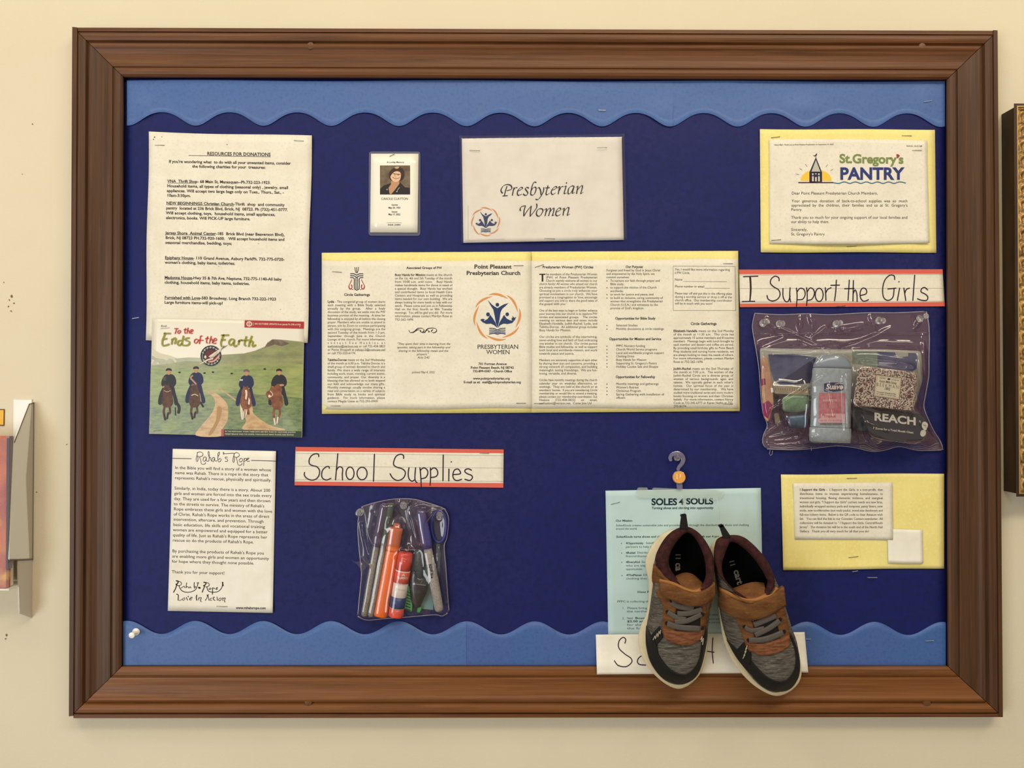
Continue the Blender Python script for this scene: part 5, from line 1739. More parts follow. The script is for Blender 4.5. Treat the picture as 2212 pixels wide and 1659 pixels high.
R_in = [(885, 625), (935, 640), (1010, 705), (1075, 790), (1108, 850), (1120, 885), (1090, 945), (1010, 980), (930, 945), (882, 905), (845, 858), (828, 805), (828, 755), (845, 700), (865, 650)]
RS = [(850, 575), (960, 610), (1060, 730), (1130, 900), (1215, 1090), (1305, 1270), (1332, 1500), (1200, 1608), (1055, 1558), (925, 1430), (845, 1275), (812, 1100), (790, 920), (756, 740), (770, 630)]
right_cfg = dict(
    U=RU, inner=R_in, S=RS,
    print=[('11', 874, 742, 30, 0, 76), ('cart', 902, 808, 40, 0, 74)],
    tongue=([(885, 925), (960, 897), (1030, 880), (1098, 885)], [(900, 950), (960, 1000), (1030, 1012), (1110, 955)], 0.056, 0.075),
    patches=[
        ('eyestay', [(808, 935), (812, 1000), (900, 1100), (940, 1170), (965, 1240), (985, 1300), (1010, 1330)], [(900, 960), (940, 1040), (1000, 1100), (1030, 1150), (1034, 1200), (1040, 1240), (1060, 1270)], suede, 26, 8, 0.0006, 0.0012, 0.0003, None),
        ('eyestay', [(1175, 900), (1215, 1000), (1232, 1060), (1245, 1120), (1258, 1180), (1262, 1240), (1262, 1290)], [(1110, 960), (1130, 1010), (1155, 1060), (1170, 1100), (1182, 1150), (1195, 1200), (1205, 1240)], suede, 24, 6, 0.0006, 0.0012, 0.0003, None),
        ('toe_overlay', [(985, 1270), (1012, 1322), (1060, 1345), (1110, 1350), (1170, 1340), (1220, 1320), (1262, 1290)], [(985, 1265), (1030, 1272), (1080, 1275), (1130, 1268), (1180, 1250), (1220, 1235), (1262, 1215)], suede2, 28, 8, 0.0009, 0.0014, 0.0003, 'orange-tan band above the toe'),
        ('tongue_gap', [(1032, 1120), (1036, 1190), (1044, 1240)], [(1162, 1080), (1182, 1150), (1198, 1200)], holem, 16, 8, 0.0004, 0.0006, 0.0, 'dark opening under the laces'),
        ('mudguard', [(858, 1250), (900, 1330), (945, 1398), (1010, 1470), (1075, 1540), (1130, 1572), (1190, 1584), (1250, 1574), (1295, 1535), (1322, 1470), (1328, 1400), (1308, 1300), (1270, 1210)], [(866, 1258), (925, 1310), (990, 1360), (1040, 1410), (1090, 1465), (1140, 1500), (1198, 1516), (1240, 1506), (1280, 1462), (1298, 1410), (1300, 1350), (1288, 1290), (1262, 1222)], blackm, 60, 6, 0.0006, 0.0010, 0.0, 'black toe guard'),
        ('side_tab', [(970, 1268), (1000, 1310), (1015, 1345)], [(925, 1320), (960, 1365), (1012, 1412)], blackm, 12, 8, 0.0010, 0.0014, 0.0, None),
        ('inner_strap', [(814, 918), (866, 940), (930, 972), (1000, 990), (1070, 978), (1130, 945), (1168, 905)], [(814, 940), (866, 967), (930, 996), (1000, 1012), (1080, 1000), (1140, 970), (1195, 925)], MATS['strap_light_edge'], 30, 4, 0.0036, 0.0016, 0.0008, None),
        ('inner_strap', [(1128, 900), (1150, 865), (1168, 905)], [(1105, 965), (1140, 950), (1190, 930)], suede, 12, 5, 0.0024, 0.0012, 0.0004, None),
        ('strap', [(812, 932), (850, 955), (910, 988), (980, 1008), (1060, 1002), (1130, 975), (1190, 935), (1226, 912)], [(812, 1046), (855, 1080), (920, 1110), (1000, 1126), (1080, 1116), (1150, 1088), (1200, 1056), (1240, 1030)], suede, 34, 10, 0.0042, 0.0024, 0.0018, None)],
    laces=[('lace', [(1034, 1156), (1100, 1130), (1176, 1096)], 34, lacem, 0.0026), ('lace', [(976, 1170), (1020, 1192), (1100, 1178)], 26, lacem, 0.0028),
           ('lace', [(1042, 1222), (1130, 1180), (1200, 1130)], 30, lacem, 0.0036), ('lace', [(1004, 1254), (1110, 1248), (1222, 1206)], 32, lacem, 0.0038)],
    eyelets=[(974, 1168), (1000, 1253), (1200, 1120), (1226, 1198)],
    stitch=[[(962, 1370), (976, 1345), (968, 1352), (984, 1322), (974, 1330), (988, 1302), (980, 1310), (990, 1288)]],
    tab=[(812, 520), (835, 514), (886, 590), (840, 606)])
make_shoe('sneaker', 'grey, tan and burgundy child\'s sneaker with a strap, hanging right of its mate', right_cfg)

# ------------------------------------------------------------------ clear hanger that carries them
clear = film('clear_hanger_plastic', (206, 206, 226), 0.30, (176, 170, 196), 0.15, fac=0.03)
clear2 = film('frosted_hanger_plastic', (252, 254, 252), 0.14, (244, 246, 236), 0.18, fac=0.02)
t = thing('shoe_hanger', W(1465, 1060, 0.0125), 'clear plastic shoe hanger with an orange size disc numbered 11', 'hanger')


def hx(p):
    return (1360 + p[0] * 220 / 1825, 960 + p[1] * 220 / 1825)


path = resample(cr([(745, 300, 0), (728, 240, 0), (765, 180, 0), (850, 160, 0), (925, 190, 0), (962, 262, 0), (940, 340, 0), (885, 410, 0), (862, 470, 0)], 6), 40)
V, F = [], []
rings = []
for i, p in enumerate(path):
    tq = (path[min(i + 1, 39)] - path[max(i - 1, 0)]).normalized()
    nn = Vector((-tq.y, tq.x, 0))
    w_ = 28 + 12 * math.sin(math.pi * i / 39)
    if i in (0, 39):
        w_ *= .6
    rg = []
    for (a, dd) in ((-1, .0118), (1, .0118), (1, .0142), (.7, .0146), (-.7, .0146), (-1, .0142)):
        q = p + nn * w_ * a
        x, y = hx((q.x, q.y))
        rg.append(W(x, y, dd))
    rings.append(rg)
V, F = loft(rings)
fix_normals(mesh('hook', V, F, clear, t))
c = hx((885, 590))
c0, c1 = W(c[0], c[1], 0.0118), W(c[0], c[1], 0.0150)
V, F = lathe(c0, c1, [(0, 0.0088), (0.9, 0.0088), (1.0, 0.0082)], 32)
mesh('disc_rim', V, F, clear, t)
c0, c1 = W(c[0] + .4, c[1] - .3, 0.0151), W(c[0] + .4, c[1] - .3, 0.0158)
V, F = lathe(c0, c1, [(0, 0.0080), (1.0, 0.0080)], 32)
od = mesh('size_disc', V, F, mat('orange_size_disc', (232, 160, 62), 0.35, 0.5, coat=.3), t)
od['label'] = 'orange round size marker'
k = Ink(lambda x, y: 0.0159)
k.frame(1360, 960, 220 / 1825)
k.text('11', 822, 622, mat('cream_size_number', (244, 222, 180), 0.4), 88, 938, st='B')
k.build('size_number', t)


def plate(nm, pts, d0, d1, m, par):
    P = [hx(p) for p in pts]
    a = [W(x, y, d1) for x, y in P]
    b = [Vector((v.x, -d0, v.z)) for v in a]
    n = len(P)
    F = [tuple(range(n))[::-1], tuple(range(n, 2 * n))] + [(i, (i + 1) % n, (i + 1) % n + n, i + n) for i in range(n)]
    return fix_normals(mesh(nm, a + b, F, m, par))


plate('stem', [(840, 690), (945, 690), (950, 800), (850, 800)], 0.0122, 0.0142, clear, t)
plate('cross_bar', [(130, 815), (150, 780), (180, 772), (315, 775), (332, 812), (405, 815), (412, 790), (440, 775), (850, 795), (955, 800), (1200, 800), (1560, 815), (1680, 850), (1690, 920), (1640, 975), (1500, 995), (1200, 970), (700, 960), (200, 945), (130, 920), (118, 860)], 0.0122, 0.0138, clear2, t)
plate('rib', [(165, 925), (420, 930), (425, 945), (165, 940)], 0.0138, 0.0150, clear2, t)
plate('clip_arm', [(945, 930), (985, 930), (982, 1100), (978, 1255), (958, 1255), (955, 1100)], 0.0125, 0.0145, clear2, t)
# the thin straps from the hanger to each pull tab
for (x, y, ex, ey) in ((968, 1235, 1475.5, 1114), (1560, 960, 1558, 1140)):
    px, py = hx((x, y))
    a = W(px, py, 0.0145)
    b = W(ex, ey, 0.083)
    V, F = tube([a, a.lerp(b, .5) + Vector((0, -0.004, 0.003)), b], 0.0006, 6)
    mesh('hang_cord', V, F, clear2, t)


# ------------------------------------------------------------------ push pins
def pushpin(label, bx, by, hx_, hy_, d, m, group=None, sz=1.0):
    a = W(bx, by, d)
    b = W(hx_, hy_, d + 0.0135 * sz)
    t_ = thing('push_pin', a, label, 'push pin', group)
    s = sz
    V, F = lathe(a, b, [(0.0, 0.0044 * s), (0.06, 0.0050 * s), (0.13, 0.0050 * s), (0.19, 0.0040 * s), (0.24, 0.0026 * s), (0.5, 0.0021 * s), (0.74, 0.0024 * s), (0.82, 0.0036 * s), (0.9, 0.0041 * s), (0.97, 0.0040 * s), (1.0, 0.0030 * s)], 20)
    mesh('pin_body', V, F, m, t_, smooth=True)
    V, F = lathe(a + (a - b).normalized() * 0.0055, a + (b - a) * 0.02, [(0, 0.0001), (0.3, 0.0005), (1, 0.0005)], 8)
    mesh('needle', V, F, STAPLE, t_, smooth=True)
    return t_


wpin = mat('white_pin_plastic', (250, 246, 236), 0.25, 0.5, coat=0.3)
cpin = bpy.data.materials.new('clear_pin_plastic')
cpin.use_nodes = True
b_ = cpin.node_tree.nodes['Principled BSDF']
b_.inputs['Base Color'].default_value = (0.96, 0.95, 0.93, 1)
b_.inputs['Roughness'].default_value = 0.06
b_.inputs['Transmission Weight'].default_value = 0.92
b_.inputs['IOR'].default_value = 1.49
pushpin('white push pin in the bottom left corner of the blue border', 295, 1364, 284, 1373, 0.0113, wpin)
pushpin('clear push pin inside the hook of the shoe hanger', 1462, 989, 1464.5, 990, 0.0106, cpin, sz=.85)
# ================================================================== the two see-through bags
def solid(nm, pts, d0, d1, m, par, rnd=0.0, n=5, dome=0.0, bev=0.0012):
    """px outline (rounded by rnd px) extruded from d0 to d1 with a bevelled, slightly domed front"""
    P = [Vector((a[0], a[1], 0)) for a in pts]
    out = []
    L_ = len(P)
    for i in range(L_):
        if rnd <= 0:
            out.append(P[i])
            continue
        c, a, b = P[i], P[i - 1], P[(i + 1) % L_]
        u = (a - c).normalized() * min(rnd, (a - c).length * .45)
        v = (b - c).normalized() * min(rnd, (b - c).length * .45)
        for j in range(n + 1):
            t_ = j / n
            out.append(c + u * (1 - t_) ** 2 + v * t_ ** 2)
    N = len(out)
    c = sum(out, Vector((0, 0, 0))) / N

    def ringat(f, d):
        return [W(c.x + (p.x - c.x) * f, c.y + (p.y - c.y) * f, d) for p in out]
    size = sum((p - c).length for p in out) / N
    k1 = 1 - (bev / 0.000617) / size
    rings = [ringat(k1, d0), ringat(1.0, d0 + bev), ringat(1.0, d1 - bev), ringat(k1, d1)]
    for f in (0.7, 0.4, 0.15):
        rings.append(ringat(k1 * f, d1 + dome * (1 - f * f)))
    V, F = loft(rings)
    return fix_normals(mesh(nm, V, F, m, par, smooth=dome > 0))


def bvh_of(objs):
    Vs, Fs = [], []
    bpy.context.view_layer.update()
    for o in objs:
        if o.type != 'MESH':
            continue
        off = len(Vs)
        M = Matrix.Translation(world_loc(o))
        Vs += [M @ v.co for v in o.data.vertices]
        Fs += [tuple(i + off for i in p.vertices) for p in o.data.polygons]
    return BVHTree.FromPolygons(Vs, Fs)


def membrane(left, right, top, bottom, nu, nv, obst, dbase, gap, pins, creases, ripple, iters=220, edge_d=None):
    """clear sheet pulled over whatever lies behind it: returns px grid and depths"""
    lft = resample(cr([(p[0], p[1], 0) for p in left], 6), nv + 1)
    rgt = resample(cr([(p[0], p[1], 0) for p in right], 6), nv + 1)
    tp = resample(cr([(p[0], p[1], 0) for p in top], 6), nu + 1)
    bt = resample(cr([(p[0], p[1], 0) for p in bottom], 6), nu + 1)
    P = []
    for j in range(nv + 1):
        v = j / nv
        row = []
        for i in range(nu + 1):
            u = i / nu
            a = lft[j].lerp(rgt[j], u) + tp[i].lerp(bt[i], v)
            b = (tp[0].lerp(tp[-1], u)).lerp(bt[0].lerp(bt[-1], u), v)
            row.append(a - b)
        P.append(row)
    O = [[0.0] * (nu + 1) for _ in range(nv + 1)]
    for j in range(nv + 1):
        for i in range(nu + 1):
            p = W(P[j][i].x, P[j][i].y, 0.01)
            r = (p - CAM).normalized()
            loc, n_, a_, b_ = obst.ray_cast(CAM, r)
            O[j][i] = (-loc.y + gap) if loc is not None and -loc.y > dbase else dbase
    # widen the obstacles a little so the sheet clears their edges
    for _ in range(2):
        O = [[max(O[max(j - 1, 0)][i], O[min(j + 1, nv)][i], O[j][max(i - 1, 0)], O[j][min(i + 1, nu)], O[j][i]) for i in range(nu + 1)] for j in range(nv + 1)]
    ed = dbase if edge_d is None else edge_d
    H = [[max(O[j][i], ed) for i in range(nu + 1)] for j in range(nv + 1)]
    for _ in range(iters):
        for j in range(nv + 1):
            for i in range(nu + 1):
                if i in (0, nu) or j in (0, nv):
                    H[j][i] = ed
                    continue
                a = (H[j - 1][i] + H[j + 1][i] + H[j][i - 1] + H[j][i + 1]) / 4
                H[j][i] = max(a - 0.00004, O[j][i])
    for _ in range(9):
        H = [[H[j][i] if (i in (0, nu) or j in (0, nv)) else (2 * H[j][i] + H[j - 1][i] + H[j + 1][i] + H[j][i - 1] + H[j][i + 1]) / 6 for i in range(nu + 1)] for j in range(nv + 1)]
    D = [[0.0] * (nu + 1) for _ in range(nv + 1)]
    for j in range(nv + 1):
        for i in range(nu + 1):
            p = P[j][i]
            d = H[j][i]
            f = min(i, nu - i, 6) / 6.0 * min(j, nv - j, 4) / 4.0
            for (ax, ay, bx, by, h, w_) in creases:
                A_ = Vector((ax, ay, 0))
                B_ = Vector((bx, by, 0))
                ab = B_ - A_
                t_ = max(0, min(1, (p - A_).dot(ab) / ab.length_squared))
                q = (p - A_ - ab * t_).length
                if q < w_ * 3:
                    d += 1.9 * h * math.exp(-(q / w_) ** 2) * (0.3 + 0.7 * math.sin(math.pi * (0.1 + 0.8 * t_)))
            d += ripple * f * (math.sin(p.x * .11 + 1.7 * math.sin(p.y * .05)) + math.sin(p.y * .13 + p.x * .05 + 2 * math.sin(p.x * .04)))
            D[j][i] = max(d, 0.0112)
    return P, D


def grid_mesh(nm, P, D, m, par):
    nv, nu = len(P) - 1, len(P[0]) - 1
    V = [W(P[j][i].x, P[j][i].y, D[j][i]) for j in range(nv + 1) for i in range(nu + 1)]
    F = [(j * (nu + 1) + i, (j + 1) * (nu + 1) + i, (j + 1) * (nu + 1) + i + 1, j * (nu + 1) + i + 1) for j in range(nv) for i in range(nu)]
    return mesh(nm, V, F, m, par, smooth=True), V


rimm = film('bag_welded_rim', (225, 222, 232), 0.42, (186, 174, 184), 0.18, fac=0.04)

# ------------------------------------------------------------------ toiletries bag
GX, GY, GS = 1580.0, 560.0, 480.0 / 1810


def g(p):
    return (GX + p[0] * GS, GY + p[1] * GS)


def G(*pts):
    return [g(p) for p in pts]


items = []
# wide packet at the back
padm = mat('pale_grey_green_wrapper', (176, 178, 158), 0.35, 0.5, coat=.3, bump=(40.0, .0012))
t = thing('pad_packet', W(*g((880, 900)), 0.0185), 'wide pale wrapped packet with dark blue panels, at the back of the toiletries bag', 'packet', None)
o = solid('wrapper', G((228, 722), (700, 734), (1240, 734), (1545, 748), (1560, 980), (1500, 1180), (300, 1085), (238, 900)), 0.0135, 0.0220, padm, t, 8, dome=0.0006)
items.append(o)
fn = sheet_fn(0.0224)
k = Ink(fn)
k.frame(GX, GY, GS)
slate = mat('slate_blue_print', (72, 78, 110), 0.35, 0.5, noise=(50.0, (90, 96, 124), 0.4, 0.6), coat=.3)
dks = mat('deep_slate_print', (40, 42, 72), 0.35, 0.5, coat=.3)
k.poly([(300, 775), (500, 772), (690, 800), (670, 900), (640, 1010), (520, 1022), (400, 1022), (345, 985), (320, 900)], slate, 1)
k.poly([(380, 1005), (640, 830), (690, 800), (668, 910), (640, 1010), (520, 1022)], dks, 2)
k.build('printed_panel', t)
k = Ink(fn)
k.frame(GX, GY, GS)
k.poly([(1190, 752), (1500, 765), (1516, 800), (1508, 890), (1470, 918), (1190, 880)], slate, 1)
k.poly([(985, 750), (1190, 752), (1190, 880), (985, 850)], mat('sage_green_print', (112, 136, 116), 0.35, 0.5, noise=(50.0, (128, 146, 122), 0.4, 0.6), coat=.3), 1)
k.poly([(1330, 757), (1440, 762), (1440, 790), (1350, 800)], padm, 2)
k.build('printed_panel', t)
# peach and magenta wrapper at the far left
t = thing('wrapped_liner', W(*g((280, 1050)), 0.0145), 'peach and magenta printed wrapper down the left side of the toiletries bag', 'packet')
o = solid('wrapper', G((238, 800), (292, 790), (330, 1000), (345, 1180), (300, 1330), (262, 1290), (244, 1060)), 0.0226, 0.0260, mat('peach_wrapper', (206, 160, 118), 0.4, 0.5, noise=(70.0, (190, 138, 96), 0.4, 0.6)), t, 6)
items.append(o)
k = Ink(sheet_fn(0.0262))
k.frame(GX, GY, GS)
mg = mat('magenta_print', (150, 40, 88), 0.4)
k.poly([(245, 975), (275, 970), (280, 1020), (247, 1030)], mg, 1)
k.build('magenta_panel', t)
k = Ink(sheet_fn(0.0262))
k.frame(GX, GY, GS)
k.poly([(250, 1180), (300, 1150), (338, 1190), (300, 1300), (262, 1270)], mg, 1)
k.build('magenta_panel', t)
t = thing('toothpaste_carton', W(*g((450, 1060)), 0.03), 'beige ruled carton lying under the blue panel in the toiletries bag', 'carton')
o = solid('carton', G((345, 1035), (632, 1050), (628, 1110), (350, 1095)), 0.0228, 0.0290, mat('beige_carton', (176, 162, 130), 0.5, noise=(80.0, (160, 146, 114), 0.4, 0.6)), t, 3)
items.append(o)
k = Ink(sheet_fn(0.0290))
k.frame(GX, GY, GS)
for i in range(14):
    k.rect(360 + i * 19, 1045 + i * .9, 364 + i * 19, 1066 + i * .9, mat('brown_tick_print', (120, 96, 70), 0.5), 1)
k.build('tick_marks', t)
t = thing('green_packet', W(*g((530, 1180)), 0.03), 'small green foil packet left of the deodorant', 'packet')
gm = mat('green_foil_wrapper', (124, 160, 112), 0.3, 0.5, noise=(60.0, (92, 120, 88), 0.4, 0.65), coat=.4, bump=(60.0, .0015))
items.append(solid('wrapper', G((412, 1120), (520, 1100), (632, 1112), (634, 1225), (540, 1250), (415, 1242)), 0.0228, 0.0295, gm, t, 10, dome=.002))
t = thing('teal_packet', W(*g((540, 1310)), 0.03), 'small dark teal foil packet left of the deodorant base', 'packet')
tm = mat('teal_foil_wrapper', (62, 104, 122), 0.3, 0.5, noise=(60.0, (38, 66, 84), 0.4, 0.65), coat=.4, bump=(60.0, .0015))
items.append(solid('wrapper', G((450, 1275), (625, 1262), (622, 1372), (470, 1380)), 0.0200, 0.0285, tm, t, 10, dome=.002))
t = thing('beige_tag', W(*g((370, 1300)), 0.02), 'tiny beige tag in the lower left of the toiletries bag', 'tag')
items.append(solid('tag', G((345, 1255), (385, 1250), (400, 1330), (355, 1345)), 0.0150, 0.0165, MATS['beige_carton'], t, 4))

# deodorant stick: oval column with shoulders, cap line and base
t = thing('deodorant_stick', W(*g((808, 1490)), 0.028), 'pale blue deodorant stick with navy and pink label in the toiletries bag', 'deodorant')
deo = mat('pale_blue_plastic', (172, 184, 182), 0.35, 0.5, noise=(220.0, (158, 170, 168), 0.4, 0.6))
deo2 = mat('pale_blue_clear_cap', (146, 162, 166), 0.2, 0.5, coat=.3)
a, b = W(*g((802, 1490)), 0.0348), W(*g((824, 775)), 0.0348)
UPV = Vector((0, -1, 0))


def oval(nm, t0, t1, prof, m, par):
    ax = b - a
    V, F = lathe(a + ax * t0, a + ax * t1, prof, 36, flat=0.40, up=UPV)
    return fix_normals(mesh(nm, V, F, m, par, smooth=True))


rr = 0.0262
items.append(oval('base', 0.0, 0.165, [(0, rr * .92), (0.03, rr * 1.03), (0.5, rr * 1.05), (0.95, rr * 1.04), (1, rr * 1.0)], deo, t))
items.append(oval('body', 0.167, 0.84, [(0, rr * .98), (0.02, rr * 1.0), (0.5, rr * 0.985), (0.96, rr * 0.99), (0.99, rr * .97), (1, rr * .93)], deo, t))
items.append(oval('cap', 0.845, 1.0, [(0, rr * .96), (0.2, rr * .95), (0.5, rr * .84), (0.75, rr * .70), (0.92, rr * .52), (1, rr * .3)], deo2, t))
dax = (a + b) / 2


def ddeo(px, py):
    p = W(px, py, 0.045)
    ax = (b - a).normalized()
    q = p - a
    q = q - ax * q.dot(ax)
    x = min(abs(q.x) / (rr * 0.99), .995)
    return 0.0348 + 0.4 * rr * math.sqrt(1 - x * x) + 0.0003


k = Ink(ddeo)
k.frame(GX, GY, GS)
navl = mat('navy_label', (30, 34, 84), 0.35, coat=.3)
k.raw([(755, 1012), (800, 1004), (850, 1003), (905, 1006), (914, 1030), (912, 1068), (860, 1076), (800, 1082), (756, 1076)], [(0, 8, 7, 1), (1, 7, 6, 2), (2, 6, 5, 4, 3)], navl, 1)
k.stroke([(845, 1018), (880, 1010), (908, 1016)], wht, 5, 2)
k.stroke([(762, 1062), (790, 1074), (820, 1078)], wht, 4, 2)
k.text('Suave', 768, 1058, wht, 42, 906, st='B', italic=.25, layer=3)
pinkl = mat('coral_pink_label', (192, 104, 106), 0.4, noise=(120.0, (204, 134, 132), 0.4, 0.6))
for i in range(8):
    x0, x1 = 706 + i * 27.4, 706 + (i + 1) * 27.4
    k.raw([(x0, 1090), (x1, 1090), (x1, 1332), (x0, 1332)], [(3, 2, 1, 0)], pinkl, 1)
    k.raw([(x0, 1258), (x1, 1258), (x1, 1332), (x0, 1332)], [(3, 2, 1, 0)], mat('pale_pink_label', (226, 178, 172), 0.4), 2)
k.rect(735, 1125, 870, 1170, mat('rose_panel', (220, 140, 138), 0.4), 2)
for y in (1178, 1190, 1202):
    k.rect(738, y, 860, y + 4, wht, 2)
k.text('24 HOUR PROTECTION', 745, 1158, wht, 16, 860, st='b', layer=3)
k.text('Tropical', 750, 1288, redl, 22, 850, st='b', layer=3)
k.text('net wt. 1.2 oz (34 g)', 720, 1318, redl, 12, 900, st='r', layer=3)
k.text('INVISIBLE SOLID DEODORANT', 722, 1350, inkl, 14, 905, st='b', layer=2)
k.build('label', t)

# floral soap box
t = thing('soap_box', W(*g((1250, 1200)), 0.03), 'soap box in brown floral print with a cream label, right of the deodorant', 'soap')
fl_ = mat('floral_wrap', (218, 198, 170), 0.5, 0.3, noise=(520.0, (62, 36, 32), 0.49, 0.53), two=(150.0, (120, 74, 64), 0.60, 0.66))
items.append(solid('box', G((1035, 868), (1512, 922), (1505, 1100), (1488, 1240), (1050, 1196), (990, 1185)), 0.0290, 0.0470, fl_, t, 10, bev=.0025))
k = Ink(sheet_fn(0.0470))
k.frame(GX, GY, GS)
crm = mat('cream_label', (232, 222, 184), 0.5)
k.poly([(1178, 938), (1390, 966), (1370, 1146), (1158, 1116)], MATS['brown_tick_print'], 1)
k.poly([(1182, 944), (1384, 970), (1365, 1140), (1163, 1111)], crm, 2)
for p in ([(1190, 952), (1378, 976)], [(1378, 976), (1360, 1132)], [(1360, 1132), (1170, 1105)], [(1170, 1105), (1190, 952)]):
    k.stroke(p, MATS['brown_tick_print'], 2, 3, smooth=0)
SL = 0.13
k.poly([(1268, 975), (1280, 968), (1296, 972), (1292, 984), (1276, 984)], inkb, 3)
k.text('TRIPLE MILLED', 1205, 970, ink, 9, 1258, st='t', slope=SL, layer=3)
k.text('GOAT MILK SOAP', 1303, 985, ink, 9, 1365, st='t', slope=SL, layer=3)
k.text('Goat Milk Soap', 1205, 1000, ink, 18, 1345, st='t', slope=SL, layer=3)
k.text('B E E K M A N', 1182, 1032, ink, 26, 1362, st='S', slope=SL, layer=3)
k.text('1802', 1245, 1062, ink, 20, 1292, st='t', slope=SL, italic=.2, layer=3)
k.text('Honeyed Grapefruit Bar', 1182, 1084, ink, 11, 1342, st='t', slope=SL, layer=3)
k.text('net weight 3.5 oz bar soap', 1180, 1098, ink, 10, 1340, st='t', slope=SL, layer=3)
for (x, y, r_) in ((1055, 1068, 20), (1448, 1120, 18), (1038, 1180, 14), (1110, 990, 10), (1430, 960, 10), (1115, 1150, 10)):
    k.ell(x, y, r_, r_ * .9, mat('dark_red_berry', (92, 28, 28), 0.5), 1, 10)
k.build('label', t)

# black toothbrush sleeve
t = thing('toothbrush_box', W(*g((1330, 1340)), 0.03), 'black toothbrush box lettered REACH in the lower right of the toiletries bag', 'toothbrush box')
items.append(solid('box', G((1062, 1205), (1560, 1262), (1600, 1330), (1588, 1420), (1560, 1478), (1350, 1480), (1135, 1440), (1085, 1330)), 0.0290, 0.0420, mat('black_carton', (26, 28, 28), 0.35, 0.4, coat=.3), t, 10, bev=.002))
k = Ink(sheet_fn(0.0420))
k.frame(1830, 820, 220 / 2212)
crw = mat('cream_carton_print', (226, 222, 196), 0.45)
k.text('REACH', 582, 880, crw, 158, 1500, st='B', slope=0.118, layer=1)
k.text('7 Zones for a Total Mouth Clean', 560, 1070, crw, 42, 1440, st='b', slope=0.115, layer=1)
k.poly([(1640, 930), (1700, 915), (1745, 960), (1740, 1040), (1710, 1100), (1660, 1080), (1620, 1010)], crw, 1, smooth=3)
k.poly([(1600, 1120), (1660, 1090), (1710, 1130), (1700, 1200), (1640, 1240), (1590, 1200)], crw, 1, smooth=3)
k.stroke([(1655, 985), (1690, 1000), (1720, 990)], inkb, 10, 2)
k.build('lettering', t)
t = thing('blue_grey_packet', W(*g((1060, 1370)), 0.02), 'dark green and blue-grey packet between the deodorant and the black box', 'packet')
o = solid('wrapper', G((985, 1200), (1050, 1195), (1100, 1290), (1118, 1400), (985, 1390)), 0.0165, 0.0270, mat('dark_green_wrapper', (44, 58, 60), 0.3, noise=(60.0, (86, 110, 116), 0.5, 0.65), coat=.4, bump=(60., .0015)), t, 6, dome=.001)
items.append(o)

# the bag itself
bagf = film('toiletries_bag_film', (238, 236, 240), 0.04, (168, 140, 148), 0.035, bump=(14.0, 0.0006), fac=0.03)
bagb = film('toiletries_bag_back', (214, 206, 222), 0.50, (134, 96, 116), 0.08, bump=(20.0, 0.0030), fac=0.02)  # purplish haze colour paints in the reddish reflection over the blue lining
bag = thing('toiletries_bag', W(*g((900, 500)), 0.012), 'clear zip bag full of toiletries, pinned below the I Support the Girls strip', 'bag')
Lf = G((190, 440), (170, 540), (183, 640), (205, 760), (225, 900), (240, 1100), (258, 1250), (292, 1350), (262, 1430), (255, 1500), (290, 1545))
Rt = G((1588, 425), (1606, 520), (1613, 640), (1609, 800), (1607, 950), (1582, 1100), (1568, 1200), (1602, 1300), (1650, 1400), (1700, 1480), (1728, 1553))
Tp = G((190, 440), (400, 452), (620, 444), (800, 452), (1100, 436), (1350, 436), (1588, 425))
Bt = G((290, 1545), (500, 1552), (680, 1540), (850, 1520), (1000, 1534), (1150, 1566), (1260, 1552), (1370, 1526), (1520, 1556), (1728, 1553))


def gc(ax, ay, bx, by, h, w_):
    A_, B_ = g((ax, ay)), g((bx, by))
    return (A_[0], A_[1], B_[0], B_[1], h, w_)


creases = [gc(325, 1228, 735, 965, .0032, 3.2), gc(350, 745, 860, 712, .0028, 3.0), gc(350, 775, 690, 790, .0022, 3.0), gc(690, 790, 960, 745, .0022, 3.0), gc(400, 560, 760, 720, .0026, 3.0), gc(660, 640, 760, 560, .003, 4), gc(870, 580, 1070, 545, .0036, 6), gc(880, 560, 950, 600, .003, 5),
           gc(1480, 1060, 1700, 1520, .0032, 3.2), gc(1540, 1330, 1690, 1510, .0026, 2.8), gc(1000, 1195, 1200, 1260, .003, 3.4), gc(1110, 1330, 1280, 1400, .0022, 2.8), gc(275, 1440, 440, 1310, .0026, 3.0), gc(940, 950, 950, 1420, .0028, 3.4), gc(905, 960, 925, 1400, .002, 2.6), gc(800, 1010, 840, 1280, .0022, 2.4),
           gc(290, 490, 350, 570, .003, 5), gc(1130, 470, 1180, 560, .0026, 5), gc(1500, 560, 1540, 490, .003, 5), gc(1120, 1460, 1210, 1530, .003, 4), gc(640, 450, 680, 560, .003, 7), gc(560, 460, 560, 580, .003, 6), gc(1300, 560, 1010, 700, .002, 5), gc(1200, 620, 900, 720, .002, 4), gc(1370, 1180, 1440, 1330, .0022, 2.8),
           gc(300, 1490, 700, 1440, .002, 4), gc(300, 1460, 560, 1400, .0018, 4), gc(1000, 1490, 1250, 1500, .002, 4), gc(310, 1515, 620, 1500, .002, 3), gc(1250, 1470, 1500, 1510, .002, 4), gc(230, 742, 640, 738, .0024, 3), gc(1010, 742, 1500, 748, .0018, 3), gc(240, 700, 420, 640, .0018, 5), gc(240, 720, 290, 900, .002, 4), gc(1560, 620, 1590, 1000, .002, 4), gc(1520, 780, 1560, 1060, .0022, 3.2)]
bv = bvh_of(items)
P, D = membrane(Lf, Rt, Tp, Bt, 200, 140, bv, 0.0132, 0.0018, None, creases, 0.00018, iters=110)
o, _ = grid_mesh('front_film', P, D, bagf, bag)
Db = [[0.0114 + 0.0003 * math.sin(p.x * .07) * math.sin(p.y * .06) for p in row] for row in P]
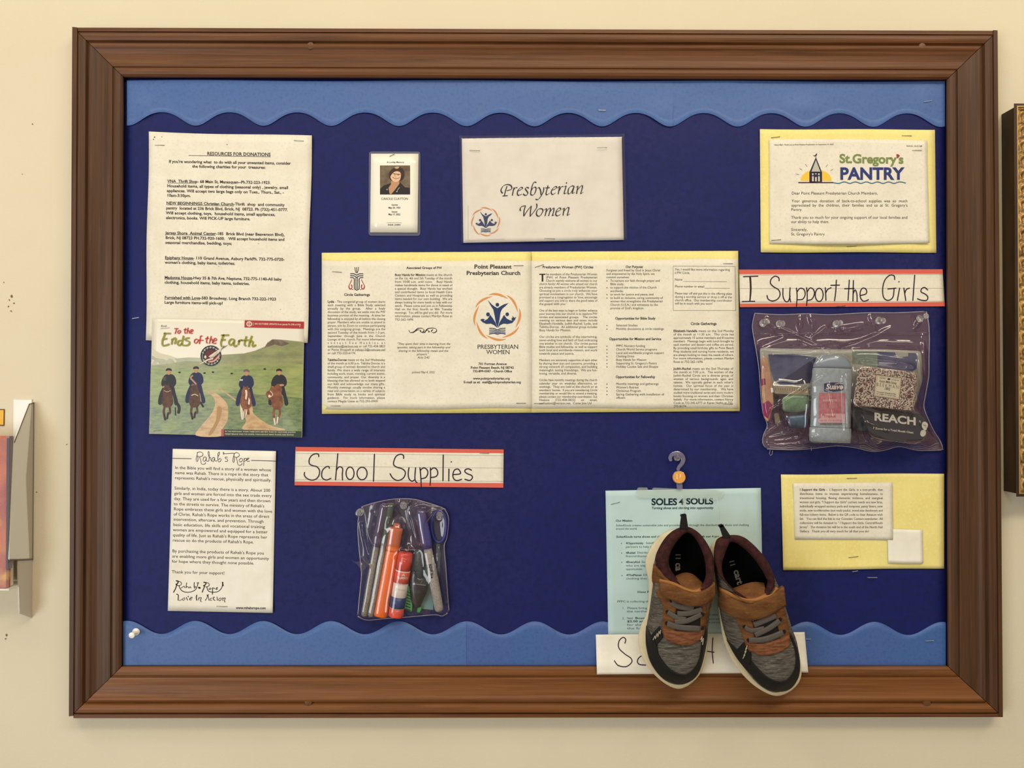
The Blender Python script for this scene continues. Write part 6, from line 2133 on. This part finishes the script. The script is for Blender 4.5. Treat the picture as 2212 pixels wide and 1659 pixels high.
Pb = [[P[j][i] for i in range(0, 201, 5)] for j in range(0, 141, 5)]
Db = [[Db[j][i] for i in range(0, 201, 5)] for j in range(0, 141, 5)]
grid_mesh('back_film', Pb, Db, bagb, bag)


def rim(P, D, m, par, r=0.0007, sides='tblr', nm='welded_edge'):
    nv, nu = len(P) - 1, len(P[0]) - 1
    S_ = {'t': [(0, i) for i in range(nu + 1)], 'b': [(nv, i) for i in range(nu + 1)], 'l': [(j, 0) for j in range(nv + 1)], 'r': [(j, nu) for j in range(nv + 1)]}
    for s_ in sides:
        pts = [W(P[j][i].x, P[j][i].y, D[j][i]) for (j, i) in S_[s_][::3]]
        V, F = tube(pts, r, 6)
        mesh(nm, V, F, m, par, smooth=True)


rim(P, D, rimm, bag)
# gathered bottom seam, zip track and the folded header line
for dy, r_ in ((-14, .0007), (-26, .0005), (-44, .0004)):
    pts = []
    for i in range(3, 198, 4):
        p = P[-1][i]
        pts.append(W(p.x, p.y + dy * GS * (1 + .3 * math.sin(i * .3)), 0.0140))
    V, F = tube(pts, r_, 5)
    mesh('bottom_fold', V, F, rimm, bag, smooth=True)
for (x0, y0, x1, y1, r_) in ((186, 604, 1608, 596, .0005), (183, 616, 1606, 608, .0004)):
    pts = []
    for i in range(60):
        f = i / 59
        x, y = g((x0 + (x1 - x0) * f, y0 + (y1 - y0) * f + 5 * math.sin(f * 9)))
        jj = min(range(len(P)), key=lambda j: abs(P[j][100].y - y))
        ii = min(range(len(P[0])), key=lambda i_: abs(P[jj][i_].x - x))
        pts.append(W(x, y, D[jj][ii] + 0.0004))
    V, F = tube(pts, r_, 5)
    mesh('zip_track', V, F, film('zip_track_plastic', (210, 196, 214), 0.25, (150, 120, 140), 0.15, fac=.03), bag, smooth=True)


def at_film(P, D, x, y):
    best, bd = 1e9, 0.012
    for j in range(0, len(P)):
        for i in range(0, len(P[0])):
            q = (P[j][i].x - x) ** 2 + (P[j][i].y - y) ** 2
            if q < best:
                best, bd = q, D[j][i]
    return bd


for (bx, by, ex, ey, lab) in ((1647, 699, 1657, 694, 'clear push pin in the top left corner of the toiletries bag'), (1683.5, 699.5, 1690, 699, 'second clear push pin from the left on the toiletries bag'), (1805.5, 700, 1815.5, 698, 'clear push pin in the middle of the toiletries bag top'), (1897.5, 692.5, 1908, 693, 'clear push pin second from the right on the toiletries bag'), (1985.7, 689, 2001.5, 682.5, 'clear push pin in the top right corner of the toiletries bag')):
    pushpin(lab, bx, by, ex, ey, at_film(P, D, bx, by) + 0.0006, cpin, 'clear pins along the toiletries bag')
# little loop hanging under the bag
a0 = W(1666, 974, 0.0125)
V, F = tube([W(1664, 972, .0125), W(1662, 980, .0128), W(1664.5, 984.5, .0128), W(1668, 981, .0128), W(1669, 973, .0125)], 0.00045, 6)
mesh('hanging_loop', V, F, rimm, bag)

# ------------------------------------------------------------------ school supplies pouch
PX, PY, PS = 740.0, 1060.0, 260.0 / 1438


def q_(p):
    return (PX + p[0] * PS, PY + p[1] * PS)


def Q(*pts):
    return [q_(p) for p in pts]


def rod(nm, A_, B_, d0, d1, prof, m, par, n=24, flat=1.0):
    V, F = lathe(W(*q_(A_), d0), W(*q_(B_), d1), prof, n, flat=flat, up=UPV)
    return fix_normals(mesh(nm, V, F, m, par, smooth=True))


def lerp2(A_, B_, t_):
    return (A_[0] + (B_[0] - A_[0]) * t_, A_[1] + (B_[1] - A_[1]) * t_)


sup = []
U_ = 0.000617 * PS        # metres per crop unit
greyb = mat('speckled_grey_barrel', (150, 144, 130), 0.5, 0.4, noise=(700.0, (118, 112, 100), 0.45, 0.6))
for (A_, B_, ts, cap, lab, r_) in (((256, 1500), (492, 150), .62, mat('purple_pen_cap', (92, 68, 112), 0.35), 'grey felt pen with a purple cap, leftmost in the supplies pouch', 38), ((334, 1505), (585, 150), .655, mat('green_pen_cap', (50, 92, 56), 0.35), 'grey felt pen with a green cap, beside the purple-capped one', 38)):
    t = thing('felt_pen', W(*q_(A_), 0.018), lab, 'pen', 'felt pens in the supplies pouch')
    C_ = lerp2(A_, B_, ts)
    sup.append(rod('barrel', A_, C_, 0.0185, 0.0185, [(0, r_ * .6 * U_), (.02, r_ * .92 * U_), (.05, r_ * U_), (1, r_ * U_)], greyb, t))
    sup.append(rod('cap', C_, B_, 0.0185, 0.0185, [(0, r_ * 1.12 * U_), (.1, r_ * 1.16 * U_), (.8, r_ * 1.1 * U_), (.96, r_ * .9 * U_), (1, r_ * .55 * U_)], cap, t))
    cb = W(*q_(lerp2(C_, B_, .3)), 0.0185 + r_ * U_ * 1.5)
    ct = W(*q_(lerp2(C_, B_, .92)), 0.0185 + r_ * U_ * 1.4)
    V, F = tube([cb, cb.lerp(ct, .5), ct, ct + Vector((0, .003, 0))], 0.0009, 6)
    sup.append(mesh('clip', V, F, cap, t, smooth=True))
# orange highlighter
om = mat('fluorescent_orange_plastic', (250, 116, 16), 0.4, 0.4)
t = thing('highlighter', W(*q_((455, 1500)), 0.021), 'bright orange highlighter in the supplies pouch', 'highlighter')
A_, B_ = (453, 1500), (652, 392)
rO = 80 * U_
sup.append(rod('barrel', A_, lerp2(A_, B_, .70), 0.0215, 0.0215, [(0, rO * .95), (.02, rO), (.5, rO * .97), (.97, rO * .94), (1, rO * .9)], om, t, flat=.75))
sup.append(rod('cap', lerp2(A_, B_, .702), lerp2(A_, B_, .955), 0.0215, 0.0215, [(0, rO * .9), (.1, rO * .97), (.5, rO * .98), (.93, rO * 1.02), (1, rO * .96)], mat('orange_cap_plastic', (252, 124, 22), 0.4, 0.4), t, flat=.75))
sup.append(rod('cap_nub', lerp2(A_, B_, .955), B_, 0.0215, 0.0215, [(0, rO * .5), (.85, rO * .5), (1, rO * .42)], om, t, flat=.75))
# glue stick
t = thing('glue_stick', W(*q_((637, 1500)), 0.022), 'glue stick with orange cap and white and navy label in the supplies pouch', 'glue stick')
A_, B_ = (634, 1500), (757, 735)
rG = 90 * U_
oc = mat('red_orange_plastic', (232, 84, 56), 0.35, 0.5, coat=.2)
sup.append(rod('base', A_, lerp2(A_, B_, .135), 0.0235, 0.0235, [(0, rG * .93), (.05, rG * .98), (1, rG * .98)], oc, t))
sup.append(rod('tube', lerp2(A_, B_, .137), lerp2(A_, B_, .725), 0.0235, 0.0235, [(0, rG), (1, rG)], mat('white_tube_plastic', (236, 222, 206), 0.35, 0.5), t))
sup.append(rod('navy_band', lerp2(A_, B_, .145), lerp2(A_, B_, .315), 0.0235, 0.0235, [(0, rG * 1.006), (1, rG * 1.006)], mat('navy_band', (38, 58, 110), 0.35, 0.5), t))
sup.append(rod('red_band', lerp2(A_, B_, .53), lerp2(A_, B_, .71), 0.0235, 0.0235, [(0, rG * 1.006), (1, rG * 1.006)], oc, t))
sup.append(rod('cap', lerp2(A_, B_, .728), B_, 0.0235, 0.0235, [(0, rG * 1.0), (.5, rG * .99), (.9, rG * .96), (.97, rG * .88), (1, rG * .7)], mat('glossy_orange_cap', (226, 70, 48), 0.25, 0.5, coat=.4), t))
ga, gb = W(*q_(A_), 0.0235), W(*q_(B_), 0.0235)


def dglue(px, py):
    p = W(px, py, 0.0235 + rG)
    ax = (gb - ga).normalized()
    q = p - ga
    q = q - ax * q.dot(ax)
    x = min(math.hypot(q.x, q.z) / (rG * 1.01), .99)
    return 0.0235 + rG * 1.012 * math.sqrt(1 - x * x)


k = Ink(dglue)
k.frame(PX, PY, PS)
GA = math.atan2(-88 * 0 + 30, 200)
k.poly([(655, 1035), (690, 1020), (730, 1018), (770, 1030), (786, 1040), (782, 1066), (735, 1060), (690, 1056), (652, 1060)], inkb, 2)
k.poly([(700, 1022), (728, 990), (752, 1022)], wht, 2)
k.text('ELMER\'S', 660, 1054, wht, 24, 778, st='B', slope=0.05, layer=4)
k.poly([(650, 1092), (772, 1110), (768, 1152), (645, 1134)], inkb, 2)
k.poly([(640, 1160), (764, 1178), (760, 1214), (634, 1196)], inkb, 2)
k.text('School', 665, 1122, wht, 22, 755, st='b', slope=0.14, layer=4)
k.text('Glue Stick', 655, 1186, wht, 20, 745, st='b', slope=0.14, layer=4)
k.build('label', t)
# black and green tool
t = thing('black_green_tool', W(*q_((880, 1400)), 0.02), 'black plastic tool with green ribbed sides next to the glue stick', 'tool')
blp = mat('black_translucent_plastic', (34, 32, 26), 0.25, 0.5, coat=.4)
gpl = mat('green_plastic', (78, 180, 96), 0.35, 0.4)
sup.append(rod('grey_cylinder', (905, 1040), (925, 705), 0.0200, 0.0200, [(0, 58 * U_), (.9, 60 * U_), (1, 50 * U_)], mat('dark_grey_cylinder', (64, 74, 72), 0.4, noise=(300., (84, 92, 90), .4, .6)), t))
sup.append(solid('body', Q((812, 1000), (850, 930), (880, 1030), (960, 1050), (1000, 990), (1040, 1060), (1010, 1200), (950, 1340), (905, 1400), (870, 1395), (830, 1330), (812, 1180)), 0.0165, 0.0275, blp, t, 8, dome=.001, bev=.002))
sup.append(solid('green_side', Q((775, 1130), (800, 1140), (815, 1300), (838, 1375), (830, 1448), (735, 1415), (748, 1280)), 0.0155, 0.0215, gpl, t, 3))
sup.append(solid('green_side', Q((893, 1400), (945, 1380), (950, 1400), (925, 1458), (886, 1455)), 0.0155, 0.0200, gpl, t, 3))
for i in range(7):
    y = 1200 + i * 34
    x0 = 770 - i * 3
    o = solid('rib', Q((x0, y), (x0 + 46 + i * 2, y + 22), (x0 + 44 + i * 2, y + 34), (x0 - 2, y + 12)), 0.0215, 0.0222, blp, t, 0, bev=.0002)
V, F = tube([W(*q_((862, 1112)), .0290), W(*q_((992, 1130)), .0290)], 0.0006, 6)
sup.append(mesh('metal_blade', V, F, mat('bright_blade', (240, 230, 190), 0.15, 0.6, metal=1.0), t))
# pale card and blue scissors behind
t = thing('index_card', W(*q_((1010, 1300)), 0.0135), 'pale green card standing at the back of the supplies pouch', 'card')
sup.append(solid('card', Q((935, 900), (1075, 900), (1085, 1425), (935, 1410)), 0.0135, 0.0142, mat('pale_green_card', (132, 172, 166), 0.6), t, 0, bev=.0002))
t = thing('scissors', W(*q_((1160, 430)), 0.015), 'small scissors with dark blue loop handles at the right of the supplies pouch', 'scissors')
sb = mat('dark_blue_plastic', (22, 34, 132), 0.3, 0.5, coat=.4)
pts = [W(*q_((1150 + 88 * math.cos(a_ * math.pi / 12), 430 + 190 * math.sin(a_ * math.pi / 12))), 0.0155) for a_ in range(24)]
V, F = tube(pts, 0.0021, 8, closed=True)
sup.append(mesh('handle_loop', V, F, sb, t, smooth=True))
sup.append(solid('blade', Q((1120, 610), (1165, 600), (1160, 1000), (1140, 1200), (1125, 1000)), 0.0138, 0.0150, mat('scissor_steel', (120, 122, 128), 0.25, 0.5, metal=.9), t, 0, bev=.0003))
# grey pen with a violet-blue cap on the right
t = thing('felt_pen', W(*q_((1160, 1440)), 0.022), 'grey felt pen with a violet-blue cap, rightmost in the supplies pouch', 'pen', 'felt pens in the supplies pouch')
A_, B_ = (1158, 1440), (930, 235)
C_ = lerp2(A_, B_, .625)
sup.append(rod('barrel', A_, C_, 0.0235, 0.0235, [(0, 30 * U_), (.02, 48 * U_), (.06, 54 * U_), (.5, 60 * U_), (.9, 52 * U_), (1, 48 * U_)], mat('pale_grey_barrel', (172, 164, 150), 0.45, 0.4, noise=(500.0, (150, 142, 128), 0.45, 0.6)), t))
sup.append(rod('cap', C_, B_, 0.0235, 0.0235, [(0, 56 * U_), (.1, 66 * U_), (.6, 62 * U_), (.93, 50 * U_), (1, 34 * U_)], mat('violet_blue_cap', (64, 56, 140), 0.35, 0.5), t))
k = Ink(sheet_fn(0.0235 + 60 * U_ * .96))
k.frame(PX, PY, PS)
k.text('RSVP fine', 1030, 880, inkb, 30, st='B', ang=math.radians(80), layer=1)
k.build('barrel_print', t)

pouchf = film('pouch_film', (248, 247, 250), 0.03, (150, 140, 150), 0.04, bump=(30.0, 0.0005), fac=0.02)
pouchb = film('pouch_back', (232, 230, 244), 0.12, (110, 104, 140), 0.1, fac=0.01)
pouchflap = film('pouch_flap_film', (240, 237, 240), 0.11, (150, 134, 140), 0.04, bump=(30.0, 0.0006), fac=0.02)
pch = thing('supplies_pouch', W(*q_((720, 200)), 0.012), 'clear vinyl pouch holding pens and glue, pinned below the School Supplies strip', 'pouch')
Lf = Q((232, 190), (190, 320), (184, 520), (208, 800), (226, 1000), (204, 1250), (180, 1500))
Rt = Q((1215, 210), (1266, 330), (1246, 560), (1214, 660), (1232, 900), (1252, 1200), (1272, 1450))
Tp = Q((232, 190), (400, 140), (620, 100), (830, 100), (1000, 140), (1215, 210))
Bt = Q((180, 1500), (290, 1545), (500, 1528), (760, 1510), (1100, 1482), (1190, 1498), (1272, 1450))


def pc(ax, ay, bx, by, h, w_):
    a_, b_2 = q_((ax, ay)), q_((bx, by))
    return (a_[0], a_[1], b_2[0], b_2[1], h, w_)


bv = bvh_of(sup)
P, D = membrane(Lf, Rt, Tp, Bt, 110, 140, bv, 0.0130, 0.0012, None,
                [pc(1160, 690, 1115, 950, .003, 3), pc(1090, 780, 1125, 1000, .0022, 2.4), pc(640, 800, 820, 740, .003, 3), pc(720, 830, 800, 890, .003, 3), pc(225, 400, 300, 760, .003, 3), pc(230, 380, 250, 560, .002, 2), pc(220, 800, 320, 900, .002, 3), pc(1055, 1110, 1105, 1430, .0018, 2)], 0.00012, iters=80)
grid_mesh('front_film', P, D, pouchf, pch)
grid_mesh('back_film', [r[::5] for r in P[::5]], [[0.0116 for _ in r[::5]] for r in P[::5]], pouchb, pch)
rim(P, D, rimm, pch, 0.00075)
P1, D1 = P, D
V, F = solid_pts = (None, None)
mesh('torn_corner', [W(*q_((95, 820)), .0125), W(*q_((150, 850)), .0125), W(*q_((310, 830)), .0125), W(*q_((320, 900)), .0128), W(*q_((225, 960)), .0125), W(*q_((190, 900)), .0123)], [(0, 5, 1), (1, 5, 4, 2), (2, 4, 3)], pouchflap, pch)
# the flap folded over the front
Lf = Q((232, 192), (262, 260), (285, 400), (305, 520), (340, 610), (372, 650))
Rt = Q((1215, 212), (1120, 250), (1040, 320), (1002, 420), (1012, 560), (1050, 684))
Bt = Q((372, 650), (440, 664), (600, 690), (800, 706), (900, 700), (1050, 684))
DB = max(max(r) for r in D1[5:60])
P2, D2 = membrane(Lf, Rt, Tp, Bt, 80, 64, bv, 0.0135, 0.0020, None, [pc(780, 250, 880, 640, .0022, 3), pc(560, 330, 540, 420, .0015, 3), pc(820, 110, 780, 170, .003, 3), pc(640, 240, 700, 300, .002, 3), pc(860, 640, 900, 650, .003, 3)], 0.00014, iters=60)
D2 = [[D2[j][i] + 0.0016 for i in range(len(D2[0]))] for j in range(len(D2))]
grid_mesh('flap_film', P2, D2, pouchflap, pch)
rim(P2, D2, rimm, pch, 0.00070, 'blr', 'flap_edge')
for (bx, by, ex, ey, lab) in ((871.5, 1091.5, 871.0, 1092.5, 'clear push pin at the top centre of the supplies pouch'), (778, 1106, 774, 1109, 'clear push pin at the left corner of the supplies pouch'), (950, 1112, 949, 1118, 'clear push pin at the right corner of the supplies pouch')):
    pushpin(lab, bx, by, ex, ey, max(at_film(P2, D2, bx, by), 0.0135) + 0.0008, cpin, 'clear pins along the supplies pouch')
# ================================================================== beside the board
HX, HY, HS = 0.0, 840.0, 160.0 / 474


def hp(x, y):
    return (HX + x * HS, HY + y * HS)


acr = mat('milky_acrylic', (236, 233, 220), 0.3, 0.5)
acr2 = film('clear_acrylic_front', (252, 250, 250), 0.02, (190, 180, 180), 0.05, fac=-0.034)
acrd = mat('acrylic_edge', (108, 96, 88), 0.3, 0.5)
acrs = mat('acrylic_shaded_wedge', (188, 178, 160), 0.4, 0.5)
t = thing('brochure_holder', W(*hp(120, 700), 0.001), 'clear acrylic brochure holder on the wall at the left edge, left of the board', 'brochure holder')
XR = W(*hp(212, 600), 0.0).x              # right side of the holder, against the wall


def zz(y, d):
    return W(10, HY + y * HS, d).z


def sidepoly(nm, pts, m, th=0.0016, xoff=0.0):
    """profile in (depth, crop y) on the holder's right flank"""
    a = [Vector((XR + xoff, -d, W(*hp(212, y), 0.0).z)) for d, y in pts]
    b = [v - Vector((th, 0, 0)) for v in a]
    n = len(a)
    F = [tuple(range(n)), tuple(range(n, 2 * n))[::-1]] + [(i, i + n, (i + 1) % n + n, (i + 1) % n) for i in range(n)]
    return fix_normals(mesh(nm, a + b, F, m, t))


# flank profile: y measured at the wall plane, so the front edge reads lower or higher by perspective only
sidepoly('side_panel', [(0.0005, 88), (0.010, 96), (0.040, 330), (0.048, 1040), (0.0005, 1085)], acr)
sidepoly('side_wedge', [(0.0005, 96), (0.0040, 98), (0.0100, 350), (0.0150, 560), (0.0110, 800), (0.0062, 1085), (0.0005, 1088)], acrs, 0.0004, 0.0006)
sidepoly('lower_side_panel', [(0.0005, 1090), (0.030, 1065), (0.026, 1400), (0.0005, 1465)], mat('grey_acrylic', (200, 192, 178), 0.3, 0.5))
e = [Vector((XR + .0006, -0.0008, W(*hp(212, y), 0).z)) for y in (88, 400, 800, 1088)]
V, F = tube(e, 0.0006, 6)
mesh('panel_edge', V, F, acrd, t)
e = [Vector((XR + .0006, -d, W(*hp(212, y), 0).z)) for d, y in ((0.0008, 88), (0.010, 96), (0.024, 205), (0.040, 330))]
V, F = tube(e, 0.0007, 6)
mesh('panel_edge', V, F, acrd, t)
e = [Vector((XR + .0006, -d, W(*hp(212, y), 0).z)) for d, y in ((0.0008, 1088), (0.02, 1072), (0.048, 1042))]
V, F = tube(e, 0.0010, 6)
mesh('panel_edge', V, F, acrd, t)
# back panel and front pocket, both running off to the left
XL = XR - 0.21


def hbox(nm, x0, x1, d0, d1, ya, yb, m, par):
    z0, z1 = W(*hp(212, yb), 0).z, W(*hp(212, ya), 0).z
    V = [Vector(p) for p in [(x0, -d1, z0), (x1, -d1, z0), (x1, -d1, z1), (x0, -d1, z1), (x0, -d0, z0), (x1, -d0, z0), (x1, -d0, z1), (x0, -d0, z1)]]
    F = [(0, 1, 2, 3), (7, 6, 5, 4), (0, 4, 5, 1), (1, 5, 6, 2), (2, 6, 7, 3), (3, 7, 4, 0)]
    return mesh(nm, V, F, m, par)


hbox('back_panel', XR - 0.026, XR - .0016, 0.0005, 0.0020, 68, 1085, acr, t)
hbox('front_pocket', XL, XR - 0.0008, 0.0465, 0.0480, 300, 1230, acr2, t)
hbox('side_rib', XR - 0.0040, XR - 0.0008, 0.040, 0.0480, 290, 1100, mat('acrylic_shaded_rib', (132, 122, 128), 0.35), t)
hbox('pocket_floor', XL, XR - 0.0008, 0.006, 0.0465, 1222, 1232, acr, t)
hbox('front_lip', XR - 0.0350, XR - 0.0335, 0.0480, 0.0500, 330, 1230, mat('acrylic_bright_edge', (240, 228, 216), 0.25, coat=.5), t)
hbox('front_lip', XR - 0.0298, XR - 0.0288, 0.0480, 0.0496, 380, 1230, MATS['acrylic_bright_edge'], t)
# brochures inside
pm = mat('orange_pink_brochure', (206, 112, 70), 0.5, 0.3, noise=(22.0, (166, 78, 62), 0.42, 0.6), two=(34.0, (226, 170, 84), 0.55, 0.7))
t1 = thing('brochure', Vector((XR - 0.1, -0.04, W(*hp(212, 1220), 0).z)), 'orange and pink printed brochure standing in the acrylic holder', 'brochure')
hbox('cover', XL + .004, XR - 0.0052, 0.0370, 0.0455, 290, 1218, pm, t1)
hbox('pages', XL + .005, XR - 0.0060, 0.0300, 0.0368, 296, 1218, mat('brochure_pages', (232, 220, 200), 0.7), t1)
t1 = thing('sticker', W(*hp(0, 180), 0.001), 'golden yellow card with a brown outline on the wall, above the brochure holder', 'card')
V, F = boxq([hp(-60, 128), hp(28, 130), hp(26, 236), hp(-60, 236)], 0.0002, 0.0010)
mesh('card_edge', V, F, mat('brown_outline', (96, 62, 34), 0.6), t1)
V, F = boxq([hp(-60, 134), hp(23, 136), hp(21, 230), hp(-60, 230)], 0.0010, 0.0014)
mesh('card_face', V, F, mat('golden_card', (240, 186, 66), 0.6), t1)

# ------------------------------------------------------------------ gilt picture frame on the right
gold = mat('antique_gilt', (176, 138, 76), 0.38, 0.5, metal=0.55, noise=(120.0, (120, 88, 46), 0.45, 0.65), bump=(500.0, .0002))
dkg = mat('dark_bronze_side', (70, 46, 22), 0.5, 0.4, noise=((30, 30, 6), (50, 32, 16), 0.4, 0.6))
fx0 = W(2169.5, 640, 0.0).x
fzt = W(2175, 252, 0.0).z
fzb = W(2175, 1056, 0.0).z
fx1 = fx0 + 0.62
t = thing('picture_frame', Vector((fx0 + 0.02, -0.001, (fzt + fzb) / 2)), 'ornate gilt picture frame with a dark bronze side, right of the board', 'picture frame')
FD = 0.031
XE = W(2198.5, 640, FD).x - fx0


def prof_frame(nm, prof, m, smooth=False, disp=None, cuts=1):
    """profile (inset from outer edge, depth) swept round the four mitred sides; each side its own rail"""
    cs4 = [(fx0, fzt, 1, -1), (fx1, fzt, -1, -1), (fx1, fzb, -1, 1), (fx0, fzb, 1, 1)]
    for s_ in range(4):
        a, b = cs4[s_], cs4[(s_ + 1) % 4]
        rings = []
        ln = abs(b[0] - a[0]) + abs(b[1] - a[1])
        n = max(int(ln / cuts), 1)
        for i in range(n + 1):
            f = i / n
            rg = []
            for (ins, dep) in prof:
                pa = Vector((a[0] + a[2] * ins, 0, a[1] + a[3] * ins))
                pb = Vector((b[0] + b[2] * ins, 0, b[1] + b[3] * ins))
                p = pa.lerp(pb, f)
                dd = dep
                if disp:
                    u = (p - pa).length + ins
                    dd += disp(u, ins)
                rg.append(Vector((p.x, -dd, p.z)))
            rings.append(rg)
        V, F = loft(rings)
        fix_normals(mesh(nm, V, F, m, t, smooth=smooth))


prof_frame('dark_side', [(0.0, 0.0005), (0.0, 0.016), (0.0006, 0.021), (0.0022, 0.0245), (0.0050, 0.0262), (0.0072, 0.0285), (XE - .0035, 0.0308), (XE, 0.0312), (XE, 0.0005)], dkg)
prof_frame('bead_line', [(XE, 0.0290), (XE, 0.0318), (XE + .0012, 0.0322), (XE + .0016, 0.0316), (XE + .0016, 0.0290)], mat('gilt_bead', (196, 158, 100), 0.35, 0.5, metal=.5))


def orn(u, ins):
    """running scroll relief"""
    x = ins - XE - .0016
    if x < 0.0002 or x > 0.030:
        return 0.0
    per = 0.0195
    ph = (u / per) % 1.0
    cx, cy = 0.0075, 0.5
    dx, dy = (x - cx) / 0.0075, (ph - cy) * 2.0
    r = math.hypot(dx, dy)
    an = math.atan2(dy, dx)
    v = 0.0016 * math.sin(r * 5.5 - an * 1.0 + 0.6)
    v += 0.0003 * math.sin(an * 5 + r * 3)
    v += 0.0006 * math.sin(2 * math.pi * u / per + x * 260)
    return v * min(1, x / 0.0016)


op = [(XE + .0016, 0.027)] + [(XE + .0016 + i * 0.00075, 0.0305 + 0.0022 * math.sin(min(i / 20.0, 1) * math.pi * .6)) for i in range(0, 33)] + [(XE + .027, 0.02)]
prof_frame('gilt_ornament', op, gold, smooth=True, disp=lambda u, ins: orn(u, ins), cuts=0.0016)
V, F = hb = None, None
z0, z1 = fzb + 0.05, fzt - 0.05
V = [Vector(p) for p in [(fx0 + .03, -.012, fzb + .03), (fx1 - .03, -.012, fzb + .03), (fx1 - .03, -.012, fzt - .03), (fx0 + .03, -.012, fzt - .03), (fx0 + .03, -.001, fzb + .03), (fx1 - .03, -.001, fzb + .03), (fx1 - .03, -.001, fzt - .03), (fx0 + .03, -.001, fzt - .03)]]
mesh('canvas', V, BOXF, mat('muted_landscape_canvas', (120, 112, 84), 0.7, noise=(5.0, (84, 90, 70), .4, .6)), t)
# scuff marks on the paint
k = Ink(lambda x, y: 0.0002)
sc_ = mat('scuff_mark', (120, 96, 72), 0.8)
for (x, y, a, b) in ((25, 640, 2.4, 3.4), (20, 648, 1.8, 1.4), (30, 655, 1.5, 2.0), (18, 662, 2, 1.5), (24, 672, 1.2, 2.5), (8, 610, 1.4, 1), (14, 1372, 3, 2), (12, 1380, 2, 1.4), (79, 1063, 1.2, 1.6), (70, 268, 1.6, 1.2), (144, 960, 2.6, .6), (48, 376, 1, 1)):
    k.ell(x, y, a, b, sc_, 0, 7, rot=x)
o = mesh('paint_scuffs', k.V, k.F, k.mats, wl, mi=k.M)
